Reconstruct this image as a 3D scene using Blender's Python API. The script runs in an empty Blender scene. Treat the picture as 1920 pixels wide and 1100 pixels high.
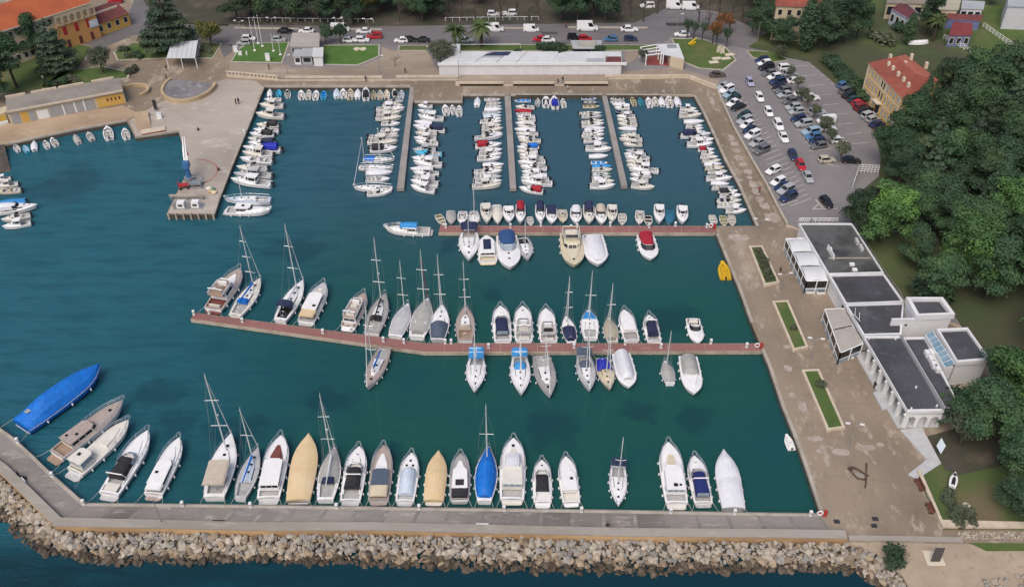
import bpy, bmesh, math, random
from math import sin, cos, pi, radians, tan, atan2, hypot, sqrt
from mathutils import Vector, Matrix
from mathutils.geometry import tessellate_polygon

random.seed(7)
R = random.Random(11)
S = bpy.context.scene
COL = S.collection

# ------------------------------------------------------------------ camera, sky, sun, exposure
CAMH, FPX, PITCH = 115.0, 1750.0, radians(39.45)
cam = bpy.data.cameras.new('camera')
cam.sensor_width = 36.0
cam.lens = FPX / 1920 * 36
cam.clip_start, cam.clip_end = 1.0, 5000.0
camo = bpy.data.objects.new('camera', cam)
COL.objects.link(camo)
camo.location = (0, 0, CAMH)
camo.rotation_euler = (pi / 2 - PITCH, 0, 0)
S.camera = camo

SUN_EL, SUN_AZ = radians(55), radians(205)      # azimuth clockwise from +Y; the sun stands behind the camera
W = bpy.data.worlds.new('World')
S.world = W
W.use_nodes = True
nt = W.node_tree
sky = nt.nodes.new('ShaderNodeTexSky')
sky.sky_type = 'NISHITA'
sky.sun_disc = False
sky.sun_elevation = SUN_EL
sky.sun_rotation = SUN_AZ
sky.air_density = 1.0
sky.dust_density = 6.0
sky.ozone_density = 1.0
bg = nt.nodes['Background']
bg.inputs['Strength'].default_value = 0.13
nt.links.new(sky.outputs[0], bg.inputs['Color'])

sl = bpy.data.lights.new('sun', 'SUN')
sl.energy = 1.05
sl.angle = radians(38)
sl.color = (1.0, 0.95, 0.89)
so = bpy.data.objects.new('sun', sl)
COL.objects.link(so)
sd = Vector((sin(SUN_AZ) * cos(SUN_EL), cos(SUN_AZ) * cos(SUN_EL), sin(SUN_EL)))
so.rotation_euler = sd.to_track_quat('Z', 'Y').to_euler()
so.location = (0, -50, 200)

S.view_settings.view_transform = 'Standard'
S.view_settings.look = 'None'
S.view_settings.gamma = 1
S.view_settings.use_curve_mapping = False
S.view_settings.exposure = 0.12
S.render.engine = 'CYCLES'
S.cycles.max_bounces = 5
S.cycles.diffuse_bounces = 2
S.cycles.glossy_bounces = 3
S.cycles.transparent_max_bounces = 4

# ------------------------------------------------------------------ helpers
def P(u, v, z=0.0):
  """the point of the place at height z that photograph pixel (u, v) shows"""
  dx, dy = (u - 960) / FPX, (550 - v) / FPX
  d = Vector((dx, cos(PITCH) + dy * sin(PITCH), -sin(PITCH) + dy * cos(PITCH)))
  t = (CAMH - z) / (-d.z)
  return Vector((d.x * t, d.y * t, z))

def PX(p):
  d = Vector(p) - Vector((0, 0, CAMH))
  zc = d.y * cos(PITCH) - d.z * sin(PITCH)
  yc = d.y * sin(PITCH) + d.z * cos(PITCH)
  return 960 + FPX * d.x / zc, 550 - FPX * yc / zc

def height_to(base, vtop):
  """height above base at which a plumb pole reaches picture row vtop"""
  lo, hi = 0.0, 60.0
  for _ in range(40):
    m = (lo + hi) / 2
    if PX((base.x, base.y, base.z + m))[1] > vtop: lo = m
    else: hi = m
  return lo

def PP(pts, z): return [P(u, v, z) for u, v in pts]

class MB:
  def __init__(s): s.v, s.f, s.m = [], [], []
  def add(s, vs, fs, mi=0):
    o = len(s.v)
    s.v += [tuple(p) for p in vs]
    for f in fs:
      s.f.append(tuple(i + o for i in f)); s.m.append(mi)
    return s
  def box(s, c, d, rz=0, mi=0, top=1.0):
    x, y, z = d[0] / 2, d[1] / 2, d[2] / 2
    ca, sa = cos(rz), sin(rz)
    vs = []
    for k, zz in ((1, -z), (top, z)):
      for a, b in ((-x, -y), (x, -y), (x, y), (-x, y)):
        a, b = a * k, b * k
        vs.append((c[0] + a * ca - b * sa, c[1] + a * sa + b * ca, c[2] + zz))
    return s.add(vs, [(3, 2, 1, 0), (4, 5, 6, 7), (0, 1, 5, 4), (1, 2, 6, 5), (2, 3, 7, 6), (3, 0, 4, 7)], mi)
  def prism(s, poly, z0, z1, mi=0, mside=None, bottom=False):
    n = len(poly)
    pts = [Vector((p[0], p[1], 0)) for p in poly]
    area = sum(pts[i].x * pts[(i + 1) % n].y - pts[(i + 1) % n].x * pts[i].y for i in range(n))
    if area < 0: pts.reverse()
    vs = [(p.x, p.y, z0) for p in pts] + [(p.x, p.y, z1) for p in pts]
    s.add(vs, [(i, (i + 1) % n, n + (i + 1) % n, n + i) for i in range(n)], mi if mside is None else mside)
    tris = tessellate_polygon([pts])
    fs = []
    for t in tris:
      a, b, c = (pts[i] for i in t)
      fs.append(tuple(t) if (b - a).cross(c - a).z > 0 else tuple(reversed(t)))
    s.add([(p.x, p.y, z1) for p in pts], fs, mi)
    if bottom: s.add([(p.x, p.y, z0) for p in pts], [tuple(reversed(f)) for f in fs], mi)
    return s
  def sheet(s, poly, z, mi=0):
    pts = [Vector((p[0], p[1], 0)) for p in poly]
    fs = []
    for t in tessellate_polygon([pts]):
      a, b, c = (pts[i] for i in t)
      fs.append(tuple(t) if (b - a).cross(c - a).z > 0 else tuple(reversed(t)))
    return s.add([(p.x, p.y, z) for p in pts], fs, mi)
  def tube(s, pts, r, n=5, mi=0, r1=None, closed=False):
    pts = [Vector(p) for p in pts]
    m = len(pts)
    vs = []
    for i, p in enumerate(pts):
      a = pts[(i - 1) % m] if (i > 0 or closed) else p
      b = pts[(i + 1) % m] if (i < m - 1 or closed) else p
      d = (b - a)
      d = d.normalized() if d.length > 1e-6 else Vector((0, 0, 1))
      up = Vector((0, 0, 1)) if abs(d.z) < .9 else Vector((1, 0, 0))
      e1 = d.cross(up).normalized(); e2 = e1.cross(d)
      rr = r if r1 is None else r + (r1 - r) * i / max(1, m - 1)
      for k in range(n):
        w = 2 * pi * k / n
        vs.append(p + e1 * (rr * cos(w)) + e2 * (rr * sin(w)))
    fs = []
    for i in range(m if closed else m - 1):
      j = (i + 1) % m
      for k in range(n):
        fs.append((i * n + k, i * n + (k + 1) % n, j * n + (k + 1) % n, j * n + k))
    if not closed:
      fs.append(tuple(range(n - 1, -1, -1))); fs.append(tuple((m - 1) * n + k for k in range(n)))
    return s.add(vs, fs, mi)
  def rings(s, rings, mi=0, cap=True, closed=True):
    """loft through equal rings"""
    n = len(rings[0]); o = []
    vs = [p for r in rings for p in r]
    fs = []
    for i in range(len(rings) - 1):
      for k in range(n if closed else n - 1):
        fs.append((i * n + k, i * n + (k + 1) % n, (i + 1) * n + (k + 1) % n, (i + 1) * n + k))
    if cap and closed:
      fs.append(tuple(range(n - 1, -1, -1))); fs.append(tuple((len(rings) - 1) * n + k for k in range(n)))
    return s.add(vs, fs, mi)
  def ball(s, c, rx, ry=None, rz=None, n=8, m=5, mi=0):
    ry = rx if ry is None else ry; rz = rx if rz is None else rz
    rr = []
    for i in range(m + 1):
      a = -pi / 2 + pi * i / m
      a = max(-pi / 2 + .02, min(pi / 2 - .02, a))
      rr.append([(c[0] + rx * cos(a) * cos(2 * pi * k / n), c[1] + ry * cos(a) * sin(2 * pi * k / n), c[2] + rz * sin(a)) for k in range(n)])
    return s.rings(rr, mi)
  def cyl(s, c, r, h, n=10, r1=None, mi=0):
    r1 = r if r1 is None else r1
    return s.rings([[(c[0] + q * cos(2 * pi * k / n), c[1] + q * sin(2 * pi * k / n), c[2] + z) for k in range(n)] for q, z in ((r, 0), (r1, h))], mi)
  def quad(s, a, b, c, d, mi=0): return s.add([a, b, c, d], [(0, 1, 2, 3)], mi)
  def panel(s, a, b, c, d, u0, u1, v0, v1, off=.03, mi=0):
    """a thin raised box on the quad a,b (bottom edge) c,d (top edge, c above b)"""
    a, b, c, d = map(Vector, (a, b, c, d))
    def q(u, v): return (a.lerp(b, u)).lerp(d.lerp(c, u), v)
    n = (b - a).cross(d - a)
    n = n.normalized() if n.length > 1e-9 else Vector((0, 0, 1))
    lo = [q(u0, v0), q(u1, v0), q(u1, v1), q(u0, v1)]
    hi = [p + n * off for p in lo]
    return s.add([*lo, *hi], [(4, 5, 6, 7), (0, 1, 5, 4), (1, 2, 6, 5), (2, 3, 7, 6), (3, 0, 4, 7)], mi)
  def build(s, name, mats, parent=None, loc=(0, 0, 0), rz=0, smooth=False, label=None):
    me = bpy.data.meshes.new(name)
    me.from_pydata(s.v, [], s.f)
    if not isinstance(mats, (list, tuple)): mats = [mats]
    for m in mats: me.materials.append(m)
    if len(mats) > 1: me.polygons.foreach_set('material_index', s.m)
    if smooth: me.polygons.foreach_set('use_smooth', [True] * len(me.polygons))
    me.update()
    o = bpy.data.objects.new(name, me)
    COL.objects.link(o)
    o.location = loc; o.rotation_euler = (0, 0, rz)
    if parent is not None: o.parent = parent
    if label: o['label'] = label
    return o

SEEN = {}
def tag(o, label, cat, group=None):
  SEEN.setdefault(label, []).append(o.name)
  o['label'] = label; o['category'] = cat
  if group: o['group'] = group
  return o
def thing(name, label, cat, loc=(0, 0, 0), rz=0, group=None):
  o = bpy.data.objects.new(name, None)
  COL.objects.link(o)
  o.empty_display_size = .3
  o.location = loc; o.rotation_euler = (0, 0, rz)
  return tag(o, label, cat, group)
def struct(name, mb, m):
  o = mb.build(name, m); o['kind'] = 'structure'; return o
def copy_tree(o, parent=None, recolor=None):
  c = o.copy()
  COL.objects.link(c)
  if parent is not None: c.parent = parent
  if recolor and o.type == 'MESH':
    for s_ in c.material_slots:
      k = s_.material.name if s_.material else ''
      if k in recolor:
        s_.link = 'OBJECT'; s_.material = recolor[k]
  for ch in o.children: copy_tree(ch, c, recolor)
  return c
ORD = ['first', 'second', 'third', 'fourth', 'fifth', 'sixth', 'seventh', 'eighth', 'ninth', 'tenth', 'eleventh', 'twelfth', 'thirteenth',
     'fourteenth', 'fifteenth', 'sixteenth', 'seventeenth', 'eighteenth', 'nineteenth', 'twentieth', 'twenty-first', 'twenty-second',
     'twenty-third', 'twenty-fourth', 'twenty-fifth', 'twenty-sixth', 'twenty-seventh', 'twenty-eighth', 'twenty-ninth', 'thirtieth', 'thirty-first', 'thirty-second', 'thirty-third', 'thirty-fourth', 'thirty-fifth', 'thirty-sixth']

# ------------------------------------------------------------------ materials
MAT = {}
def M(name, c1, c2=None, scale=1.0, rough=.6, metal=0.0, bump=0.0, bscale=None, lo=.35, hi=.65, detail=5, spec=.5, rnd=0.0, aniso=None, c3=None, s3=None, t3=(.6, .7)):
  if name in MAT: return MAT[name]
  m = bpy.data.materials.new(name); MAT[name] = m
  m.use_nodes = True
  t = m.node_tree; N = t.nodes; Lk = t.links
  b = N['Principled BSDF']
  b.inputs['Roughness'].default_value = rough
  b.inputs['Metallic'].default_value = metal
  b.inputs['Specular IOR Level'].default_value = spec
  b.inputs['Base Color'].default_value = (*c1, 1)
  geo = N.new('ShaderNodeNewGeometry')
  vec = geo.outputs['Position']
  if aniso:
    mp = N.new('ShaderNodeVectorMath'); mp.operation = 'MULTIPLY'; mp.inputs[1].default_value = aniso
    Lk.new(vec, mp.inputs[0]); vec = mp.outputs[0]
  out = None
  if c2 is not None:
    nz = N.new('ShaderNodeTexNoise'); nz.inputs['Scale'].default_value = scale; nz.inputs['Detail'].default_value = detail
    nz.inputs['Roughness'].default_value = .6
    Lk.new(vec, nz.inputs['Vector'])
    mr = N.new('ShaderNodeMapRange'); mr.inputs[1].default_value = lo; mr.inputs[2].default_value = hi
    Lk.new(nz.outputs['Fac'], mr.inputs[0])
    mx = N.new('ShaderNodeMix'); mx.data_type = 'RGBA'
    mx.inputs['A'].default_value = (*c1, 1); mx.inputs['B'].default_value = (*c2, 1)
    Lk.new(mr.outputs[0], mx.inputs['Factor'])
    out = mx.outputs['Result']
  if c3 is not None:
    nz = N.new('ShaderNodeTexNoise'); nz.inputs['Scale'].default_value = s3; nz.inputs['Detail'].default_value = 4
    Lk.new(vec, nz.inputs['Vector'])
    mr = N.new('ShaderNodeMapRange'); mr.inputs[1].default_value = t3[0]; mr.inputs[2].default_value = t3[1]
    Lk.new(nz.outputs['Fac'], mr.inputs[0])
    mx = N.new('ShaderNodeMix'); mx.data_type = 'RGBA'
    if out: Lk.new(out, mx.inputs['A'])
    else: mx.inputs['A'].default_value = (*c1, 1)
    mx.inputs['B'].default_value = (*c3, 1)
    Lk.new(mr.outputs[0], mx.inputs['Factor'])
    out = mx.outputs['Result']
  if rnd:
    oi = N.new('ShaderNodeObjectInfo')
    mr = N.new('ShaderNodeMapRange'); mr.inputs[3].default_value = 1 - rnd; mr.inputs[4].default_value = 1 + rnd
    Lk.new(oi.outputs['Random'], mr.inputs[0])
    hs = N.new('ShaderNodeHueSaturation')
    Lk.new(mr.outputs[0], hs.inputs['Value'])
    if out: Lk.new(out, hs.inputs['Color'])
    else: hs.inputs['Color'].default_value = (*c1, 1)
    out = hs.outputs['Color']
  if out: Lk.new(out, b.inputs['Base Color'])
  if bump:
    nz = N.new('ShaderNodeTexNoise'); nz.inputs['Scale'].default_value = bscale or scale * 4; nz.inputs['Detail'].default_value = 6
    Lk.new(vec, nz.inputs['Vector'])
    bp = N.new('ShaderNodeBump'); bp.inputs['Strength'].default_value = bump; bp.inputs['Distance'].default_value = .15
    Lk.new(nz.outputs['Fac'], bp.inputs['Height']); Lk.new(bp.outputs[0], b.inputs['Normal'])
  return m

def paving(name, base, dark, light, s_big=.06, s_small=.6, light_amt=.62, rough=.85, aniso=None, pud=0.0):
  """worn concrete: broad tone changes, dark stains, pale worn patches"""
  if name in MAT: return MAT[name]
  m = bpy.data.materials.new(name); MAT[name] = m
  m.use_nodes = True
  t = m.node_tree; N = t.nodes; Lk = t.links; b = N['Principled BSDF']
  b.inputs['Roughness'].default_value = rough
  geo = N.new('ShaderNodeNewGeometry'); vec = geo.outputs['Position']
  if aniso:
    mp = N.new('ShaderNodeMapping'); mp.inputs['Rotation'].default_value = (0, 0, aniso[1]); mp.inputs['Scale'].default_value = aniso[0]
    Lk.new(vec, mp.inputs[0]); vec = mp.outputs[0]
  def noise(sc, det, a, bb, rg=.6):
    nz = N.new('ShaderNodeTexNoise'); nz.inputs['Scale'].default_value = sc; nz.inputs['Detail'].default_value = det; nz.inputs['Roughness'].default_value = rg
    Lk.new(vec, nz.inputs['Vector'])
    mr = N.new('ShaderNodeMapRange'); mr.inputs[1].default_value = a; mr.inputs[2].default_value = bb
    Lk.new(nz.outputs['Fac'], mr.inputs[0]); return mr.outputs[0]
  def mix(a, bcol, f, k=1.0):
    mx = N.new('ShaderNodeMix'); mx.data_type = 'RGBA'
    if k != 1.0:
      mm = N.new('ShaderNodeMath'); mm.operation = 'MULTIPLY'; mm.inputs[1].default_value = k; Lk.new(f, mm.inputs[0]); f = mm.outputs[0]
    Lk.new(f, mx.inputs['Factor'])
    if isinstance(a, tuple): mx.inputs['A'].default_value = (*a, 1)
    else: Lk.new(a, mx.inputs['A'])
    mx.inputs['B'].default_value = (*bcol, 1)
    return mx.outputs['Result']
  c = mix(base, dark, noise(s_big, 5, .42, .68))
  c = mix(c, light, noise(s_big * 2.3, 6, light_amt, light_amt + .12, .7), .75)
  c = mix(c, dark, noise(s_small * 3, 5, .55, .8), .55)
  c = mix(c, light, noise(s_small, 8, .56, .64, .72), .55)
  c = mix(c, dark, noise(s_big * 5, 7, .56, .66, .7), .45)
  Lk.new(c, b.inputs['Base Color'])
  bp = N.new('ShaderNodeBump'); bp.inputs['Strength'].default_value = .25; bp.inputs['Distance'].default_value = .1
  Lk.new(noise(3.0, 6, 0, 1), bp.inputs['Height']); Lk.new(bp.outputs[0], b.inputs['Normal'])
  return m

WHITE = M('boat_white', (.80, .80, .81), (.73, .735, .75), .8, rough=.3)
WARM = M('boat_warm_white', (.70, .68, .62), (.62, .60, .55), .8, rough=.35)
CREAM = M('boat_cream', (.62, .55, .40), (.55, .48, .35), .8, rough=.4)
LGREY = M('boat_light_grey', (.50, .51, .52), (.42, .43, .45), .8, rough=.45)
DECKG = M('deck_grey', (.36, .35, .35), (.29, .28, .28), 1.2, rough=.7)
TEAK = M('teak_deck', (.36, .26, .19), (.26, .18, .14), 2.5, rough=.7, aniso=(1, 1, 1))
TEAKG = M('weathered_teak', (.40, .335, .305), (.32, .265, .24), 2.0, rough=.7)
RED_DECK = M('red_foredeck', (.20, .06, .05), (.14, .045, .04), 2, rough=.8)
GLASS = M('tinted_glass', (.012, .015, .02), rough=.08, spec=.6)
GLASSB = M('pale_glass', (.20, .26, .33), (.30, .36, .42), .7, rough=.1)
NAVY = M('navy_canvas', (.012, .018, .06), (.02, .03, .085), 2, rough=.8)
BLACKC = M('black_canvas', (.016, .016, .02), (.03, .03, .036), 2, rough=.8)
BLUEC = M('blue_canvas', (.0, .165, .62), (.0, .12, .50), 1.2, rough=.7, bump=.3, bscale=2)
SKYC = M('light_blue_canvas', (.04, .28, .62), (.03, .22, .52), 2, rough=.75)
ROYAL = M('royal_blue_canvas', (.015, .03, .42), (.012, .025, .34), 2, rough=.75)
GREYBLUE = M('grey_blue_canvas', (.06, .085, .13), (.08, .11, .16), 2, rough=.8)
REDC = M('red_canvas', (.36, .012, .03), (.28, .01, .025), 2, rough=.75)
BEIGEC = M('beige_canvas', (.52, .46, .38), (.45, .39, .32), 1.5, rough=.85, bump=.3, bscale=2)
TANC = M('tan_canvas', (.60, .45, .25), (.64, .51, .33), .35, rough=.85, bump=.4, bscale=1.5)
GREYC = M('grey_canvas', (.38, .38, .37), (.32, .32, .31), 1.2, rough=.85, bump=.3, bscale=2)
WHITEC = M('white_canvas', (.60, .62, .68), (.68, .69, .73), .7, rough=.85, bump=.35, bscale=1.6)
PALEC = M('pale_blue_canvas', (.46, .55, .66), (.52, .60, .70), .7, rough=.7)
TEALC = M('teal_canvas', (.02, .14, .22), (.015, .11, .19), 1.5, rough=.8)
CYAN = M('cyan_paint', (.05, .42, .66), (.07, .46, .68), 2, rough=.4)
TEALP = M('teal_paint', (.03, .22, .30), (.04, .26, .33), 2, rough=.5)
YELLOW = M('yellow_rubber', (.62, .40, .02), (.55, .35, .02), 2, rough=.5)
OLIVE = M('olive_inside', (.24, .24, .13), (.2, .2, .11), 2, rough=.8)
GREENP = M('green_paint', (.03, .2, .12), rough=.5)
REDP = M('red_paint', (.42, .03, .03), (.36, .03, .03), 2, rough=.45)
ANTIF = M('antifouling', (.02, .03, .06), rough=.7)
ANTIR = M('red_antifouling', (.10, .015, .015), rough=.7)
SILVER = M('mast_aluminium', (.62, .65, .66), rough=.3, metal=.2)
STEEL = M('rail_steel', (.55, .57, .60), rough=.25, metal=.6)
WIRE = M('rigging_wire', (.30, .33, .35), rough=.4, metal=.3)
ROPE = M('rope', (.34, .34, .30), rough=.9)
FENDER = M('fender_white', (.72, .73, .75), rough=.45)
DARK = M('dark_plastic', (.018, .018, .02), rough=.45)
ENGINE = M('outboard_black', (.02, .021, .024), rough=.3)
INNER = M('cockpit_liner', (.46, .46, .46), (.36, .36, .36), 2, rough=.6)
WOODL = M('pale_wood', (.38, .24, .11), (.3, .18, .09), 3, rough=.5)
SOLAR = M('solar_panel', (.02, .024, .06), (.03, .035, .08), 3, rough=.2)
STRIPE = M('navy_stripe', (.012, .02, .07), rough=.4)

QUAY = paving('quay_concrete', (.275, .222, .168), (.155, .121, .088), (.48, .42, .345), .045, .5, .57, aniso=((1, .55, 1), radians(-18)))
MOLE = paving('mole_concrete', (.245, .228, .215), (.135, .122, .112), (.40, .375, .335), .07, .7, .56, aniso=((.25, 1, 1), 0))
JETTYC = paving('jetty_concrete', (.40, .352, .31), (.30, .26, .225), (.53, .49, .45), .05, .4, .57, aniso=((.6, 1, 1), radians(15)))
TANQ = paving('tan_concrete', (.40, .30, .205), (.30, .22, .15), (.48, .40, .30), .08, .6, .6)
PROM = paving('promenade_paving', (.31, .255, .20), (.22, .178, .14), (.39, .335, .275), .08, .7, .6, aniso=((.35, 1, 1), 0))
ASPH = paving('asphalt', (.212, .20, .205), (.165, .155, .16), (.25, .24, .245), .05, .5, .62)
ASPHD = paving('street_asphalt', (.155, .148, .155), (.115, .11, .115), (.21, .20, .205), .07, .6, .6, aniso=((.3, 1, 1), 0))
WETROOF = paving('wet_felt_roof', (.10, .102, .10), (.02, .02, .022), (.15, .15, .142), .16, .5, .60, rough=.5)
ROOFD = paving('felt_roof', (.072, .075, .090), (.040, .042, .050), (.115, .118, .132), .10, .7, .57, rough=.75)
EDGEC = paving('coping_concrete', (.40, .36, .31), (.27, .24, .20), (.50, .46, .40), .3, 1.2, .55)
PARAP = paving('parapet_concrete', (.33, .30, .27), (.25, .23, .20), (.40, .37, .33), .12, .8, .6, aniso=((.3, 1, 1), 0))
PARAPF = paving('parapet_face', (.52, .345, .185), (.30, .19, .10), (.56, .42, .26), .15, .9, .58, aniso=((.4, 1, 1), 0))
QWALL = M('quay_wall', (.10, .085, .07), (.05, .045, .04), .6, rough=.9, bump=.4)
REDDECK = paving('red_pier_deck', (.275, .128, .118), (.205, .095, .088), (.34, .19, .175), .12, .9, .62, aniso=((.25, 1, 1), 0))
PIERC = paving('pier_beam_concrete', (.44, .38, .30), (.26, .22, .17), (.52, .46, .38), .3, 1.1, .58)
FPIER = paving('finger_pier_concrete', (.30, .28, .265), (.235, .22, .205), (.37, .35, .33), .2, .9, .6)
GRASS = M('lawn', (.055, .105, .022), (.085, .125, .032), .35, rough=.95, bump=.5, bscale=6, c3=(.125, .125, .05), s3=.16, t3=(.52, .72))
GRASSB = M('bright_lawn', (.05, .135, .02), (.075, .15, .03), .4, rough=.95, bump=.5, bscale=6, c3=(.10, .135, .04), s3=.2, t3=(.55, .75))
GRASSD = M('dry_lawn', (.075, .115, .03), (.06, .095, .03), .15, rough=.95, bump=.5, bscale=5, c3=(.14, .115, .065), s3=.08, t3=(.5, .65))
SOIL = M('park_soil', (.075, .063, .05), (.045, .05, .03), .12, rough=.95, bump=.4, bscale=3, c3=(.11, .09, .07), s3=.2, t3=(.55, .7))
PARKG = M('park_grass', (.05, .072, .028), (.07, .066, .04), .08, rough=.95, bump=.4, bscale=4, c3=(.075, .10, .035), s3=.05, t3=(.5, .6))
SAND = M('sand_path', (.40, .325, .245), (.33, .265, .20), .25, rough=.95, bump=.3, bscale=4, c3=(.28, .225, .165), s3=1.2, t3=(.58, .75))
GRAVEL = M('gravel_strip', (.33, .28, .22), (.16, .14, .11), 2.2, rough=.95, bump=.8, bscale=3)
KERB = M('kerb_stone', (.46, .42, .36), (.36, .33, .28), .8, rough=.85)
LOWWALL = M('low_wall_stone', (.58, .50, .40), (.47, .40, .31), .6, rough=.85)
PAINT = M('road_paint', (.62, .60, .57), (.40, .385, .37), 1.2, rough=.7)
YPAINT = M('yellow_road_paint', (.62, .40, .06), rough=.7)
RPAINT = M('red_ground_paint', (.36, .10, .07), (.30, .16, .12), .8, rough=.8)
WWALL = M('white_render', (.70, .71, .73), (.62, .63, .65), .25, rough=.7)
WROOF = M('white_sheet_roof', (.62, .64, .66), (.53, .55, .57), .2, rough=.5)
GROOF = M('grey_sheet_roof', (.40, .42, .44), (.34, .36, .38), .3, rough=.5)
BROOF = M('beige_sheet_roof', (.40, .37, .34), (.34, .315, .29), .4, rough=.7)
DGLASS = M('window_glass', (.012, .014, .018), (.03, .033, .04), .5, rough=.1)
SKYLT = M('skylight_glass', (.13, .24, .33), (.22, .33, .42), .6, rough=.08)
YWALL = M('yellow_render', (.56, .33, .07), (.60, .38, .11), .15, rough=.85)
CWALL = M('cream_render', (.55, .47, .34), (.47, .40, .29), .2, rough=.85)
OWALL = M('orange_render', (.58, .30, .11), (.52, .27, .10), .2, rough=.85)
TWALL = M('tan_stone_wall', (.46, .36, .22), (.36, .28, .17), .5, rough=.9, bump=.4)
STONEW = M('pale_stone_trim', (.58, .52, .42), rough=.8)
TILE = M('roof_tiles', (.28, .07, .045), (.20, .055, .04), .25, rough=.85, bump=.5, bscale=5, c3=(.27, .10, .065), s3=.6, t3=(.55, .7))
TILEO = M('orange_roof_tiles', (.40, .10, .035), (.31, .075, .03), .2, rough=.85, bump=.5, bscale=5)
TILEN = M('salmon_roof_tiles', (.42, .13, .085), (.34, .10, .065), .3, rough=.85, bump=.5, bscale=5)
TILED = M('maroon_roof_tiles', (.16, .045, .04), (.11, .035, .034), .4, rough=.85, bump=.5, bscale=5)
BLUEW = M('blue_painted_wall', (.16, .20, .38), (.13, .16, .32), .4, rough=.8)
TEALB = M('pale_blue_render', (.36, .44, .55), (.30, .38, .50), .4, rough=.8)
SHUT = M('grey_shutter', (.34, .35, .36), (.29, .30, .31), .6, rough=.6)
LEGW = M('white_paint', (.72, .73, .74), rough=.5)
DKMET = M('dark_metal', (.03, .03, .033), rough=.5)
GALV = M('galvanised_steel', (.35, .36, .37), rough=.45, metal=.5)
BARK = M('bark', (.085, .065, .05), (.05, .04, .032), 1.2, rough=.95, bump=.6, bscale=5)
BARKP = M('pale_bark', (.17, .14, .115), (.11, .09, .075), .8, rough=.95)
TWIG = M('twigs', (.085, .065, .055), (.06, .048, .042), .6, rough=.95)
def leafmat(name, a, b_, c):
  m = M(name, a, b_, .35, rough=.75, spec=.25, rnd=.25, c3=c, s3=.16, t3=(.5, .68), lo=.3, hi=.7)
  return m
LEAF_PINE = leafmat('pine_needles', (.036, .078, .042), (.052, .098, .048), (.069, .129, .052))
LEAF_DARK = leafmat('dark_needles', (.033, .065, .039), (.045, .084, .045), (.059, .101, .045))
LEAF_CEDAR = leafmat('cedar_needles', (.048, .084, .058), (.065, .105, .065), (.082, .123, .065))
LEAF_GREEN = leafmat('bright_leaves', (.054, .117, .042), (.078, .150, .048), (.114, .235, .054))
LEAF_OLIVE = leafmat('olive_leaves', (.069, .087, .056), (.090, .108, .069), (.110, .121, .074))
LEAF_YELL = leafmat('yellowing_leaves', (.085, .10, .03), (.11, .12, .035), (.15, .13, .04))
LEAF_RUST = leafmat('rusty_leaves', (.16, .07, .03), (.20, .09, .03), (.12, .07, .04))
LEAF_PALM = leafmat('palm_fronds', (.045, .072, .026), (.06, .09, .032), (.085, .10, .042))

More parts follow.
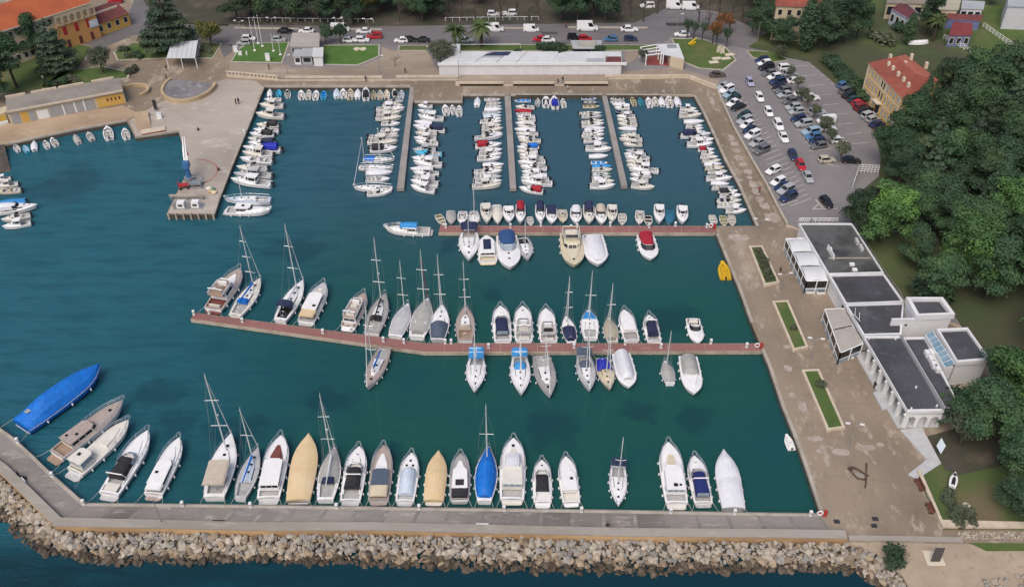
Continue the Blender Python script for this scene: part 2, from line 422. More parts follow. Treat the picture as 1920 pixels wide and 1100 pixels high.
# ------------------------------------------------------------------ water
def make_water():
  m = bpy.data.materials.new('harbour_water'); m.use_nodes = True
  t = m.node_tree; N = t.nodes; Lk = t.links; b = N['Principled BSDF']
  b.inputs['Roughness'].default_value = .07
  b.inputs['IOR'].default_value = 1.33
  geo = N.new('ShaderNodeNewGeometry'); pos = geo.outputs['Position']
  def nz(sc, det, vec=pos, rg=.5):
    n = N.new('ShaderNodeTexNoise'); n.inputs['Scale'].default_value = sc; n.inputs['Detail'].default_value = det; n.inputs['Roughness'].default_value = rg
    Lk.new(vec, n.inputs['Vector']); return n
  def rng(o, a, c, d=0, e=1, typ='SMOOTHSTEP'):
    r = N.new('ShaderNodeMapRange'); r.interpolation_type = typ
    r.inputs[1].default_value = a; r.inputs[2].default_value = c; r.inputs[3].default_value = d; r.inputs[4].default_value = e
    Lk.new(o, r.inputs[0]); return r.outputs[0]
  def mix(a, c, f):
    x = N.new('ShaderNodeMix'); x.data_type = 'RGBA'; Lk.new(f, x.inputs['Factor'])
    for k, q in (('A', a), ('B', c)):
      if isinstance(q, tuple): x.inputs[k].default_value = (*q, 1)
      else: Lk.new(q, x.inputs[k])
    return x.outputs['Result']
  # water colour by area: bluer at the mouth, green over the sand of the inner basins, meadows of sea grass
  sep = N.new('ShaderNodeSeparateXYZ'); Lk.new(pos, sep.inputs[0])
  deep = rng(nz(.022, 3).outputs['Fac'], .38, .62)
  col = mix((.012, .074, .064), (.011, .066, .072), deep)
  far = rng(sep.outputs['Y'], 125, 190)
  col = mix(col, (.034, .088, .124), far)  # sky reflection on the far water, painted into its colour
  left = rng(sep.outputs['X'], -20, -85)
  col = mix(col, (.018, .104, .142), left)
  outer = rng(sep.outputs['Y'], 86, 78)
  col = mix(col, (.005, .030, .044), outer)  # weaker reflection at the steep view, painted as darker water outside
  wob = N.new('ShaderNodeVectorMath'); wob.operation = 'MULTIPLY_ADD'
  wob.inputs[1].default_value = (15, 13, 0)
  Lk.new(nz(.14, 7, pos, .65).outputs['Color'], wob.inputs[0]); Lk.new(pos, wob.inputs[2])
  acc = None
  for u, v, ru, rv in [(140, 345, 52, 34), (85, 355, 30, 16), (300, 735, 60, 26), (625, 752, 42, 30), (450, 800, 60, 26), (1030, 805, 44, 34), (1192, 765, 26, 20),
             (1302, 775, 38, 30), (905, 548, 22, 14), (560, 470, 60, 20), (330, 800, 40, 34), (845, 462, 18, 14), (1260, 600, 60, 30), (720, 860, 40, 25)]:
    c = P(u, v); a = P(u + ru, v) - c; d = P(u, v - rv) - c
    sb = N.new('ShaderNodeVectorMath'); sb.operation = 'SUBTRACT'; sb.inputs[1].default_value = (c.x + 7.5, c.y + 6.5, 0)
    Lk.new(wob.outputs[0], sb.inputs[0])
    dv = N.new('ShaderNodeVectorMath'); dv.operation = 'MULTIPLY'; dv.inputs[1].default_value = (1 / a.x, 1 / d.y, 0)
    Lk.new(sb.outputs[0], dv.inputs[0])
    ln = N.new('ShaderNodeVectorMath'); ln.operation = 'LENGTH'; Lk.new(dv.outputs[0], ln.inputs[0])
    w = rng(ln.outputs['Value'], 1.25, .55)
    if acc is None: acc = w
    else:
      mx = N.new('ShaderNodeMath'); mx.operation = 'MAXIMUM'; Lk.new(acc, mx.inputs[0]); Lk.new(w, mx.inputs[1]); acc = mx.outputs[0]
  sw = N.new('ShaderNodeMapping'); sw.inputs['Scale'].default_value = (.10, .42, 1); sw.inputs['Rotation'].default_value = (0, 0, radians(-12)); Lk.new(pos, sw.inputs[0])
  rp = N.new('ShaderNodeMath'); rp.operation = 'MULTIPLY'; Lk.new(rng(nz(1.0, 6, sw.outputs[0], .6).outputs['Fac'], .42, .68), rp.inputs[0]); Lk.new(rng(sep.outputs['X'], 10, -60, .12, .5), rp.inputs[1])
  col = mix(col, (.006, .052, .078), rp.outputs[0])  # light and dark of ripple slopes painted in as streaks, strongest on the left
  k = N.new('ShaderNodeMath'); k.operation = 'MULTIPLY'; k.inputs[1].default_value = .38; Lk.new(acc, k.inputs[0])
  col = mix(col, (.006, .026, .046), k.outputs[0])
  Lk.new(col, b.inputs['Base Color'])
  st = N.new('ShaderNodeMapping'); st.inputs['Scale'].default_value = (.55, 1.5, 1); st.inputs['Rotation'].default_value = (0, 0, radians(8)); Lk.new(pos, st.inputs[0])
  h = nz(.75, 5, st.outputs[0], .6)
  calm = rng(sep.outputs['X'], -25, -80, .07, 1.0)
  bp = N.new('ShaderNodeBump'); bp.inputs['Distance'].default_value = .3
  Lk.new(calm, bp.inputs['Strength'])
  Lk.new(h.outputs['Fac'], bp.inputs['Height']); Lk.new(bp.outputs[0], b.inputs['Normal'])
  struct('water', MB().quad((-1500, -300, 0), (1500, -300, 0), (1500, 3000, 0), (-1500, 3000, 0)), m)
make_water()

# ------------------------------------------------------------------ ground
ZQ, ZS = 1.2, 1.7
LAND = [(-150, 300), (8, 271), (125, 246), (237, 226), (253, 257), (334, 246), (348, 290), (350, 325), (326, 372), (312, 402), (402, 402), (412, 372),
    (440, 300), (467, 235), (496, 162), (775, 162), (775, 191), (867, 191), (868, 178), (1301, 179), (1318, 210), (1338, 253), (1358, 298), (1384, 345),
    (1418, 423), (1342, 424), (1343, 438), (1357, 473), (1384, 537), (1408, 604), (1440, 682), (1465, 757), (1495, 832), (1515, 890), (1539, 963),
    (1420, 961), (1140, 956), (840, 952), (360, 945), (159, 943), (99, 890), (58, 849), (24, 819), (-60, 760), (-60, 845), (0, 888), (105, 991),
    (480, 998), (700, 998), (1180, 1009), (1440, 1011), (1587, 1014), (1640, 1035), (1690, 1080), (1720, 1130), (1800, 1250), (2300, 1250)]
land = [(p.x, p.y) for p in PP(LAND, ZQ)] + [(900, 150), (900, 2500), (-900, 2500), (-900, 330)]
struct('quay', MB().prism(land, -3, ZQ, 0, 1), [QUAY, QWALL])

def sheet(name, px, z, m, extra=()):
  return struct(name, MB().sheet([(p.x, p.y) for p in PP(px, z)] + list(extra), z), m)
def slab(name, px, z0, z1, m, ms=None, extra=()):
  return struct(name, MB().prism([(p.x, p.y) for p in PP(px, z1)] + list(extra), z0, z1, 0, 1 if ms else 0), [m, ms] if ms else m)
def strip_poly(pts, w):
  """a band of width w beside the polyline (to its left)"""
  n = len(pts); off = []
  for i in range(n):
    a = pts[max(0, i - 1)]; b = pts[min(n - 1, i + 1)]
    d = Vector((b[0] - a[0], b[1] - a[1])).normalized()
    nrm = Vector((-d.y, d.x))
    if 0 < i < n - 1:
      d1 = Vector((pts[i][0] - a[0], pts[i][1] - a[1])).normalized()
      k = 1 / max(.4, nrm.dot(Vector((-d1.y, d1.x))))
    else: k = 1
    off.append((pts[i][0] + nrm.x * w * k, pts[i][1] + nrm.y * w * k))
  return [(p[0], p[1]) for p in pts] + off[::-1]
def band(name, px, w, z0, z1, m, kind='structure', ms=None, zp=None):
  pts = [(p.x, p.y) for p in PP(px, z1 if zp is None else zp)]
  mb = MB()
  for i in range(len(pts) - 1):
    pass
  mb.prism(strip_poly(pts, w), z0, z1, 0, 1 if ms else 0)
  o = mb.build(name, [m, ms] if ms else m)
  if kind: o['kind'] = kind
  return o

sheet('jetty_paving', [(242, 226), (254, 255), (335, 244.5), (349.5, 290), (351.5, 325), (328, 371), (314.5, 400), (400.5, 400), (410.5, 371), (438.5, 300), (465.5, 235),
             (494, 164), (480, 152), (425, 148), (300, 192)], ZQ + .004, JETTYC)
sheet('lower_quay_paving', [(-60, 283), (8, 269.5), (125, 244.5), (236.5, 224.5), (262, 214), (230, 198), (0, 235), (-60, 245)], ZQ + .008, TANQ)
WALK = sheet('breakwater_walkway', [(1537, 961), (1420, 959.5), (1140, 954.5), (840, 950.5), (360, 943.5), (159.5, 941.5), (99, 888), (24, 817.5), (-60, 759), (-60, 812), (0, 862), (112, 978), (480, 982),
               (700, 986), (1180, 993), (1440, 998), (1560, 999)], ZQ + .004, MOLE)
# slipway at the picture's edge
mb = MB(); q = [P(-70, 292, 1.2), P(8, 272, 1.2), P(24, 334, -.3), P(-70, 350, -.3)]
mb.quad(q[3], q[2], q[1], q[0]); struct('slipway', mb, QWALL)

# quay edges: pale coping stones along the water
for px in ([(8, 271), (125, 246), (237, 226)], [(253, 257), (334, 246)], [(402, 402), (412, 372), (440, 300), (467, 235), (496, 162)], [(496, 162), (769, 162)],
       [(777, 191), (867, 191)], [(868, 178), (946, 178)], [(958, 178), (1128, 178)], [(1137, 178), (1301, 179)], [(1301, 179), (1318, 210), (1338, 253), (1358, 298), (1384, 345), (1418, 423)],
       [(1343, 438), (1357, 473), (1384, 537), (1408, 604)], [(1428, 655), (1440, 682), (1465, 757), (1495, 832), (1515, 890), (1539, 963)]):
  band('quay_edge', px, .55, ZQ - .4, ZQ + .035, EDGEC)
for px in ([(1539, 963), (1420, 961), (1140, 956), (840, 952), (360, 945), (159, 943)], [(159, 943), (99, 890), (58, 849), (24, 819), (-60, 760)]):
  band('quay_edge', [(a, b_) for a, b_ in px][::-1], -.5, ZQ - .4, ZQ + .035, EDGEC)

# the raised street and car park
PLAT = [(425, 141), (525, 149), (862, 148), (862, 158), (1140, 158), (1140, 146), (1290, 144), (1343, 165), (1352, 190), (1375, 240), (1399, 283), (1435, 345), (1455, 385), (1474, 420),
    (1497, 428), (1600, 428), (1700, 570), (1800, 610), (2300, 760)]
plat = [(p.x, p.y) for p in PP(PLAT, ZS)] + [(900, 160), (900, 1500), (-250, 1500)] + [(p.x, p.y) for p in PP([(360, -60), (395, 0), (428, 40), (438, 100)], ZS)]
struct('street', MB().prism(plat, ZQ - .1, ZS, 0, 1), [ASPH, LOWWALL])
sheet('promenade', [(427, 139), (526, 147), (860, 146), (862.5, 156.5), (1139, 156.5), (1139, 144.5), (1290, 142.5), (1344, 163.5), (1349, 150), (1300, 135), (1262, 127), (1172, 134), (1172, 122), (1210, 100),
          (1190, 88), (1172, 96), (1172, 130), (822, 133), (800, 95), (735, 95), (716, 88), (716, 108), (672, 126), (545, 127), (540, 122), (432, 118)], ZS + .006, PROM)
sheet('road', [(428, 84), (460, 83), (712, 82), (716, 86), (860, 86), (1240, 84), (1258, 70), (1330, 72), (1365, 86), (1405, 92), (1470, 104), (1440, 70), (1330, 22), (1250, 15), (1190, 42), (428, 48)], ZS + .006, ASPHD)
slab('park_ground', [(300, 40), (434, 46), (700, 49), (1190, 42), (1250, 14), (1340, 20), (1440, 62), (1440, -200), (200, -200), (270, 0)], ZQ, ZS + .12, SOIL)
PARKR = [(1404, 88), (1440, 96), (1470, 106), (1518, 116), (1562, 153), (1602, 195), (1638, 245), (1652, 292), (1648, 330), (1610, 362), (1592, 400), (1602, 430), (1662, 515), (1700, 562), (1770, 562), (1860, 690), (1870, 720),
     (2300, 740)]
struct('woodland_ground', MB().prism([(p.x, p.y) for p in PP(PARKR, ZS + .15)] + [(700, 150), (700, 900)] + [(p.x, p.y) for p in PP([(1470, -150), (1440, 60)], ZS + .15)], ZQ, ZS + .15, 0, 0), PARKG)

# lawns with stone kerbs
def lawn(px, m, h=.14, name='lawn', kerb=True, z=ZS):
  pts = [(p.x, p.y) for p in PP(px, z + h)]
  c = (sum(p[0] for p in pts) / len(pts), sum(p[1] for p in pts) / len(pts))
  if kerb: struct('kerb', MB().prism([(c[0] + (a - c[0]) * 1.02 + (.25 if a > c[0] else -.25), c[1] + (b_ - c[1]) * 1.02 + (.25 if b_ > c[1] else -.25)) for a, b_ in pts], z - .2, z + h - .02), KERB)
  struct(name, MB().prism(pts, z - .2, z + h), m)
lawn([(435, 115), (527, 117), (540, 80), (462, 82), (446, 96)], GRASSB)
lawn([(606, 120), (670, 121), (709, 105), (709, 85), (606, 86)], GRASSB)
lawn([(748, 94), (800, 94), (800, 86), (750, 86)], GRASS)
lawn([(862, 95), (1165, 94), (1240, 93), (1238, 85), (862, 84)], GRASS)
lawn([(1261, 73), (1316, 74), (1359, 89), (1378, 112), (1355, 130), (1312, 127), (1284, 116), (1268, 86)], GRASS)
lawn([(1402, 96), (1450, 97), (1476, 112), (1450, 116), (1412, 107)], GRASS)
lawn([(82, 166), (237, 146), (241, 136), (190, 125), (120, 135), (80, 158)], GRASS, z=ZQ)
lawn([(222, 112), (312, 108), (318, 84), (250, 80), (215, 97)], GRASS, z=ZQ)
lawn([(370, 108), (398, 108), (414, 82), (378, 80)], GRASSD, z=ZQ)
lawn([(-60, 175), (70, 172), (150, 120), (170, 88), (60, 70), (-60, 90)], GRASSD, z=ZQ, kerb=False)
slab('lawn', [(1723, 897), (1768, 991), (2200, 994), (2200, 720), (1868, 700), (1800, 790), (1757, 835), (1765, 868)], ZQ - .2, ZQ + .15, GRASSD)
slab('playing_field', [(1815, 8), (1925, 14), (2100, 20), (2100, 95), (1925, 108), (1845, 112), (1790, 75), (1770, 45)], ZS, ZS + .2, GRASS)
slab('sand_path', [(1587, 1016), (1805, 1019), (2300, 1024), (2300, 1240), (1802, 1240), (1722, 1128), (1692, 1078), (1642, 1035)], ZQ - .5, ZQ + .06, SAND)
slab('gravel_strip', [(1790, 995), (2200, 998), (2200, 1011), (1810, 1012)], ZQ - .3, ZQ + .09, GRAVEL)
slab('grass_verge', [(1818, 1017), (2200, 1018), (2200, 1030), (1850, 1032)], ZQ - .3, ZQ + .12, GRASS)
slab('garden_soil', [(1740, 817), (1800, 800), (1880, 815), (1890, 870), (1800, 890), (1772, 880)], ZQ, ZQ + .17, SOIL)
sheet('old_road', [(150, 80), (238, 34), (268, -40), (372, -50), (398, 6), (428, 44), (436, 98), (420, 108), (408, 80), (330, 62), (252, 66), (190, 92)], ZQ + .006, ASPHD)

# parapet of the breakwater
def wall_thing(name, label, px, w, z0, z1, mtop, mface, cat='wall', group=None, zp=None):
  pts = [(p.x, p.y) for p in PP(px, z0 if zp is None else zp)]
  t = thing(name, label, cat, (0, 0, 0), 0, group)
  MB().prism(strip_poly(pts, w), z0 - .3, z1 - .18, 0).build('wall_body', mface, t)
  MB().prism(strip_poly(pts, w * 1.06), z1 - .18, z1, 0).build('coping', mtop, t)
  return t
wall_thing('breakwater_parapet', 'long concrete parapet wall along the seaward side of the breakwater', [(-60, 845), (0, 888), (105, 991), (480, 999), (700, 999), (1180, 1010), (1440, 1012), (1587, 1014)],
       1.35, ZQ - .6, ZQ + .75, PARAP, PARAPF, zp=ZQ)
for px in ([(438, 52), (560, 54)], [(608, 54), (716, 55)], [(934, 53), (985, 53)], [(1066, 51), (1215, 52)]): band('kerb', px, .5, ZS, ZS + .35, KERB)
wall_thing('low_wall', 'low pale wall continuing the parapet beside the sandy path', [(1592, 1014), (1805, 1018)], .8, ZQ - .2, ZQ + .35, PARAP, PARAP, zp=ZQ)
wall_thing('garden_wall', 'low pale stone wall edging the lawn with the jet ski', [(1718, 884), (1766, 991), (2200, 994)], .5, ZQ, ZQ + .55, LOWWALL, LOWWALL, zp=ZQ)

# promenade walls
for lab, px in (('low pale wall on the promenade between the two lawns and the moored dinghies', [(535, 147), (717, 147)]), ('low pale wall on the promenade by the grey-green olive tree', [(743, 146), (861, 146)]),
        ('low pale wall with bench gaps below the long white building, lamp end', [(854, 158), (944, 158)]), ('low pale wall with bench gaps below the long white building, middle', [(962, 158), (1040, 158)]),
        ('low pale wall below the long white building, people sitting beside it', [(1058, 158), (1140, 158)]), ('low pale wall below the white pavilion with the red floor', [(1134, 145), (1226, 145), (1290, 144)]),
        ('slanting low pale wall joining the promenade to the car park', [(1290, 144), (1343, 164)])):
  wall_thing('low_wall', lab, px, .45, ZQ, ZS + .5, LOWWALL, LOWWALL, group='low promenade walls', zp=ZS)
t = thing('balustrade', 'pale balustrade with little posts by the flag lawn steps', 'balustrade')
a, b_ = P(424, 140, ZS), P(522, 149, ZS)
pp = strip_poly([(a.x, a.y), (b_.x, b_.y)], .35)
MB().prism(pp, ZS + .8, ZS + 1.0).build('handrail', LOWWALL, t)
MB().prism(pp, ZQ, ZS + .12).build('plinth', LOWWALL, t)
for i in range(14):
  c = a.lerp(b_, (i + .5) / 14)
  MB().box((c.x, c.y + .15, ZS + .46), (.4, .25, .68)).build('baluster', LOWWALL, t)
wall_thing('car_park_wall', 'long low wall between the car park and the right-angled quay', [(1474, 420), (1455, 385), (1435, 345), (1399, 283), (1375, 240), (1352, 190), (1344, 167)][::-1], .35, ZQ, ZS + .35, KERB, LOWWALL, zp=ZS)

# walkway slabs of the breakwater with open joints
def polyat(pts, f):
  s_ = [0]
  for a, b_ in zip(pts, pts[1:]): s_.append(s_[-1] + (Vector(b_) - Vector(a)).length)
  d = f * s_[-1]
  for i in range(len(pts) - 1):
    if d <= s_[i + 1] + 1e-6:
      k = (d - s_[i]) / max(1e-6, s_[i + 1] - s_[i]); return (pts[i][0] + (pts[i + 1][0] - pts[i][0]) * k, pts[i][1] + (pts[i + 1][1] - pts[i][1]) * k)
  return pts[-1]
MOLES = [paving('mole_slab_' + k, c, d, l, .09, .7, .57, aniso=((.3, 1, 1), 0)) for k, c, d, l in (('a', (.245, .228, .215), (.135, .122, .112), (.40, .375, .335)), ('b', (.225, .208, .196), (.12, .11, .10), (.36, .34, .31)), ('c', (.265, .245, .225), (.16, .145, .13), (.42, .39, .35)))]
def run(inn, out, n):
  a, b_ = [xy0(p) for p in inn], [xy0(p) for p in out]
  for i in range(n):
    g = .0025
    MB().prism([polyat(a, i / n + g * (i > 0)), polyat(a, (i + 1) / n - g), polyat(b_, (i + 1) / n - g), polyat(b_, i / n + g * (i > 0))], ZQ, ZQ + .02 + R.uniform(0, .012)).build('paving_slab', R.choice(MOLES), WALK)
def xy0(p): q = P(p[0], p[1], ZQ); return (q.x, q.y)
run([(162, 944.5), (360, 946.5), (840, 953.5), (1140, 957.5), (1420, 962.5), (1535, 964)], [(116, 976), (480, 980.5), (700, 984), (1180, 991), (1440, 995.5), (1556, 997)], 24)
run([(20, 818), (56, 850.5), (97, 891.5), (158, 944.5)], [(0, 858), (30, 888), (70, 930), (112, 975)], 6)
# bays of the car park quay and planter quay
def bays(inn, out, n):
  a, b_ = [xy0(p) for p in inn], [xy0(p) for p in out]
  mb = MB()
  for i in range(1, n):
    p, q = Vector((*polyat(a, i / n), 0)), Vector((*polyat(b_, i / n), 0)); d = (q - p).normalized(); nn = Vector((-d.y, d.x, 0)) * .03
    mb.quad(*[(v.x, v.y, ZQ + .004) for v in (p - nn, q - nn, q + nn, p + nn)])
  struct('expansion_joint', mb, M('joint_filler', (.15, .125, .105), rough=.95))
bays([(1345, 440), (1385, 537), (1410, 604), (1442, 682), (1467, 757), (1497, 832), (1541, 963)], [(1475, 428), (1490, 500), (1540, 600), (1600, 690), (1650, 780), (1715, 890), (1765, 995)], 9)
bays([(1303, 181), (1320, 212), (1340, 254), (1360, 299), (1386, 346), (1420, 423)], [(1342, 170), (1350, 192), (1372, 241), (1397, 285), (1433, 347), (1470, 420)], 18)
bays([(500, 165), (769, 165), (868, 192), (1300, 182)], [(500, 152), (769, 152), (868, 162), (1300, 150)], 26)

# ------------------------------------------------------------------ piers
def lerp2(a, b_, t): return (a[0] + (b_[0] - a[0]) * t, a[1] + (b_[1] - a[1]) * t)
def pier(label, TL, TR, BR, BL, z, n, deckm, beamm, name, inset=.0, h=.8, piles=True):
  """deck of separate slabs on a beam; corners are pixels at deck height"""
  q = [(p.x, p.y) for p in PP([TL, TR, BR, BL], z)]
  t = thing(name, label, 'pier')
  MB().prism(q, z - h, z - .06).build('beam', beamm, t)
  for i in range(n):
    e = .0007
    a = lerp2(q[0], q[3], i / n + e * (i > 0)); b_ = lerp2(q[1], q[2], i / n + e * (i > 0))
    d = lerp2(q[0], q[3], (i + 1) / n - e * (i < n - 1)); c = lerp2(q[1], q[2], (i + 1) / n - e * (i < n - 1))
    if inset:
      a, b_ = lerp2(a, b_, inset), lerp2(b_, a, inset); d, c = lerp2(d, c, inset), lerp2(c, d, inset)
    MB().prism([a, b_, c, d], z - .06, z + R.uniform(0, .008)).build('deck_slab', deckm, t)
  if piles:
    for i in range(n + 1):
      for k in (.12, .88):
        c = lerp2(lerp2(q[0], q[3], max(.01, min(.99, i / n))), lerp2(q[1], q[2], max(.01, min(.99, i / n))), k)
        MB().cyl((c[0], c[1], -2), .28, 2 + z - h, 8).build('pile', QWALL, t)
  return q
pier('grey concrete finger pier standing closest to the crane jetty', (769, 163), (777, 163), (757.5, 353), (744, 353), 1.05, 12, FPIER, FPIER, 'concrete_pier')
pier('grey concrete finger pier, middle one of the three', (946, 176), (957, 176), (968, 353), (956, 353), 1.05, 12, FPIER, FPIER, 'concrete_pier')
pier('grey concrete finger pier standing closest to the car park', (1128, 175), (1137, 175), (1176.5, 348), (1165, 349), 1.05, 12, FPIER, FPIER, 'concrete_pier')
pier('red-decked pier with small boats along its far edge', (826, 422.5), (822, 436), (1343, 436.5), (1342, 423), .95, 16, REDDECK, PIERC, 'red_pier', inset=.06)
pier('red-decked pier, straight run joining the quay by the planters', (800, 642.5), (797, 660), (1430, 658), (1424, 643), .95, 18, REDDECK, PIERC, 'red_pier', inset=.06)
pier('red-decked pier, slanting outer run towards the open water', (366, 585.5), (357, 598), (797, 660), (800, 642.5), .95, 14, REDDECK, PIERC, 'red_pier', inset=.06)
pier('wide concrete landing between the upper red pier and quay', (1343, 423.5), (1343, 437), (1419, 437), (1419, 423.5), 1.15, 2, FPIER, FPIER, 'concrete_landing')

# jetty tip: timber fenders
for i in range(7):
  p = P(316 + i * 14, 402, ZQ)
  o = MB().box((p.x, p.y - .15, .5), (.35, .3, 2.2)).build('fender_pile', EDGEC)
  tag(o, f'pale fender post on the crane jetty tip, {ORD[i]} from the crane side', 'fender post', 'fender posts on the jetty tip')

# ------------------------------------------------------------------ boats
class HS:
  """hull shape: x forward, z = 0 at the waterline"""
  def __init__(s, L, B, zb, zs, stern=.88, tmax=.42, p=2.3, rake=.07):
    s.L, s.B, s.zb, s.zs, s.stern, s.tmax, s.p, s.rake = L, B, zb, zs, stern, tmax, p, rake
  def hb(s, t):
    t = max(0, min(1, t))
    if t < s.tmax: return s.B / 2 * (s.stern + (1 - s.stern) * sin(pi / 2 * t / s.tmax))
    return s.B / 2 * max(0, 1 - ((t - s.tmax) / (1 - s.tmax)) ** s.p)
  def z(s, t): return s.zs + (s.zb - s.zs) * max(0, t) ** 1.7
  def x(s, t): return -s.L / 2 + s.L * t
  def t(s, x): return (x + s.L / 2) / s.L

def hull_mesh(h, n=13, boot=True):
  mb = MB(); rr = []
  for i in range(n):
    t = 1 - (1 - i / (n - 1)) ** 1.25
    w, z, x = h.hb(t), h.z(t), h.x(t); rk = h.rake * h.L * t ** 3
    half = [(x, w, z), (x - rk * .25, w * .985, z * .72), (x - rk * .75, w * .9, z * .22), (x - rk, w * .84, -.05), (x - rk * 1.5, w * .1, -.45)]
    rr.append(half + [(p[0], -p[1], p[2]) for p in reversed(half)])
  m = len(rr[0])
  for i in range(n - 1):
    vs = rr[i] + rr[i + 1]
    for k in range(m - 1):
      mb.add([rr[i][k], rr[i][k + 1], rr[i + 1][k + 1], rr[i + 1][k]], [(3, 2, 1, 0)], 1 if (boot and k in (2, 3, 4, 5, 6)) else 0)
  mb.add(rr[0], [tuple(range(m))], 0)
  return mb

def deck_mesh(h, wells=(), crown=.1, side=.0, n=14):
  """deck surface with cockpit wells [(t0, t1, floor_z, width_fraction)]; material 0 deck, 1 well liner"""
  ts = sorted(set([i / n for i in range(n + 1)] + [w[0] for w in wells] + [w[1] for w in wells]))
  st = []
  for t in ts:
    fl = [w for w in wells if w[0] <= t <= w[1]]
    if any(abs(t - w[0]) < 1e-6 for w in fl): st += [(t, None), (t, fl[0])]
    elif any(abs(t - w[1]) < 1e-6 for w in fl): st += [(t, fl[0]), (t, None)]
    else: st.append((t, fl[0] if fl else None))
  mb = MB(); rows = []
  for t, w in st:
    y, z, x = h.hb(t), h.z(t), h.x(t)
    c = crown * h.hb(t) / (h.B / 2 + 1e-6)
    if w:
      k = w[3]; rows.append(([(x, y, z), (x, y * k, z + .02), (x, y * k * .97, w[2]), (x, 0, w[2])], 1))
    else: rows.append(([(x, y, z), (x, y * .68, z + c * .55), (x, y * .34, z + c * .9), (x, 0, z + c)], 0))
  for i in range(len(rows) - 1):
    (a, wa), (b_, wb) = rows[i], rows[i + 1]
    for k in range(3):
      mi = 1 if (wa or wb) and k > 0 else 0
      mb.add([a[k], a[k + 1], b_[k + 1], b_[k]], [(0, 1, 2, 3)] , mi)
      f = lambda p: (p[0], -p[1], p[2])
      mb.add([f(a[k]), f(a[k + 1]), f(b_[k + 1]), f(b_[k])], [(3, 2, 1, 0)], mi)
  # orient upward
  return mb

def house(par, name, bot, z0, top, z1, mw, mwin=None, wins=(), mroof=None, v0=.3, v1=.85, split=1, winname='window', off=.03, us=(.08, .92)):
  """walls between two outlines with glazed panels as sub-parts"""
  n = len(bot); mb = MB()
  B_ = [(p[0], p[1], p[2] if len(p) > 2 else z0) for p in bot]; T_ = [(p[0], p[1], p[2] if len(p) > 2 else z1) for p in top]
  for i in range(n):
    j = (i + 1) % n
    mb.quad(B_[i], B_[j], T_[j], T_[i], 0)
  mb.add(T_, [tuple(range(n))], 1 if mroof else 0)
  o = mb.build(name, [mw, mroof] if mroof else mw, par)
  for e in wins:
    i, j = e, (e + 1) % n
    for k in range(split if e in (0, 4, 5, 2) else 1):
      u0 = us[0] + (us[1] - us[0]) * k / split + .015 * (k > 0); u1 = us[0] + (us[1] - us[0]) * (k + 1) / split - .015 * (k < split - 1)
      if e not in (0, 4, 5, 2): u0, u1 = us
      MB().panel(B_[i], B_[j], T_[j], T_[i], u0, u1, v0, v1, off).build(winname, mwin, o)
  return o

def outline(x0, xf, x1, w0, wf, wn=None):
  """six-sided cabin plan: aft x0, shoulder xf, nose x1; half widths aft, shoulder, nose"""
  wn = wf * .55 if wn is None else wn
  return [(x0, -w0), (xf, -wf), (x1, -wn), (x1, wn), (xf, wf), (x0, w0)]

def arch_cover(x0, x1, w, z0, zr, n=7, drop=.0, w1=None, nose=0.0, m=5):
  """a canvas hood: half-barrel from x0 to x1"""
  mb = MB(); rr = []
  w1 = w if w1 is None else w1
  for i in range(m):
    f = i / (m - 1)
    x = x0 + (x1 - x0) * f
    ww = w + (w1 - w) * f
    zz = zr - nose * max(0, f - .55) / .45
    rr.append([(x, ww * cos(a), z0 + (zz - z0) * sin(a) ** .6) for a in [pi * k / (n - 1) for k in range(n)]])
  mb.rings(rr, cap=False, closed=False)
  for r in (rr[0], rr[-1]): mb.add(r, [tuple(range(n))] if r is rr[0] else [tuple(range(n - 1, -1, -1))])
  # turn faces outward
  return mb

def tarp_mesh(h, prof, over=.04, low=.35, fold=.03, n=18, tail=0.0):
  """boat cover from gunwale skirt up to a ridge; prof = [(t, ridge height above sheer)]"""
  mb = MB(); rr = []
  for i in range(n + 1):
    t = i / n
    for (a, ra), (b_, rb) in zip(prof, prof[1:]):
      if a <= t <= b_: rz = ra + (rb - ra) * (t - a) / max(1e-6, b_ - a)
    y = h.hb(t) + over; z = h.z(t); x = h.x(t) + (over * 2 if t == 1 else 0) - (tail if t == 0 else 0)
    wob = R.uniform(-fold, fold)
    half = [(x, y, z - low), (x, y * 1.005, z + .02), (x, y * .72, z + rz * .55 + wob), (x, y * .36, z + rz * .88 - wob), (x, 0, z + rz + wob)]
    rr.append(half + [(p[0], -p[1], p[2]) for p in reversed(half[:-1])])
  for i in range(n):
    for k in range(len(rr[0]) - 1):
      mb.add([rr[i][k], rr[i + 1][k], rr[i + 1][k + 1], rr[i][k + 1]], [(0, 1, 2, 3)])
  mb.add(rr[0], [tuple(range(len(rr[0]) - 1, -1, -1))])
  return mb

def fenders(par, h, ts, sides=(1, -1), r=.16):
  for t in ts:
    for sd in sides:
      x, y, z = h.x(t), h.hb(t) + r * .8, h.z(t)
      mb = MB()
      mb.ball((x, sd * y, max(.25, z * .45)), r, r, r * 2.0, 7, 5)
      mb.tube([(x, sd * y, max(.25, z * .45) + r * 1.7), (x, sd * (y - r), z + .05)], .02, 4)
      mb.build('fender', FENDER, par, smooth=False)

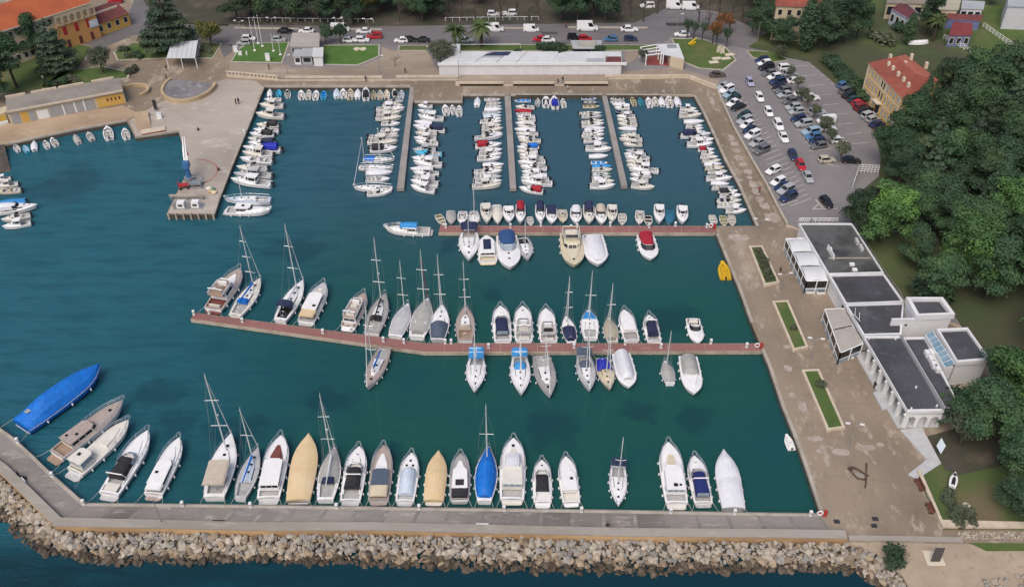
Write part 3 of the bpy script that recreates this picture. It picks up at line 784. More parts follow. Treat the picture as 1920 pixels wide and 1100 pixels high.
def bow_rail(par, h, t0=.5, hgt=.65, ext=.03, r=.035, nst=5, both=True):
  mb = MB()
  ts = [t0 + (1 - t0) * i / 8 for i in range(9)]
  for k in ((1.0,) if not both else (1.0, .55)):
    L_ = [(h.x(t), max(.16, h.hb(t) * .94), h.z(t) + hgt * k) for t in ts]
    L_[-1] = (h.x(1) + ext * h.L, .2, h.z(1) + hgt * k)
    mb.tube(L_ + [(p[0], -p[1], p[2]) for p in reversed(L_)], r if k == 1 else r * .7, 4)
  for i in range(nst):
    t = t0 + (.97 - t0) * i / (nst - 1)
    for sd in (1, -1):
      mb.tube([(h.x(t), sd * h.hb(t) * .93, h.z(t)), (h.x(t) + .02 * h.L * t, sd * max(.16, h.hb(t) * .94), h.z(t) + hgt)], r * .8, 4)
  return mb.build('bow_rail', STEEL, par)

def lifelines(par, h, hgt=.6, t0=.04, t1=.93, r=.022):
  mb = MB()
  ts = [t0 + (t1 - t0) * i / 7 for i in range(8)]
  for sd in (1, -1):
    mb.tube([(h.x(t), sd * h.hb(t) * .95, h.z(t) + hgt) for t in ts], r, 4)
    for t in ts: mb.tube([(h.x(t), sd * h.hb(t) * .95, h.z(t)), (h.x(t), sd * h.hb(t) * .95, h.z(t) + hgt)], r, 4)
  mb.build('lifelines', STEEL, par)

def outboard(par, x, z, s=1.0, m=None, y=0.0):
  mb = MB()
  mb.rings([[(x - .55 * s, y - .16 * s, z + .12 * s), (x - .05 * s, y - .16 * s, z + .12 * s), (x - .05 * s, y + .16 * s, z + .12 * s), (x - .55 * s, y + .16 * s, z + .12 * s)],
        [(x - .6 * s, y - .2 * s, z + .3 * s), (x, y - .2 * s, z + .3 * s), (x, y + .2 * s, z + .3 * s), (x - .6 * s, y + .2 * s, z + .3 * s)],
        [(x - .5 * s, y - .14 * s, z + .52 * s), (x - .08 * s, y - .14 * s, z + .55 * s), (x - .08 * s, y + .14 * s, z + .55 * s), (x - .5 * s, y + .14 * s, z + .52 * s)]])
  mb.box((x - .3 * s, y, z - .35 * s), (.16 * s, .12 * s, 1.0 * s))
  mb.box((x - .38 * s, y, z - .5 * s), (.4 * s, .26 * s, .05 * s))
  mb.build('outboard_motor', m or ENGINE, par)

def hatch(par, x, y, z, a=.45, m=None, b_=None):
  MB().box((x, y, z + .03), (a, b_ or a, .07), top=.85).build('deck_hatch', m or GLASS, par)

def moor(par, h, spread=1.2, out=3.0, stern=True, drop=None):
  for sd in (1, -1):
    mb = MB()
    t = 0 if stern else 1
    a = Vector((h.x(t), sd * h.hb(.02 if stern else .95), h.z(t)))
    d = -1 if stern else 1
    b_ = Vector((h.x(t) + d * out, sd * (h.hb(.05) + spread) , 1.0 if drop is None else drop))
    mid = a.lerp(b_, .5) - Vector((0, 0, .25))
    mb.tube([a, mid, b_], .045, 4)
    mb.build('mooring_line', ROPE, par)

def rubrail(par, h, m, r=.05):
  mb = MB(); ts = [i / 14 for i in range(15)]
  L_ = [(h.x(t), h.hb(t) + .02, h.z(t) - .06) for t in ts]
  mb.tube(L_ + [(p[0], -p[1], p[2]) for p in reversed(L_)], r, 4)
  mb.build('rub_rail', m, par)

def platform(par, h, ln, m, z=.35, k=.86):
  mb = MB(); w = h.hb(0) * k; x = h.x(0)
  mb.prism([(x + .05, -w), (x + .05, w), (x - ln * .7, w), (x - ln, w * .75), (x - ln, -w * .75), (x - ln * .7, -w)], z - .12, z)
  mb.build('swim_platform', m, par)

def base_hull(root, h, mh, md, wells, crown=.1, boot=ANTIF, liner=INNER):
  hull_mesh(h).build('hull', [mh, boot], root)
  return deck_mesh(h, wells, crown).build('deck', [md, liner], root)

# --- sailing yacht
def sailboat(root, L, B, o):
  zb, zs = max(.85, .115 * L), max(.65, .085 * L)
  h = HS(L, B, zb, zs, o.get('stern', .68), .44, o.get('p', 1.9), .06)
  md = o.get('deck', WHITE)
  base_hull(root, h, o.get('hull', WHITE), md, [(.05, .30, zs - .42, .70)], .12, o.get('boot', ANTIF), o.get('liner', INNER))
  rubrail(root, h, o.get('rub', STRIPE), .045)
  x0, x1 = h.x(.31), h.x(.72); z0 = h.z(.3) + .05
  w0, w1 = B * .30, B * .17
  ht = .035 * L
  cr = house(root, 'coachroof', outline(x0, h.x(.58), x1, w0, w0 * .8, w1 * .6), z0 - .1, outline(x0 + .05, h.x(.57), x1 - .35, w0 * .86, w0 * .68, w1 * .4), z0 + ht, o.get('roof', WHITE), GLASS, (0, 4), split=3, v0=.45, v1=.85, us=(.1, .95))
  for xx in (.47, .62): hatch(root, h.x(xx), 0, z0 + ht, .04 * L)
  hatch(root, h.x(.78), 0, h.z(.78) + .08, .045 * L)
  # wheel or tiller
  mb = MB(); c = Vector((h.x(.12), 0, zs + .35)); rad = .05 * L
  mb.tube([(c.x, rad * cos(a), c.z + rad * sin(a)) for a in [2 * pi * k / 12 for k in range(12)]], .025, 4, closed=True)
  mb.tube([(c.x, 0, zs - .4), (c.x + .05, 0, c.z)], .06, 5)
  mb.build('steering_wheel', STEEL, root)
  mh = o['mast']; mx = h.x(o.get('mt', .60)); mz = z0 + ht * .9
  mr = max(.10, .0105 * L)
  mast = MB().tube([(mx, 0, mz - .3), (mx, 0, mz + mh * .6), (mx, 0, mz + mh)], mr, 7, r1=mr * .7).build('mast', SILVER, root)
  sp = o.get('spread', 2)
  for k in range(sp):
    zz = mz + mh * (k + 1) / (sp + 1) * (1.02 if sp > 1 else 1.0); ww = B * (.30 - .05 * k)
    MB().tube([(mx - .12, -ww, zz + .1), (mx, 0, zz), (mx - .12, ww, zz + .1)], mr * .42, 4).build('spreader', SILVER, mast)
  if o.get('radar'):
    mb = MB(); mb.ball((mx + .3, 0, mz + mh * .46), .26, .26, .16, 9, 4); mb.box((mx + .14, 0, mz + mh * .45), (.3, .08, .06)); mb.build('radar_dome', FENDER, mast)
  mb = MB(); mb.tube([(mx - .05, 0, mz + mh), (mx + .1, 0, mz + mh + .5)], .02, 4); mb.tube([(mx - .3, 0, mz + mh + .05), (mx + .35, 0, mz + mh + .05)], .02, 4); mb.build('masthead_gear', SILVER, mast)
  # boom with the lowered sail in its cover
  bl = mx - h.x(.16); zbm = mz + .75
  if o.get('boom', True):
    MB().tube([(mx, 0, zbm), (mx - bl, 0, zbm + .1)], .07, 6).build('boom', SILVER, root)
    mb = MB(); rr = []
    for i in range(7):
      f = i / 6; x = mx - .05 - (bl * .94) * f; r_ = (.24 - .13 * f) * min(1.0, L / 11)
      rr.append([(x, r_ * .8 * cos(a), zbm + .14 + r_ * 1.15 * sin(a) + .07 * (1 - f)) for a in [2 * pi * k / 8 for k in range(8)]])
    mb.rings(rr).build('sail_cover', o.get('sail', WHITEC), root)
  # furled headsail and stays
  top = (mx, 0, mz + mh * .97)
  if o.get('jib', True):
    MB().tube([(h.x(.985), 0, h.z(1) + .25), (mx + .1, 0, mz + mh * .94)], .075, 5, r1=.035).build('furled_headsail', o.get('jibm', FENDER), root)
  mb = MB()
  for sd in (1, -1):
    ch = (mx - .25, sd * h.hb(.58) * .92, h.z(.58))
    prev = ch
    for k in range(sp):
      zz = mz + mh * (k + 1) / (sp + 1) + .1; ww = B * (.30 - .05 * k)
      mb.tube([prev, (mx - .12, sd * ww, zz)], .012, 3); prev = (mx - .12, sd * ww, zz)
    mb.tube([prev, top], .012, 3)
    mb.tube([(mx - .4, sd * h.hb(.56) * .9, h.z(.55)), (mx, 0, mz + mh * .5)], .015, 3)
  mb.tube([(h.x(.01), 0, h.z(0) + .1), top], .012, 3)
  mb.build('rigging', WIRE, root)
  bow_rail(root, h, .86, .6, .005, .03, 3, False)
  lifelines(root, h)
  hood = o.get('hood')
  if hood: arch_cover(h.x(.27), h.x(.40), w0 * 1.02, z0 + ht * .4, z0 + ht + .75, w1=w0 * .9, nose=.75).build('sprayhood', hood, root)
  bim = o.get('bimini')
  if bim:
    bt = o.get('bt', (.03, .28)); zz = zs + 2.05
    mb = arch_cover(h.x(bt[0]), h.x(bt[1]), B * .40, zz - .28, zz, 7)
    mb.build('bimini', bim, root)
    for sd in (1, -1):
      mb = MB()
      for t in bt: mb.tube([(h.x(sum(bt) / 2), sd * B * .40, zs), (h.x(t), sd * B * .39, zz - .25)], .025, 4)
      mb.build('bimini_frame', STEEL, root)
    if o.get('seams'):
      mb = MB(); xm = (h.x(bt[0]) + h.x(bt[1])) / 2
      mb.tube([(xm, B * .40 * cos(a), zz - .28 + .3 * sin(a) ** .6) for a in [pi * k / 8 for k in range(9)]], .05, 4)
      mb.tube([(h.x(bt[0]), 0, zz + .02), (h.x(bt[1]), 0, zz + .02)], .05, 4)
      mb.build('bimini_seam', FENDER, root)
  cov = o.get('cover')
  if cov:
    pr = o.get('cprof', [(0, .5), (.1, 1.0), (.55, 1.35), (.62, 1.3), (1, .25)])
    hh = HS(L * .98, B * .98, zb, zs, h.stern, h.tmax, h.p, h.rake)
    a, b_ = o.get('crange', (0, 1))
    sub = HS(L * .98, B * .98, zb, zs, h.stern, h.tmax, h.p, h.rake)
    if (a, b_) != (0, 1):
      sub.hb = lambda t, q=hh: q.hb(a + (b_ - a) * t) * .92; sub.z = lambda t, q=hh: q.z(a + (b_ - a) * t); sub.x = lambda t, q=hh: q.x(a + (b_ - a) * t)
    tarp_mesh(sub, pr, .03, o.get('clow', .3)).build('boat_cover', cov, root)
  fenders(root, h, o.get('fend', (.25, .45, .62)), r=.14)
  if o.get('moor', True): moor(root, h, .5, 2.2, drop=.9)
  return h

# --- motor yachts
def motoryacht(root, L, B, o):
  zb, zs = max(1.0, .135 * L), max(.75, .085 * L)
  h = HS(L, B, zb, zs, o.get('stern', .90), .48, o.get('p', 3.2), .07)
  wells = [(.03, o.get('ck', .26), zs - .35, .84)]
  dk = base_hull(root, h, o.get('hull', WHITE), o.get('deck', WHITE), wells, .16, o.get('boot', ANTIF), o.get('liner', INNER))
  rubrail(root, h, o.get('rub', LGREY), .05)
  platform(root, h, o.get('plat', .065) * L, o.get('platm', o.get('liner', INNER)))
  if o.get('rail', True): bow_rail(root, h, o.get('rt', .48), .75, .03, .05)
  st = o.get('style', 'fly'); wm = o.get('wall', WHITE)
  zd = h.z(.45)
  for t, y in o.get('hatches', ((.80, 0),)): hatch(root, h.x(t), y * B, h.z(t) + .14, .042 * L)
  def seatrow(x, w, z, par=root, m=WARM):
    mb = MB(); mb.box((x, 0, z + .2), (.55, w, .4)); mb.box((x - .25, 0, z + .5), (.16, w, .5)); mb.build('bench_seat', m, par)
  if o.get('trunk', True) and st != 'tarp':
    # raised foredeck trunk
    a = outline(h.x(.5), h.x(.66), h.x(.84), B * .33, B * .27, B * .08); b_ = outline(h.x(.5), h.x(.65), h.x(.82), B * .29, B * .23, B * .06)
    house(root, 'foredeck_trunk', a, zd, b_, h.z(.7) + .32, o.get('trunkm', wm))
    if o.get('cushion'):
      MB().prism(outline(h.x(.56), h.x(.66), h.x(.76), B * .2, B * .17, B * .1), h.z(.7) + .32, h.z(.7) + .42).build('sun_pad', o['cushion'], root)
  if st == 'fly':
    s0, s1, s2 = o.get('cab', (.24, .52, .64)); ch = o.get('ch', .125) * L
    zc = zd + ch * .9
    wl = GLASS if not o.get('glass') else o['glass']
    c = house(root, 'saloon', outline(h.x(s0), h.x(s1), h.x(s2), B * .40, B * .38, B * .22), zs - .1, outline(h.x(s0), h.x(s1 - .05), h.x(s2 - .12), B * .37, B * .34, B * .2), zc, wm, wl, (0, 1, 2, 3, 4, 5), v0=.5, v1=.86, split=o.get('split', 2))
    # flybridge
    f0, f1 = o.get('fly', (.16, .50)); zf = zc
    bot = outline(h.x(f0), h.x(f1 - .08), h.x(f1), B * .38, B * .36, B * .24); top = outline(h.x(f0), h.x(f1 - .07), h.x(f1 + .015), B * .40, B * .38, B * .25)
    mb = MB(); mb.prism(bot, zf - .06, zf + .06); fo = mb.build('flybridge_deck', o.get('flydeck', INNER), root)
    mb = MB()
    for i in range(5):
      a1, a2, b1, b2 = bot[i], bot[i + 1], top[i], top[i + 1]
      for q in (1,):
        mb.quad((*a1, zf + .06), (*a2, zf + .06), (*b2, zf + .62), (*b1, zf + .62))
        k = .94
        mb.quad((a2[0] * k + (1 - k) * h.x((f0 + f1) / 2), a2[1] * k, zf + .06), (a1[0] * k + (1 - k) * h.x((f0 + f1) / 2), a1[1] * k, zf + .06),
            (b1[0] * k + (1 - k) * h.x((f0 + f1) / 2), b1[1] * k, zf + .62), (b2[0] * k + (1 - k) * h.x((f0 + f1) / 2), b2[1] * k, zf + .62))
        mb.quad((*b1, zf + .62), (*b2, zf + .62), (b2[0] * k + (1 - k) * h.x((f0 + f1) / 2), b2[1] * k, zf + .62), (b1[0] * k + (1 - k) * h.x((f0 + f1) / 2), b1[1] * k, zf + .62))
    mb.build('flybridge_coaming', wm, fo)
    xc = h.x(f1 - .09)
    MB().box((xc, 0, zf + .45), (.5, B * .4, .8)).build('helm_console', wm, fo)
    if not o.get('flycover'):
      seatrow(h.x(f0 + .1), B * .5, zf + .06, fo, o.get('cushm', WARM)); seatrow(xc - 1.1, B * .35, zf + .06, fo, o.get('cushm', WARM))
      MB().panel((xc + .55, B * .28, zf + .6), (xc + .55, -B * .28, zf + .6), (xc + .3, -B * .26, zf + 1.0), (xc + .3, B * .26, zf + 1.0), 0, 1, 0, 1, .03).build('flybridge_windscreen', GLASS, fo)
    else:
      arch_cover(h.x(f0 + .03), h.x(f1 - .02), B * .36, zf + .3, zf + o.get('fch', .95), nose=.3).build('flybridge_cover', o['flycover'], fo)
    if o.get('arch', True):
      xa = h.x(f0 + .04)
      mb = MB(); mb.tube([(xa + .5, -B * .39, zf + .3), (xa, -B * .36, zf + 1.35), (xa, B * .36, zf + 1.35), (xa + .5, B * .39, zf + .3)], .11, 6); mb.build('radar_arch', wm, root)
      MB().ball((xa, 0, zf + 1.58), .28, .28, .17, 8, 4).build('radar_dome', FENDER, root)
    if o.get('shade'):   # canvas over the aft cockpit
      arch_cover(h.x(.03), h.x(s0 + .02), B * .40, zc - .35, zc + .02).build('cockpit_awning', o['shade'], root)
    else: seatrow(h.x(.08), B * .55, zs - .35)
    if o.get('aftwin'):
      MB().panel((h.x(.03), B * .38, zs), (h.x(.03), -B * .38, zs), (h.x(.05), -B * .36, zc - .05), (h.x(.05), B * .36, zc - .05), .06, .94, .45, .9, .03).build('aft_window', o['aftwin'], root)
  elif st == 'sport':
    s1 = o.get('ws', .56); zc = zd + .3
    cv = o.get('canopy'); c0 = o.get('c0', .06)
    w = B * .38
    wsb = outline(h.x(s1 - .12), h.x(s1), h.x(s1 + .09), w, w * .93, w * .5); wst = outline(h.x(s1 - .14), h.x(s1 - .05), h.x(s1 + .0), w * .92, w * .82, w * .45)
    mb = MB()
    for i in range(5): mb.quad((*wsb[i], zc), (*wsb[i + 1], zc), (*wst[i + 1], zc + .75), (*wst[i], zc + .75))
    mb.build('windscreen', o.get('wsm', GLASS), root)
    mb = MB(); mb.tube([(*p, zc + .77) for p in wst], .045, 4); mb.build('windscreen_frame', STEEL, root)
    mb = MB()
    for sd in (1, -1):
      mb.add([(h.x(.12), sd * w, zs), (h.x(s1), sd * w, zd), (h.x(s1), sd * w, zd + .34), (h.x(.2), sd * w, zs + .34), (h.x(.12), sd * w * .9, zs), (h.x(s1), sd * w * .9, zd), (h.x(s1), sd * w * .9, zd + .34), (h.x(.2), sd * w * .9, zs + .34)],
           [(0, 1, 2, 3), (7, 6, 5, 4), (3, 2, 6, 7), (0, 3, 7, 4), (1, 5, 6, 2)])
    mb.build('cockpit_coaming', wm, root)
    if cv:
      arch_cover(h.x(c0), h.x(s1 - .05), w * .97, zc - .1, zc + o.get('cvh', 1.15), w1=w * .85, nose=.35).build('canopy', cv, root)
      if o.get('aftclear'):
        MB().panel((h.x(c0) - .02, w * .9, zc), (h.x(c0) - .02, -w * .9, zc), (h.x(c0), -w * .8, zc + .9), (h.x(c0), w * .8, zc + .9), .04, .96, .05, .9, .03).build('canopy_window', GLASSB, root)
    else:
      seatrow(h.x(.13), B * .6, zs - .35); seatrow(h.x(.36), B * .3, zs - .35)
    if o.get('arch', True):
      xa = h.x(o.get('at', .2)); za = zc + (1.25 if cv else .95)
      MB().tube([(xa + .6, -w * 1.02, zs + .2), (xa, -w * .95, za), (xa, w * .95, za), (xa + .6, w * 1.02, zs + .2)], .1, 6).build('radar_arch', wm, root)
    if o.get('aftpad'):
      MB().box((h.x(.09), 0, zs + .12), (.11 * L, B * .6, .3)).build('sun_pad', o['aftpad'], root)
  elif st == 'house':      # long hard-topped cabin
    s0, s1, s2 = o.get('cab', (.14, .56, .70)); ch = o.get('ch', .13) * L; zc = zd + ch * .8
    c = house(root, 'cabin', outline(h.x(s0), h.x(s1), h.x(s2), B * .40, B * .37, B * .2), zs - .1, outline(h.x(s0), h.x(s1 - .04), h.x(s2 - .09), B * .37, B * .34, B * .19), zc, wm, o.get('glass', GLASS), (0, 1, 2, 3, 4, 5), v0=.5, v1=.88, split=o.get('split', 3), us=(.05, .95))
    roof = [(p[0] * 1.0 - (.2 if i in (0, 5) else -.12), p[1] * 1.07) for i, p in enumerate(outline(h.x(s0), h.x(s1 - .04), h.x(s2 - .09), B * .37, B * .34, B * .19))]
    rf = MB().prism(roof, zc, zc + .1, bottom=True).build('roof', o.get('roofm', wm), c)
    if o.get('solar'):
      a0, a1, k = o['solar']
      MB().box((h.x((a0 + a1) / 2), 0, zc + .13), ((a1 - a0) * L, B * k, .05)).build('solar_panel', o.get('solarm', SOLAR), rf)
    for t, y, a_ in o.get('roofhatch', ()): MB().box((h.x(t), y * B, zc + .14), (a_ * L, a_ * L * 1.1, .08)).build('roof_hatch', GLASS, rf)
    if o.get('awning'): arch_cover(h.x(.01), h.x(s0 + .01), B * .4, zc - .3, zc + .02).build('aft_awning', o['awning'], root)
    if o.get('topcover'): arch_cover(h.x(o.get('tc', (.3, .6))[0]), h.x(o.get('tc', (.3, .6))[1]), B * .3, zc + .02, zc + .75, nose=.3).build('flybridge_cover', o['topcover'], root)
  elif st == 'cockpitcover':
    a, b_ = o.get('crange', (.05, .58))
    hh = HS(L, B, zb, zs, h.stern, h.tmax, h.p, h.rake)
    hh.hb = lambda t: h.hb(a + (b_ - a) * t) * .82 * (1 if t < .8 else (1 - ((t - .8) / .2) ** 2 * .35)); hh.z = lambda t: h.z(a + (b_ - a) * t) + .12; hh.x = lambda t: h.x(a + (b_ - a) * t)
    tarp_mesh(hh, o.get('cprof', [(0, .5), (.5, 1.15), (.85, 1.2), (1, .25)]), .0, .2).build('cockpit_cover', o['cover'], root)
  elif st == 'tarp':
    tarp_mesh(h, o.get('cprof', [(0, .5), (.2, .9), (.6, 1.2), (1, .15)]), .06, o.get('clow', .4), tail=o.get('tail', 0)).build('boat_cover', o['cover'], root)
    if o.get('cord'):
      mb = MB(); ts = [i / 16 for i in range(17)]
      for sd in (1, -1): mb.tube([(h.x(t) + (.1 if t == 1 else 0), sd * (h.hb(t) + .1), h.z(t) - .15) for t in ts], .04, 4)
      mb.build('tie_cord', FENDER, root)
    if o.get('patch'): MB().box((h.x(.12), .2, h.z(.12) + o['patch']), (.8, .8, .06)).build('cover_patch', GREYC, root)
  fenders(root, h, o.get('fend', (.15, .35, .55)), r=.17)
  if o.get('moor', True): moor(root, h, .9, o.get('mo', 2.4), drop=1.1)
  return h

def spot(bow, stern, zb, zs):
  a, b_ = P(*bow, zb), P(*stern, zs)
  c = (a + b_) / 2
  return (c.x, c.y, 0), atan2(a.y - b_.y, a.x - b_.x), hypot(a.x - b_.x, a.y - b_.y)

G_SAIL, G_MOTOR = 'sailing yachts moored in the harbour', 'motor yachts moored in the harbour'
def sail(label, bow, aft, mast=None, k=.30, **o):
  loc, rz, L = spot(bow, aft, 1.25, .95)
  z0 = .085 * L + .1 + .03 * L
  B = max(2.2, k * L)
  if mast:
    top, base = mast
    bp = P(*base, z0)
    o['mast'] = max(4, height_to(bp, top[1]))
    # where along the hull the mast stands
    d = Vector((bp.x - loc[0], bp.y - loc[1])); f = Vector((cos(rz), sin(rz)))
    o['mt'] = max(.45, min(.72, d.dot(f) / L + .5))
  else: o.setdefault('mast', L * 1.2)
  r = thing('sailboat', label, 'sailboat', loc, rz, G_SAIL)
  sailboat(r, L, B, o)
def motor(label, bow, aft, k=.315, cat='motor yacht', name='motor_yacht', **o):
  loc, rz, L = spot(bow, aft, o.get('pzb', 1.6), .9)
  r = thing(name, label, cat, loc, rz, G_MOTOR)
  motoryacht(r, L, max(2.3, k * L), o)

# --- along the breakwater
motor('long motor boat shrouded in a bright blue tarpaulin, moored beside the breakwater', (186, 686), (41, 799), .31, style='tarp', cover=BLUEC, cord=True, rail=False, hull=BLUEC, clow=.75, pzb=2.0, plat=.01,
    cprof=[(0, .5), (.12, 1.3), (.3, 2.2), (.6, 1.9), (1, .5)], patch=1.4, fend=(.2, .5, .75), p=3.4, mo=3.5)
motor('open cruiser with teak foredeck and brown hard top, beside the blue tarpaulin boat', (231, 751), (106, 853), .27, style='house', wall=WARM, deck=TEAKG, trunk=False, roofm=TEAKG, cab=(.16, .5, .6), liner=TEAK, platm=TEAK, plat=.09,
    roofhatch=((.22, .2, .03), (.3, -.12, .035)), ch=.09, glass=GLASS)
motor('white trawler yacht with boxy aft wheelhouse and grey swim platform', (241, 786), (140, 884), .31, style='house', cab=(.05, .28, .36), ch=.17, platm=LGREY, plat=.10, roofhatch=((.17, .1, .045),), deck=WARM, glass=GLASSB, wall=WARM)
motor('white sport cruiser with black canvas canopy and radar arch beside the trawler yacht', (278, 806), (204, 926), .285, style='sport', canopy=BLACKC, at=.2, ws=.55, c0=.2, liner=LGREY, wsm=GLASSB, aftpad=WARM)
motor('white cruiser with brown stern platform and dark side windows, alone before the gap', (336, 818), (287, 926), .29, style='house', cab=(.12, .5, .62), roofm=WHITE, platm=TEAKG, plat=.07, split=1, ch=.1, roofhatch=((.3, .15, .04),), awning=WHITE)
sail('tall two-spreader sailboat with large beige awning over its cockpit', (434, 812), (401, 932), ((387, 704), (417, 842)), .33, bimini=BEIGEC, bt=(.06, .44), stern=.75, spread=2, radar=True, boom=False, fend=(.3, .5, .68))
sail('slim sailboat with blue sail cover on its boom, beside the beige awning', (484, 836), (449.5, 933), ((451, 760), (467.4, 854)), .30, sail=BLUEC, spread=1, stern=.55, deck=LGREY, roof=PALEC)
motor('white motor yacht with dark red foredeck and bowsprit rail', (527, 815), (503, 934), .31, style='house', trunkm=RED_DECK, cab=(.12, .54, .62), cushion=RED_DECK, ch=.125, deck=WHITE, platm=LGREY, glass=GLASS, trunk=True, split=3)
motor('large boat wrapped whole in tan canvas, between the red-foredeck yacht and a sailboat', (579, 814), (559, 939), .315, style='tarp', cover=TANC, rail=False, cprof=[(0, .35), (.35, .7), (.5, .6), (1, .15)], clow=.55, stern=.86, p=2.5, plat=.01)
sail('sailboat with navy sprayhood and pale deck tarp, second mast from the tan boat', (627, 836), (609.5, 936), ((604, 728), (617.5, 850)), .33, hood=NAVY, cover=GREYC, crange=(.3, .96), cprof=[(0, .55), (.6, .7), (1, .1)], spread=2, radar=True, stern=.72)
motor('white sport cruiser with black two-part canvas and white arch, near the tan boats', (673, 834), (656.5, 938), .325, style='sport', canopy=BLACKC, ws=.60, c0=.18, at=.36, platm=LGREY, plat=.08, hatches=((.82, 0), (.72, .14), (.72, -.14)), cvh=1.0)
motor('classic boat with weathered brown decks, grey-blue top cover and cream awning', (719.5, 832), (709.5, 937), .315, style='house', deck=TEAKG, trunkm=WHITE, cab=(.22, .5, .58), roofm=GREYBLUE, awning=CREAM, platm=TEAKG, plat=.05, liner=TEAKG, ch=.1, hull=LGREY)
motor('white boat with large pale blue cockpit cover and grey platform', (772, 845), (758.5, 938), .33, style='cockpitcover', cover=PALEC, crange=(.12, .66), trunk=False, hatches=((.82, 0), (.72, .16), (.72, -.16)), liner=LGREY, platm=LGREY, deck=WHITE)
motor('smaller tan-covered motor boat with white transom, fifth boat past the tall tan one', (822, 843), (812.8, 937), .34, style='tarp', cover=TANC, rail=False, cprof=[(0, .3), (.15, .55), (.5, .75), (1, .2)], clow=.5, stern=.92, p=2.6, platm=WARM)
motor('white hard-topped boat with square dark roof hatch and black aft canvas', (863.3, 846), (861.5, 935), .35, style='house', deck=DECKG, trunkm=WHITE, cab=(.2, .6, .72), solar=(.23, .36, .42), solarm=BLACKC, awning=BLACKC, liner=BLACKC, platm=GALV, plat=.06, rail=True, ch=.10)
sail('sailboat entirely draped in a royal blue cover beside the big flybridge yacht', (915.5, 836), (908, 938), ((911, 756), (912.3, 857)), .34, cover=BLUEC, crange=(.06, .97), cprof=[(0, .6), (.12, 1.2), (.6, 1.6), (.8, .9), (1, .2)], clow=.35, spread=1, jib=False, boom=False, stern=.6)
motor('largest white flybridge yacht on the breakwater with lilac-grey windscreen cover', (962.7, 820), (960, 936), .335, style='house', cab=(.16, .5, .62), topcover=WHITEC, tc=(.42, .64), roofm=WARM, wall=WARM, glass=GLASSB, platm=WARM, plat=.05, ch=.13, hatches=((.86, 0),))
motor('small white cruiser with black windscreen and dark cockpit furniture', (1016, 857), (1017.5, 940), .36, style='sport', ws=.66, arch=False, platm=WHITE, plat=.1, hatches=((.84, 0),), liner=WHITE, canopy=BLACKC, c0=.22, cvh=.6)
motor('white boat with plain cabin top and brown cockpit step', (1060.5, 851), (1071.5, 940), .33, style='house', cab=(.22, .58, .68), roofhatch=((.45, -.14, .05),), liner=WARM, ch=.085, glass=WARM, split=1, awning=None, platm=WHITE, cushion=None)
sail('white sailboat with bow towards the breakwater, alone in the wide gap', (1160, 946), (1159, 870), ((1177, 801), (1166.5, 884)), .34, bimini=NAVY, bt=(.02, .2), spread=1, stern=.8, jib=False, moor=False, fend=(.2, .4, .6, .75))
motor('big white motor yacht with hull fenders, widest of the last three', (1252.5, 827), (1269, 943), .315, style='house', cab=(.14, .5, .62), ch=.12, roofm=WHITE, cushion=CREAM, platm=WARM, glass=GLASSB, roofhatch=((.2, .0, .05), (.2, -.2, .03)), fend=(.15, .3, .5, .68))
motor('white sport cruiser with bright navy canopy and clear aft windows', (1302, 850), (1319.5, 941), .34, style='sport', canopy=M('bright_navy_canvas', (.012, .022, .15), (.01, .02, .12), 2, rough=.8), ws=.62, c0=.1, at=.38, aftclear=True, hatches=((.82, 0),), cvh=1.2)
motor('boat wrapped whole in pale grey-white tarpaulin, last along the breakwater', (1357, 843), (1376, 952), .34, style='tarp', cover=WHITEC, rail=False, cprof=[(0, .35), (.35, .8), (.5, .6), (.8, .9), (1, .35)], clow=.6, p=2.7, plat=.01, stern=.9)

# --- slanting red pier, far side
motor('white trawler yacht with open brown-seated flybridge, end of the slanting red pier', (450, 502), (399, 579), .33, style='fly', cushm=TEAKG, flydeck=TEAK, liner=RED_DECK, arch=True, fly=(.14, .52), shade=None, deck=TEAKG, ch=.14)
sail('sailboat with blue sprayhood beside the flybridge trawler', (489, 520), (440, 591), ((448.5, 421), (467, 533)), .31, hood=BLUEC, sail=BLUEC, spread=3, deck=WARM, rub=LGREY)
sail('sailboat with dark navy hood and bimini, next to the cream-topped yacht', (569, 524), (525, 600), ((536.5, 421), (550.5, 541)), .30, hood=NAVY, bimini=NAVY, bt=(.16, .3), spread=2, liner=DARK)
motor('white motor yacht with cream foredeck pad and tan cockpit shade', (607, 528), (573.5, 602), .33, style='house', cab=(.2, .62, .72), awning=TANC, cushion=CREAM, trunk=True, deck=LGREY, roofhatch=((.28, -.2, .05),), ch=.12)
motor('flybridge yacht with teak side decks and long white roof cover', (682, 546), (652.5, 611), .34, style='fly', deck=TEAKG, flydeck=TEAKG, cab=(.1, .58, .68), fly=(.1, .64), liner=DECKG, plat=.09, platm=WHITE, ch=.13)
sail('grey-decked sailboat with black gear piled on deck', (722, 549), (696.5, 624), ((702, 437), (708.7, 556)), .33, deck=DECKG, hood=BLACKC, spread=2, radar=True, stern=.75, jib=False, sail=BLACKC)
sail('sailboat under light grey deck cover, between dark sailboat and red-tipped tarp', (765, 566), (740.5, 629), ((752, 481), (754, 573)), .36, cover=LGREY, crange=(.05, .9), cprof=[(0, .35), (.5, .6), (1, .1)], spread=2, jib=False, boom=False, stern=.75)
sail('sailboat under grey tarp with a pink-red bow tip', (802, 558), (781, 631), ((788, 458), (792, 563)), .36, cover=GREYC, crange=(.12, .93), cprof=[(0, .4), (.55, .7), (1, .15)], spread=2, jib=True, jibm=REDC, boom=False, stern=.72, hood=None)
sail('slate-covered sailboat with grey-blue cockpit tent', (829, 569), (820.5, 635), ((823, 470), (826, 577)), .37, cover=GREYBLUE, crange=(.02, .42), cprof=[(0, .6), (.5, 1.2), (1, 1.0)], deck=WHITE, spread=2, stern=.7, hull=LGREY, boom=False)
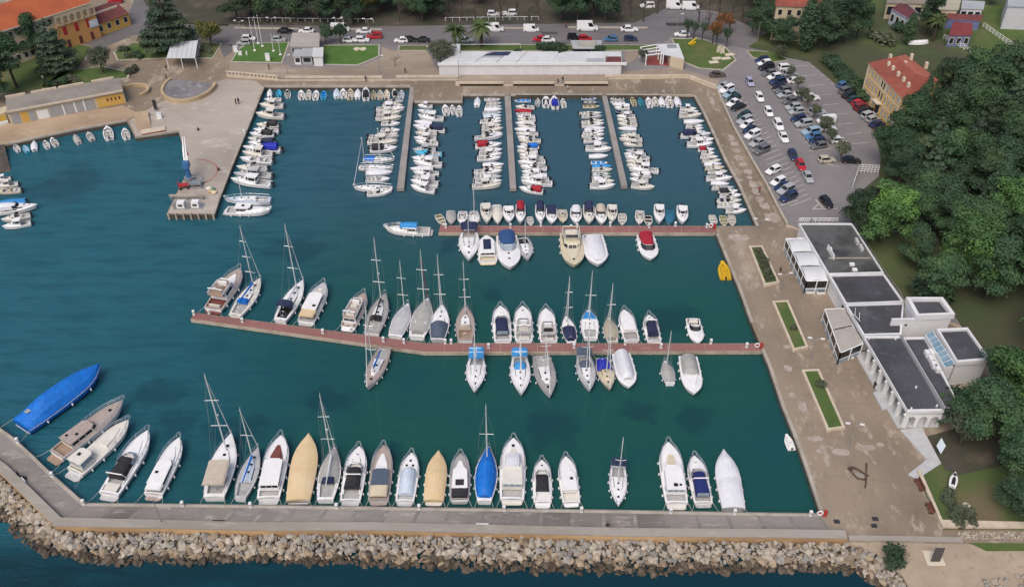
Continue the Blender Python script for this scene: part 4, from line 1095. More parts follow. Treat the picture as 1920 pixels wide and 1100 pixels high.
sail('teak-sided sailboat with beige sprayhood and open brown cockpit', (872.8, 571), (872, 637), ((874.5, 483), (872.5, 580)), .37, deck=TEAKG, hood=BEIGEC, liner=TEAK, spread=2, radar=True, boom=False, stern=.75, fend=(.2, .35, .5, .65))

# --- straight red pier, far side
motor('white cruiser with navy canopy and three clear aft panes', (938, 570), (943, 638), .36, style='sport', canopy=NAVY, ws=.6, c0=.14, aftclear=True, arch=False, platm=LGREY)
motor('white flybridge yacht with rounded bow rail beside the navy-canopied cruiser', (979.7, 570), (982.5, 637), .37, style='fly', ch=.11, hatches=((.84, 0),), arch=True, fly=(.12, .46), cab=(.2, .5, .62))
motor('white flybridge yacht with dark helm seat, second of the rounded pair', (1023, 574), (1029, 639), .37, style='fly', ch=.11, cushm=BLACKC, fly=(.1, .42), cab=(.2, .46, .58), arch=False)
sail('narrow sailboat with navy cockpit cover crossed by white seams', (1061, 588), (1072, 640), ((1075, 511), (1065.5, 594)), .36, cover=NAVY, crange=(.1, .55), cprof=[(0, .4), (.5, .7), (1, .5)], spread=2, stern=.6, boom=False)
sail('tubby white sailboat with light blue foredeck cover', (1104, 577), (1107.5, 632), ((1117, 511), (1106, 594)), .42, cover=SKYC, crange=(.66, .9), cprof=[(0, .35), (1, .1)], spread=1, stern=.75, p=2.2, boom=False)
sail('sailboat under khaki-grey deck cover', (1141, 591), (1149, 639), ((1156, 521), (1147.5, 592)), .40, cover=M('khaki_canvas', (.40, .36, .28), (.35, .31, .24), 1.5, rough=.85), crange=(.14, .9), cprof=[(0, .35), (.5, .5), (1, .12)], spread=1, boom=False, hull=WARM, deck=WARM)
motor('white bare-decked motor yacht angled beside the khaki-covered sailboat', (1170, 576), (1185, 637), .36, style='house', cab=(.28, .56, .66), ch=.08, glass=WARM, liner=DECKG, split=1)
motor('white cruiser with navy canopy in two pieces, close to the wide gap', (1216.5, 585), (1227, 639), .38, style='sport', canopy=NAVY, ws=.66, c0=.16, at=.58, hatches=((.84, 0),), platm=WHITE)
motor('small white runabout with dark cockpit and bow facing the red pier', (1310, 638), (1299, 596), .40, style='sport', ws=.5, arch=False, rail=False, hatches=((.72, 0),), liner=DARK, cat='motorboat', name='motorboat', fend=(.3, .6), moor=False)

# --- near side of the lower red pier
sail('teak-decked sailboat with blue sail cover, at the bend of the red pier', (688, 727), (722, 652), ((692, 568), (697.5, 697)), .31, deck=TEAKG, sail=BLUEC, spread=2, jib=True, p=2.0, fend=(.25, .45, .65, .8))
sail('sailboat with square blue bimini seamed in white, standing alone', (889.5, 733), (894, 664), ((895, 608), (892, 697)), .36, bimini=SKYC, bt=(.0, .30), seams=True, spread=1, boom=False)
sail('sailboat with blue bimini and matching sprayhood', (978, 738), (974, 666), ((978, 621), (977.5, 694)), .36, bimini=SKYC, bt=(.0, .2), seams=True, hood=SKYC, spread=1, boom=False)
sail('grey-decked sailboat with long white coachroof and row of dark hatches', (1032, 742), (1014, 666), ((1028, 622), (1026, 694)), .36, deck=DECKG, spread=2, boom=False, stern=.78, fend=(.2, .4, .6))
sail('sailboat with slate bimini and dark sprayhood', (1106.5, 730), (1093.5, 664), ((1111, 606), (1104, 690)), .36, bimini=GREYBLUE, bt=(.0, .2), hood=GREYBLUE, spread=1, boom=False, deck=LGREY)
sail('cream-hulled sailboat with bright royal blue cockpit cover', (1144.5, 727), (1128.5, 669), ((1152, 612), (1139.7, 700)), .38, deck=CREAM, hull=CREAM, cover=ROYAL, crange=(.04, .42), cprof=[(0, .5), (.5, .9), (1, .7)], spread=1, boom=False, roof=CREAM)
motor('white boat with full-length white canvas hood, beside the cream-hulled sailboat', (1180.5, 722), (1164.5, 661), .40, style='cockpitcover', cover=WHITEC, crange=(.02, .8), cprof=[(0, 1.2), (.5, 1.3), (.9, 1.2), (1, .5)], rail=False, trunk=False, hatches=())
sail('small sailboat under grey tarp with its stern outboard towards open water', (1247, 672), (1257, 716), ((1264, 622), (1249.5, 684)), .42, cover=GREYC, crange=(.05, .88), cprof=[(0, .3), (.5, .55), (1, .1)], spread=0, jib=False, boom=False, moor=False, fend=(.2, .5))
motor('white cruiser with pale grey cover over its rounded cabin', (1302.5, 735), (1290, 667), .37, style='cockpitcover', cover=GREYC, crange=(.02, .55), cprof=[(0, .8), (.4, 1.3), (.85, 1.1), (1, .3)], rail=False, hatches=(), trunk=True, moor=False)

# --- near side of the upper red pier
sail('white sailboat with navy stern bimini below the upper red pier', (879, 486), (880, 430), ((880, 402), (879.5, 462)), .40, bimini=NAVY, bt=(.0, .22), spread=0, boom=False, jib=False)
motor('white hard-top boat with big dark solar panel on its roof', (912, 437), (915, 489), .44, style='house', cab=(.2, .7, .8), solar=(.32, .72, .42), ch=.12, rail=False, platm=CREAM, liner=CREAM, stern=.95, cat='motorboat', name='motorboat', moor=False)
motor('white motor cruiser with blue canopy and two foredeck hatches', (957, 500), (949.8, 442), .41, style='sport', canopy=M('petrol_canvas', (.02, .07, .2), rough=.8), c0=.0, ws=.42, wsm=GLASSB, arch=False, rail=False, hatches=((.58, 0), (.74, 0)), trunk=False)
sail('small grey-decked sailboat beside the blue-canopied cruiser', (990.5, 483.5), (979.8, 444), ((986, 412), (985.5, 462)), .42, deck=LGREY, spread=0, boom=False, jib=False, liner=DARK)
motor('cream flybridge boat with bow rail gate at the red pier', (1077.5, 496), (1069, 437), .40, style='fly', hull=CREAM, deck=CREAM, wall=M('pale_cream', (.60, .56, .43), rough=.4), liner=CREAM, ch=.11, fly=(.08, .4), cab=(.16, .48, .6), rail=False, hatches=((.84, 0),))
motor('white boat under pale cover with navy stern canvas', (1122.5, 494), (1110.5, 440), .44, style='cockpitcover', cover=WHITEC, crange=(.1, .88), cprof=[(0, .8), (.4, 1.0), (1, .15)], rail=False, trunk=False, hatches=(), liner=NAVY, fend=(.3, .6))
motor('white runabout with bright red canopy, standing alone at the red pier', (1221, 482), (1210, 439), .44, style='sport', canopy=REDC, ws=.58, c0=.04, arch=False, rail=False, hatches=(), cat='motorboat', name='motorboat', trunk=False, cvh=.9)

# --- trawler lying along the pier head
motor('white trawler yacht lying sideways with bright blue top cover', (722, 424), (806, 432), .30, style='house', cab=(.3, .62, .70), topcover=SKYC, tc=(.28, .66), ch=.13, split=4, deck=WARM, glass=GLASS, moor=False, cat='trawler yacht', p=3.0)

# ------------------------------------------------------------------ small boats: one of each kind, then copies
def dinghy_hull(root, h, wells, deck=WHITE, rail=True):
  hull_mesh(h, 9).build('hull', [WHITE, ANTIF], root)
  deck_mesh(h, wells, .1, n=9).build('deck', [deck, INNER], root)
  if rail: rubrail(root, h, LGREY, .05)
def proto_open():
  r = thing('open_boat', 'proto', 'boat'); h = HS(6, 2.2, .85, .55, .78, .42, 2.1, .07)
  dinghy_hull(r, h, [(.05, .84, .12, .84)])
  for t in (.3, .58): MB().box((h.x(t), 0, .42), (.42, h.hb(t) * 1.6, .06)).build('thwart', WHITE, r)
  outboard(r, h.x(0) + .05, .55, .8)
  return r
def proto_console():
  r = thing('motorboat', 'proto', 'boat'); h = HS(6, 2.3, 1.0, .7, .88, .42, 2.3, .08)
  dinghy_hull(r, h, [(.04, .66, .25, .82)])
  MB().box((h.x(.42), 0, .75), (.7, .75, 1.0), top=.8).build('centre_console', WHITE, r)
  MB().panel((h.x(.42) + .3, .35, 1.2), (h.x(.42) + .3, -.35, 1.2), (h.x(.42) + .12, -.3, 1.6), (h.x(.42) + .12, .3, 1.6), 0, 1, 0, 1, .03).build('windscreen', GLASS, r)
  MB().box((h.x(.24), 0, .55), (.5, 1.0, .6)).build('helm_seat', WARM, r)
  MB().box((h.x(.1), 0, .5), (.5, 1.6, .45)).build('bench_seat', LGREY, r)
  outboard(r, h.x(0) + .05, .65, 1.0)
  return r
def cuddy(name='motorboat'):
  r = thing(name, 'proto', 'boat'); h = HS(6, 2.3, 1.1, .75, .9, .42, 2.4, .09)
  dinghy_hull(r, h, [(.04, .5, .25, .84)])
  house(r, 'cuddy_cabin', outline(h.x(.48), h.x(.66), h.x(.84), .82, .66, .2), .8, outline(h.x(.49), h.x(.64), h.x(.79), .74, .56, .16), 1.32, WHITE, GLASS, (0, 4), v0=.45, v1=.8)
  hatch(r, h.x(.68), 0, 1.32, .35)
  b = outline(h.x(.4), h.x(.5), h.x(.56), .92, .86, .5); t = outline(h.x(.38), h.x(.46), h.x(.5), .84, .76, .44)
  mb = MB()
  for i in range(5): mb.quad((*b[i], 1.15), (*b[i + 1], 1.15), (*t[i + 1], 1.7), (*t[i], 1.7))
  mb.build('windscreen', GLASS, r)
  for y in (.45, -.45): MB().box((h.x(.33), y, .6), (.5, .5, .6)).build('helm_seat', WARM, r)
  MB().box((h.x(.1), 0, .5), (.5, 1.7, .45)).build('bench_seat', LGREY, r)
  outboard(r, h.x(0) + .05, .7, 1.05)
  return r, h
def proto_cuddy(): return cuddy()[0]
def proto_canopy():
  r, h = cuddy()
  arch_cover(h.x(.08), h.x(.47), .95, 1.0, 2.0, w1=.85, nose=.25).build('canopy', NAVY, r)
  return r
def proto_cabin():
  r = thing('cabin_boat', 'proto', 'boat'); h = HS(6, 2.3, 1.15, .8, .88, .42, 2.3, .08)
  dinghy_hull(r, h, [(.04, .36, .3, .84)])
  c = house(r, 'wheelhouse', outline(h.x(.34), h.x(.54), h.x(.62), .86, .8, .5), .75, outline(h.x(.34), h.x(.52), h.x(.57), .8, .74, .46), 2.1, WHITE, GLASS, (0, 1, 2, 3, 4, 5), v0=.5, v1=.86)
  MB().prism([(p[0] - .1 if i in (0, 5) else p[0] + .1, p[1] * 1.1) for i, p in enumerate(outline(h.x(.33), h.x(.52), h.x(.58), .82, .76, .5))], 2.1, 2.18, bottom=True).build('roof', WHITE, c)
  house(r, 'fore_cabin', outline(h.x(.58), h.x(.7), h.x(.86), .72, .56, .16), .85, outline(h.x(.58), h.x(.68), h.x(.8), .62, .46, .12), 1.42, WHITE)
  hatch(r, h.x(.7), 0, 1.42, .35)
  MB().box((h.x(.1), 0, .5), (.5, 1.6, .45)).build('bench_seat', LGREY, r)
  outboard(r, h.x(0) + .05, .7, .95)
  return r
def proto_covered():
  r = thing('covered_boat', 'proto', 'boat'); h = HS(6, 2.2, .95, .65, .85, .42, 2.2, .08)
  hull_mesh(h, 9).build('hull', [WHITE, ANTIF], r)
  deck_mesh(h, (), .1, n=9).build('deck', WHITE, r)
  tarp_mesh(h, [(0, .2), (.3, .55), (.55, .6), (1, .1)], .03, .2, n=10).build('boat_cover', SKYC, r)
  outboard(r, h.x(0) + .05, .55, .8)
  return r
def proto_rib():
  r = thing('inflatable_boat', 'proto', 'boat'); h = HS(5.6, 2.2, .75, .55, .92, .45, 2.2, .06)
  mb = MB(); ts = [i / 9 for i in range(10)]
  L_ = [(h.x(t) - .15, max(.12, h.hb(t) - .2), .42 + .3 * t ** 3) for t in ts]
  mb.tube(L_ + [(p[0], -p[1], p[2]) for p in reversed(L_)], .27, 8)
  mb.build('tube', YELLOW, r)
  hb = MB(); hb.prism([(h.x(t), h.hb(t) * .75) for t in ts] + [(h.x(t), -h.hb(t) * .75) for t in reversed(ts)], -.1, .28); hb.build('floor', YELLOW, r)
  MB().box((h.x(.42), 0, .65), (.5, .55, .8), top=.8).build('centre_console', YELLOW, r)
  MB().box((h.x(.25), 0, .45), (.4, .8, .4)).build('bench_seat', YELLOW, r)
  outboard(r, h.x(0) + .1, .5, .95)
  return r
PROTO = {'o': proto_open(), 'k': proto_console(), 'u': proto_cuddy(), 'n': proto_canopy(), 'b': proto_cabin(), 'v': proto_covered(), 'r': proto_rib()}
PL = {'o': 6, 'k': 6, 'u': 6, 'n': 6, 'b': 6, 'v': 6, 'r': 5.6}
MNAME = {'NAVY': NAVY, 'BLUE': BLUEC, 'SKY': SKYC, 'RED': REDC, 'WHITE': WHITEC, 'GREY': GREYC, 'CREAM': CREAM, 'TEAL': TEALC, 'BLACK': BLACKC, 'ROYAL': ROYAL, 'CYAN': CYAN, 'TEALP': TEALP, 'OLIVE': OLIVE,
     'GREEN': GREENP, 'REDP': REDP, 'PALE': PALEC, 'YEL': YELLOW, 'WOOD': WOODL, 'BEIGE': BEIGEC, 'WARM': WARM, 'LG': LGREY}
CN = {'NAVY': 'navy', 'BLUE': 'blue', 'SKY': 'light blue', 'RED': 'red', 'WHITE': 'white', 'GREY': 'grey', 'CREAM': 'cream', 'TEAL': 'dark teal', 'BLACK': 'black', 'ROYAL': 'royal blue', 'CYAN': 'cyan', 'TEALP': 'teal',
    'OLIVE': 'olive', 'GREEN': 'green', 'REDP': 'red', 'PALE': 'pale blue', 'YEL': 'yellow', 'WOOD': 'wooden', 'BEIGE': 'beige', 'WARM': 'off-white', 'LG': 'light grey'}
def small(code, bow, stern, label, group, bmax=None, kb=.37, name=None, bmin=1.25):
  """code: kind letter, then h=hull colour, c=cover/canopy colour, d=inside colour, e.g. 'v,c:SKY,h:CREAM'"""
  parts = code.split(','); k = parts[0]; rec = {}
  src = PROTO[k]
  for p in parts[1:]:
    a, cname = p.split(':'); m = MNAME[cname]
    if a == 'h': rec['boat_white'] = m
    if a == 'c': rec['navy_canvas' if k == 'n' else 'light_blue_canvas'] = m
    if a == 'd': rec['cockpit_liner'] = m
    if a == 'r': rec['boat_light_grey'] = m
  if 'boat_white' not in rec:
    q = R.random()
    if q < .25: rec['boat_white'] = WARM
    elif q < .30: rec['boat_white'] = LGREY
  loc, rz, L = spot(bow, stern, .85, .6)
  c = copy_tree(src, None, rec)
  B = max(bmin, min(kb * L, 2.4))
  if bmax: B = max(bmin, min(B, bmax))
  c.location = loc; c.rotation_euler = (0, 0, rz)
  zz = max(.75, min(1.25, L / 6))
  c.scale = (L / PL[k], B / 2.25, zz)
  tag(c, label, 'boat', group)
  return c

KW = {'o': 'open boat', 'k': 'motorboat with centre console', 'u': 'motorboat', 'n': 'motorboat', 'b': 'cabin boat', 'v': 'covered boat', 'r': 'inflatable boat'}
def describe(code):
  parts = code.split(','); k = parts[0]; o = dict(p.split(':') for p in parts[1:])
  hc = CN[o['h']] if 'h' in o else 'white'
  if k == 'n': return f"{hc} motorboat with {CN[o.get('c', 'NAVY')]} canopy"
  if k == 'v': return f"boat under {CN[o.get('c', 'SKY')]} cover"
  if k == 'u': return f"{hc} motorboat with windscreen"
  if k == 'k': return f"{hc} open motorboat"
  return f"{hc} {KW[k]}"
def rowof(spec, where, group, bow_first=True, kb=.37):
  """spec: lines 'code x1 y1 x2 y2' (bow pixel, stern pixel)"""
  items = []
  for ln in spec.strip().split('\n'):
    for it in ln.split(';'):
      it = it.strip()
      if not it: continue
      f = it.split(); code = f[0]; q = list(map(float, f[1:5]))
      if code == '?': code = R.choices(['b', 'u', 'k', 'o', 'n,c:WHITE', 'v,c:WHITE', 'v,c:GREY'], [36, 24, 14, 8, 8, 6, 4])[0]
      items.append((code, (q[0], q[1]), (q[2], q[3])))
  cs = [P((a[0] + b_[0]) / 2, (a[1] + b_[1]) / 2, .7) for _, a, b_ in items]
  for i, (code, a, b_) in enumerate(items):
    gaps = []
    for j in (i - 1, i + 1):
      if 0 <= j < len(items):
        A, B_ = P(*a, .8), P(*b_, .6); d = (A - B_).normalized(); v = cs[j] - cs[i]
        gaps.append((v - d * v.dot(d)).length)
    bm = max(1.45, min(gaps) * 1.0) if gaps else None
    small(code, a, b_, where(describe(code), ORD[i]), group, bm, kb)

# --- rows (bow, stern) in picture order, counted from the quay outward
rowof('''u 495 185 528 186; b 486.6 196 532 199; b 480 214 533 219; n,c:BLACK 480 233 523 235; u 475 243 523 246; n,c:BLACK 468 250 514 253; k 465 259 513 263; n,c:NAVY 465 268 517 270; n,c:ROYAL 456 277 527 282
b,h:WARM 455 287 512 291; k 450 297 511 303; u 444 314 502 318; b 439 327 510 331; b 433 337 509 347''', lambda d, o: f'{d}, {o} from the promenade along the crane jetty', 'boats along the crane jetty')
sail('sailing boat stern-on beside the white trawler at the jetty tip', (420, 371), (507, 373), ((455, 330), (455, 368)), .27, spread=0, jib=False, moor=False, deck=PALEC, boom=False)
motor('white trawler yacht with pink deck furniture at the jetty tip', (507, 390), (424, 393), .30, style='house', cab=(.25, .55, .64), cushion=None, deck=WHITE, roofhatch=((.4, 0, .06),), moor=False, cat='trawler yacht', name='trawler_yacht')
rowof('''u 756 189 725 188; u 755 197 718 196; b 759 204 706 206; b 752 210 706 214; b 753 220 705 221; u 750 230 715 231; u 750 243 714 243; b 746 250 712 250; k,h:LG 748 256 692 257; b 746 266 690 266; n,c:BLACK 745 277 694 281''',
    lambda d, o: f'{d}, {o} from the quay, crane side of the crane-end finger pier', 'boats on the finger piers')
sail('sailboat with blue cockpit cover, crane side of the crane-end finger pier', (740, 295), (681, 296), ((711, 240), (714, 295)), .27, cover=BLUEC, crange=(.02, .35), cprof=[(0, .4), (1, .8)], spread=1, moor=False, boom=False)
sail('sailboat with thin dark mast, third from the end of crane-end finger pier', (738, 311), (673, 311), ((710, 255), (714, 312)), .25, spread=1, moor=False, boom=False, jib=False)
rowof('''v,c:WHITE 735 322 686 323; k 731 334 686 336''', lambda d, o: f'{d}, {o} after the two sailboats, crane side of the crane-end finger pier', 'boats on the finger piers')
sail('tall-masted white sailboat lying bow outward at the end of the crane-end finger pier', (662, 348), (735, 352), ((688, 255), (690, 345)), .29, spread=1, moor=False, boom=False)
rowof('''u 735 357 688 363''', lambda d, o: 'white motorboat outermost at the end of the crane-end finger pier', 'boats on the finger piers')
rowof('''b 783 196 811 199; k,d:PALE 783 205 818 210; o 783 213 815 213; b 785 219 832 223; v,c:WHITE 777 226 810 229; v,c:WHITE 775 234 813 236; n,c:NAVY 780 241 834 245; u,h:WARM 778 248 819 250; b 776 258 818 260; u 779 264 822 269; b 774 280 817 280
u,h:CYAN 777 286 829 290; u 772 296 822 299; b 775 304 829 310; v,c:WHITE 769 315 812 316; b 775 323 823 326; u 773 331 816 333; b 770 339 822 346; b 770 348 816 358''',
    lambda d, o: f'{d}, {o} from the quay, inner side of the crane-end finger pier', 'boats on the finger piers')
rowof('''o 938 184 908 185; o 940 191 912 191.5; o 940 197 910 197.5; v,c:WHITE 941 203 908 204; o,h:PALE 940 209 905 210.5; v,c:PALE 940 215 906 216.5; u 940 221 907 222; u 940 227 900 228; k,h:WARM 940 233 904 235; b 943 240 903 242; u 942 249 903 251
u,h:WHITE 943 254 889.5 260; n,c:RED 941 270 891 275; k 941.5 279 899 283; b 941.5 288 898 289.5; u 939 295 894.5 297; v,c:WHITE 944.6 306.5 905 307.5; u,d:NAVY 941.5 313 906 314; u 941.5 320.5 889 323; k 940 331 889 331; b 941 339.5 890.7 341; b 940 346 885 350''',
    lambda d, o: f'{d}, {o} from the quay, crane side of the middle finger pier', 'boats on the finger piers')
rowof('''o,h:PALE,d:SKY 964 187 995 187; u 966 199 1002 201; v,c:RED,h:REDP 965 205.5 997 207; o 967 211 995.5 212; k 969 217 1003 218; u 969 223 1004 224; v,c:WHITE 967 229 1002 230; b 970 235 1004 236; v,c:WHITE 965 241 1004 242.5; u 967 250 1009 251
b 970 256 1003 257; u 972 262 1014 264; k 975 269 1004 270; n,c:BLUE 969 275 1010.5 276; u 969 282 1008 283; n,c:WHITE 973.5 289 1009 290; b 974 296 1019 297; b 971 304 1022 304; u 975 312 1025.6 316; n,c:WHITE 978 320 1014 322; k 978.6 327 1018 329; n,c:WHITE 976.7 334 1029 336
b 976.7 341 1035.6 345; n,c:RED 973 351 1018.7 359''', lambda d, o: f'{d}, {o} from the quay, inner side of the middle finger pier', 'boats on the finger piers')
rowof('''o,h:PALE,d:SKY 1119 182.6 1090 182.6; o,h:NAVY 1123 190 1093 190; o,h:CREAM,d:OLIVE 1124.6 197 1092.6 198; k 1127.8 211 1086 213; u 1129 217 1090 218; u 1132 226 1089.5 230; u 1132.8 231 1090.7 235.5; v,c:WHITE 1134 238.5 1099 240.5; n,c:WHITE 1132.8 245 1092.6 249
k 1133.4 251 1090.7 254; u 1132.8 259 1094 264; o 1139 266.6 1127 266.6; b 1146.6 279 1098 278; v,c:WHITE 1140 290 1104 291.7; o,d:SKY 1140 303 1108 303; v,c:SKY 1146.6 309.6 1110 310; u,h:WARM 1148 316.5 1110 317; o,h:GREEN,d:WHITE 1146.6 323.5 1109.6 324.5; u 1146.6 330 1109.6 331
n,c:WHITE 1152 338.5 1110 338; b 1153.5 346.6 1106 348.5''', lambda d, o: f'{d}, {o} from the quay, inner side of the car-park-end finger pier', 'boats on the finger piers')
rowof('''o 1144 183 1170 183; o 1144 189 1171 190; v,c:WHITE 1148 194 1180.5 196; u 1152 200.5 1180.5 202; k,h:NAVY 1153 208 1186.7 210; b 1156 216.5 1190.5 218; u,h:WARM 1157 223 1193 225; u 1158.5 230 1195 234; v,c:WHITE 1159 239 1193 240; o,h:TEALP 1161.6 246.6 1194 247
u 1163.5 253 1199 255; b 1161 260 1204 262; b 1168.5 268.5 1203.7 270; u 1173 281 1206.8 283; k 1169.8 287 1210.6 290; b 1171.7 294 1218 297; u,d:BLACK 1173.6 301.5 1217 302; b 1174.8 309 1215.6 310; b 1178.6 317 1234.4 321; n,c:WHITE 1181.7 325.5 1220.6 328; u 1180.5 333.5 1215.6 338''',
    lambda d, o: f'{d}, {o} from the quay, car-park side of the car-park-end finger pier', 'boats on the finger piers')
rowof('''b,h:WARM 1228 350 1183.6 347''', lambda d, o: 'white boat with small wheelhouse, outermost at the car-park-end finger pier', 'boats on the finger piers')
rowof('''b 1306 202.7 1275 203; u 1310 208 1274 209; b 1316 214 1273 217; v,c:WHITE 1320 226 1282 227; k 1318 234 1286 234.5; u 1319 239.5 1285 240; n,c:GREY 1323 246.6 1285 247; n,c:NAVY,h:WHITE 1333 252 1276 255.5; u 1339 260.5 1295 262; b 1336.6 269 1288 271
n,c:RED 1340 278.5 1309 280; u 1340 285.5 1315 286; k 1346.6 292 1313 293.5; b 1351.7 299 1316.5 301; v,c:WHITE 1353 305.5 1320 306.5; u,h:CREAM 1358.6 312 1321.5 315; b,h:WARM 1364 320 1326.6 321.5; b 1373 333 1324 334.5; v,c:WHITE 1367 343 1333 341; k 1376.8 350 1334 352
n,c:BLACK 1384 356 1346.6 360; u 1390.6 364.5 1349 366; u,d:NAVY 1390.6 375 1344 376; k 1390.6 383 1345 384; b 1400 392 1360.5 394.5''', lambda d, o: f'{d}, {o} from the promenade corner along the car park quay', 'boats along the car park quay')

# --- dinghies along the promenade quay
rowof('''v,c:WHITE 506 166 505 180; o,h:CYAN,d:CYAN 522.5 166 523 179; o,d:BLACK 538 166 540 181; k 564 167.5 565 184; u,h:WARM 579 167.5 577 184; k 593 168 591 185; o,h:CYAN,d:BLUE 607 168 606 184; v,c:PALE 631 165 631 182; k 643 165 644 182; u,h:CREAM 657 166 656 184
v,c:WHITE 671 166 670 183; n,c:BLACK 686 164 686 186; o,h:CREAM,d:OLIVE 700 168 700 183; o,h:CREAM 712.5 167 712.5 184; o,h:CREAM,d:WARM 725 166 725 184; n,c:BLACK 738.7 166 742 181; o,h:PALE 752.5 167 752 184''',
    lambda d, o: f'{d}, {o} from the jetty corner along the promenade quay', 'dinghies along the promenade quay')
rowof('''k 834 195 837 214; u 847.5 196 851 212; u 861 197 861 215; v,c:WHITE 896 181 894 198''', lambda d, o: f'small {d}, {o} past the crane-end pier on the stepped quay', 'dinghies along the promenade quay')
rowof('''o,h:LG 1008.7 182 1007.5 197; k,d:NAVY 1023.7 179 1023.7 199; n,c:ROYAL 1038.7 180 1041 202; u 1055 184 1057.5 199''', lambda d, o: f'{d}, {o} past the middle pier on the promenade', 'dinghies along the promenade quay')
rowof('''o,h:CREAM,d:OLIVE 1185 180 1190 196; o,h:TEALP,d:TEALP 1199 181 1204 196; k 1215 181 1219 199; k 1227.5 180 1230 196; v,c:WHITE 1239 180 1242.5 197; u 1254 179 1256 199; v,c:WHITE 1267.5 179 1272.5 197''',
    lambda d, o: f'{d}, {o} past the car-park-end pier on the promenade', 'dinghies along the promenade quay')
# --- small harbour by the garages
rowof('''o 26 268 34 282; o,h:CYAN,d:PALE 44 270 51 284; v,c:WHITE 63 263 64 280; o 82.5 261 89 276; u 96 257 105 272; v,c:GREY 139 251 147.5 267; k 164 246 172.5 262; u 200 237 205 260; u 232.5 240 237.5 259''',
    lambda d, o: f'{d}, {o} from the slipway below the garage building', 'boats below the garage building')
rowof('''b -14 337 20 333; b -12 348 34 344; k,h:CREAM -12 358 40 356; v,c:SKY -22 388 48 377; n,c:WHITE 71 386 -2 397; u,h:WARM 2 412 57 403; b 4 425 58 417''', lambda d, o: f'{d}, {o} off the slipway at the picture edge', 'boats off the slipway', kb=.34)
# --- row on the far edge of the upper red pier (bows to the pier)
rowof('''o,h:WARM,d:OLIVE 833 420 821 401; v,c:GREY 847 419 845 395; k 865 418 868 396''', lambda d, o: f'{d}, {o} from the trawler along the upper red pier', 'boats along the upper red pier', kb=.42)
sail('small white sailboat among the motorboats on the upper red pier', (891, 419), (888, 394), ((890.7, 338), (890, 408)), .42, spread=0, jib=False, moor=False, boom=False)
rowof('''b 914 419 910 384; v,c:WARM 934 420 931 386; b 955 417 953 388; n,c:RED 976 419 976 385; o,h:WARM 996 421 993 405; n,c:NAVY 1013 418 1013 385; n,c:NAVY 1035 419 1034 391; k,h:CREAM 1056.5 416 1054 393; n,c:WHITE 1080 419 1080 391; n,c:NAVY 1105 420 1103.5 386
n,c:BEIGE 1129 421 1125 390; b 1147.5 417 1147.5 386; o 1167 420 1167 399; k,h:WARM 1199 420 1200 395; o,h:WARM,d:BLACK 1217 422 1215 403; b 1236.5 419 1235.6 386; v,c:TEAL 1256 420 1256 394; b 1279.7 420 1278.7 388; o 1340.6 421 1335 402; o,h:CREAM,d:OLIVE 1359 422 1355.6 403; o,h:CREAM 1374 422 1371.6 402''',
    lambda d, o: f'{d}, {o} after the small sailboat along the upper red pier', 'boats along the upper red pier', kb=.42)
small('r', (1354.7, 488), (1361, 521), 'yellow inflatable boat with outboard against the planter quay', None, kb=.46)
small('r', (1475, 811), (1485, 840), 'white inflatable boat with outboard against the quay below the planters', None, kb=.46)['name_'] = 1
for o in bpy.data.objects:
  if 'name_' in o.keys():
    del o['name_']
    for ch in o.children:
      for s_ in ch.material_slots:
        if s_.material == YELLOW: s_.link = 'OBJECT'; s_.material = WHITE
def drop(o):
  for ch in list(o.children): drop(ch)
  bpy.data.objects.remove(o)
for k in PROTO.values(): drop(k)
SEEN.pop('proto', None)

# ------------------------------------------------------------------ cars
PAINTB = M('car_paint', (.5, .5, .5), rough=.25, spec=.6)
TYRE = M('tyre_rubber', (.014, .014, .014), rough=.9)
RIM = M('wheel_rim', (.35, .35, .36), rough=.35, metal=.6)
LAMPF = M('headlight', (.55, .56, .58), rough=.15)
LAMPR = M('tail_light', (.30, .01, .01), rough=.25)
def carpaint(n, c): return M('car_' + n, c, rough=.25, spec=.6)
CARC = {'white': carpaint('white', (.74, .75, .77)), 'silver': carpaint('silver', (.36, .38, .40)), 'grey': carpaint('grey', (.13, .135, .145)), 'black': carpaint('black', (.016, .017, .02)), 'navy': carpaint('navy', (.02, .035, .09)),
    'blue': carpaint('blue', (.06, .16, .32)), 'red': carpaint('red', (.42, .02, .03)), 'maroon': carpaint('maroon', (.18, .02, .03)), 'beige': carpaint('beige', (.48, .44, .36)), 'lilac': carpaint('lilac', (.34, .34, .47)),
    'brown': carpaint('brown', (.10, .075, .06)), 'sky': carpaint('pale_blue', (.28, .40, .50)), 'teal': carpaint('dark_green', (.02, .05, .05))}
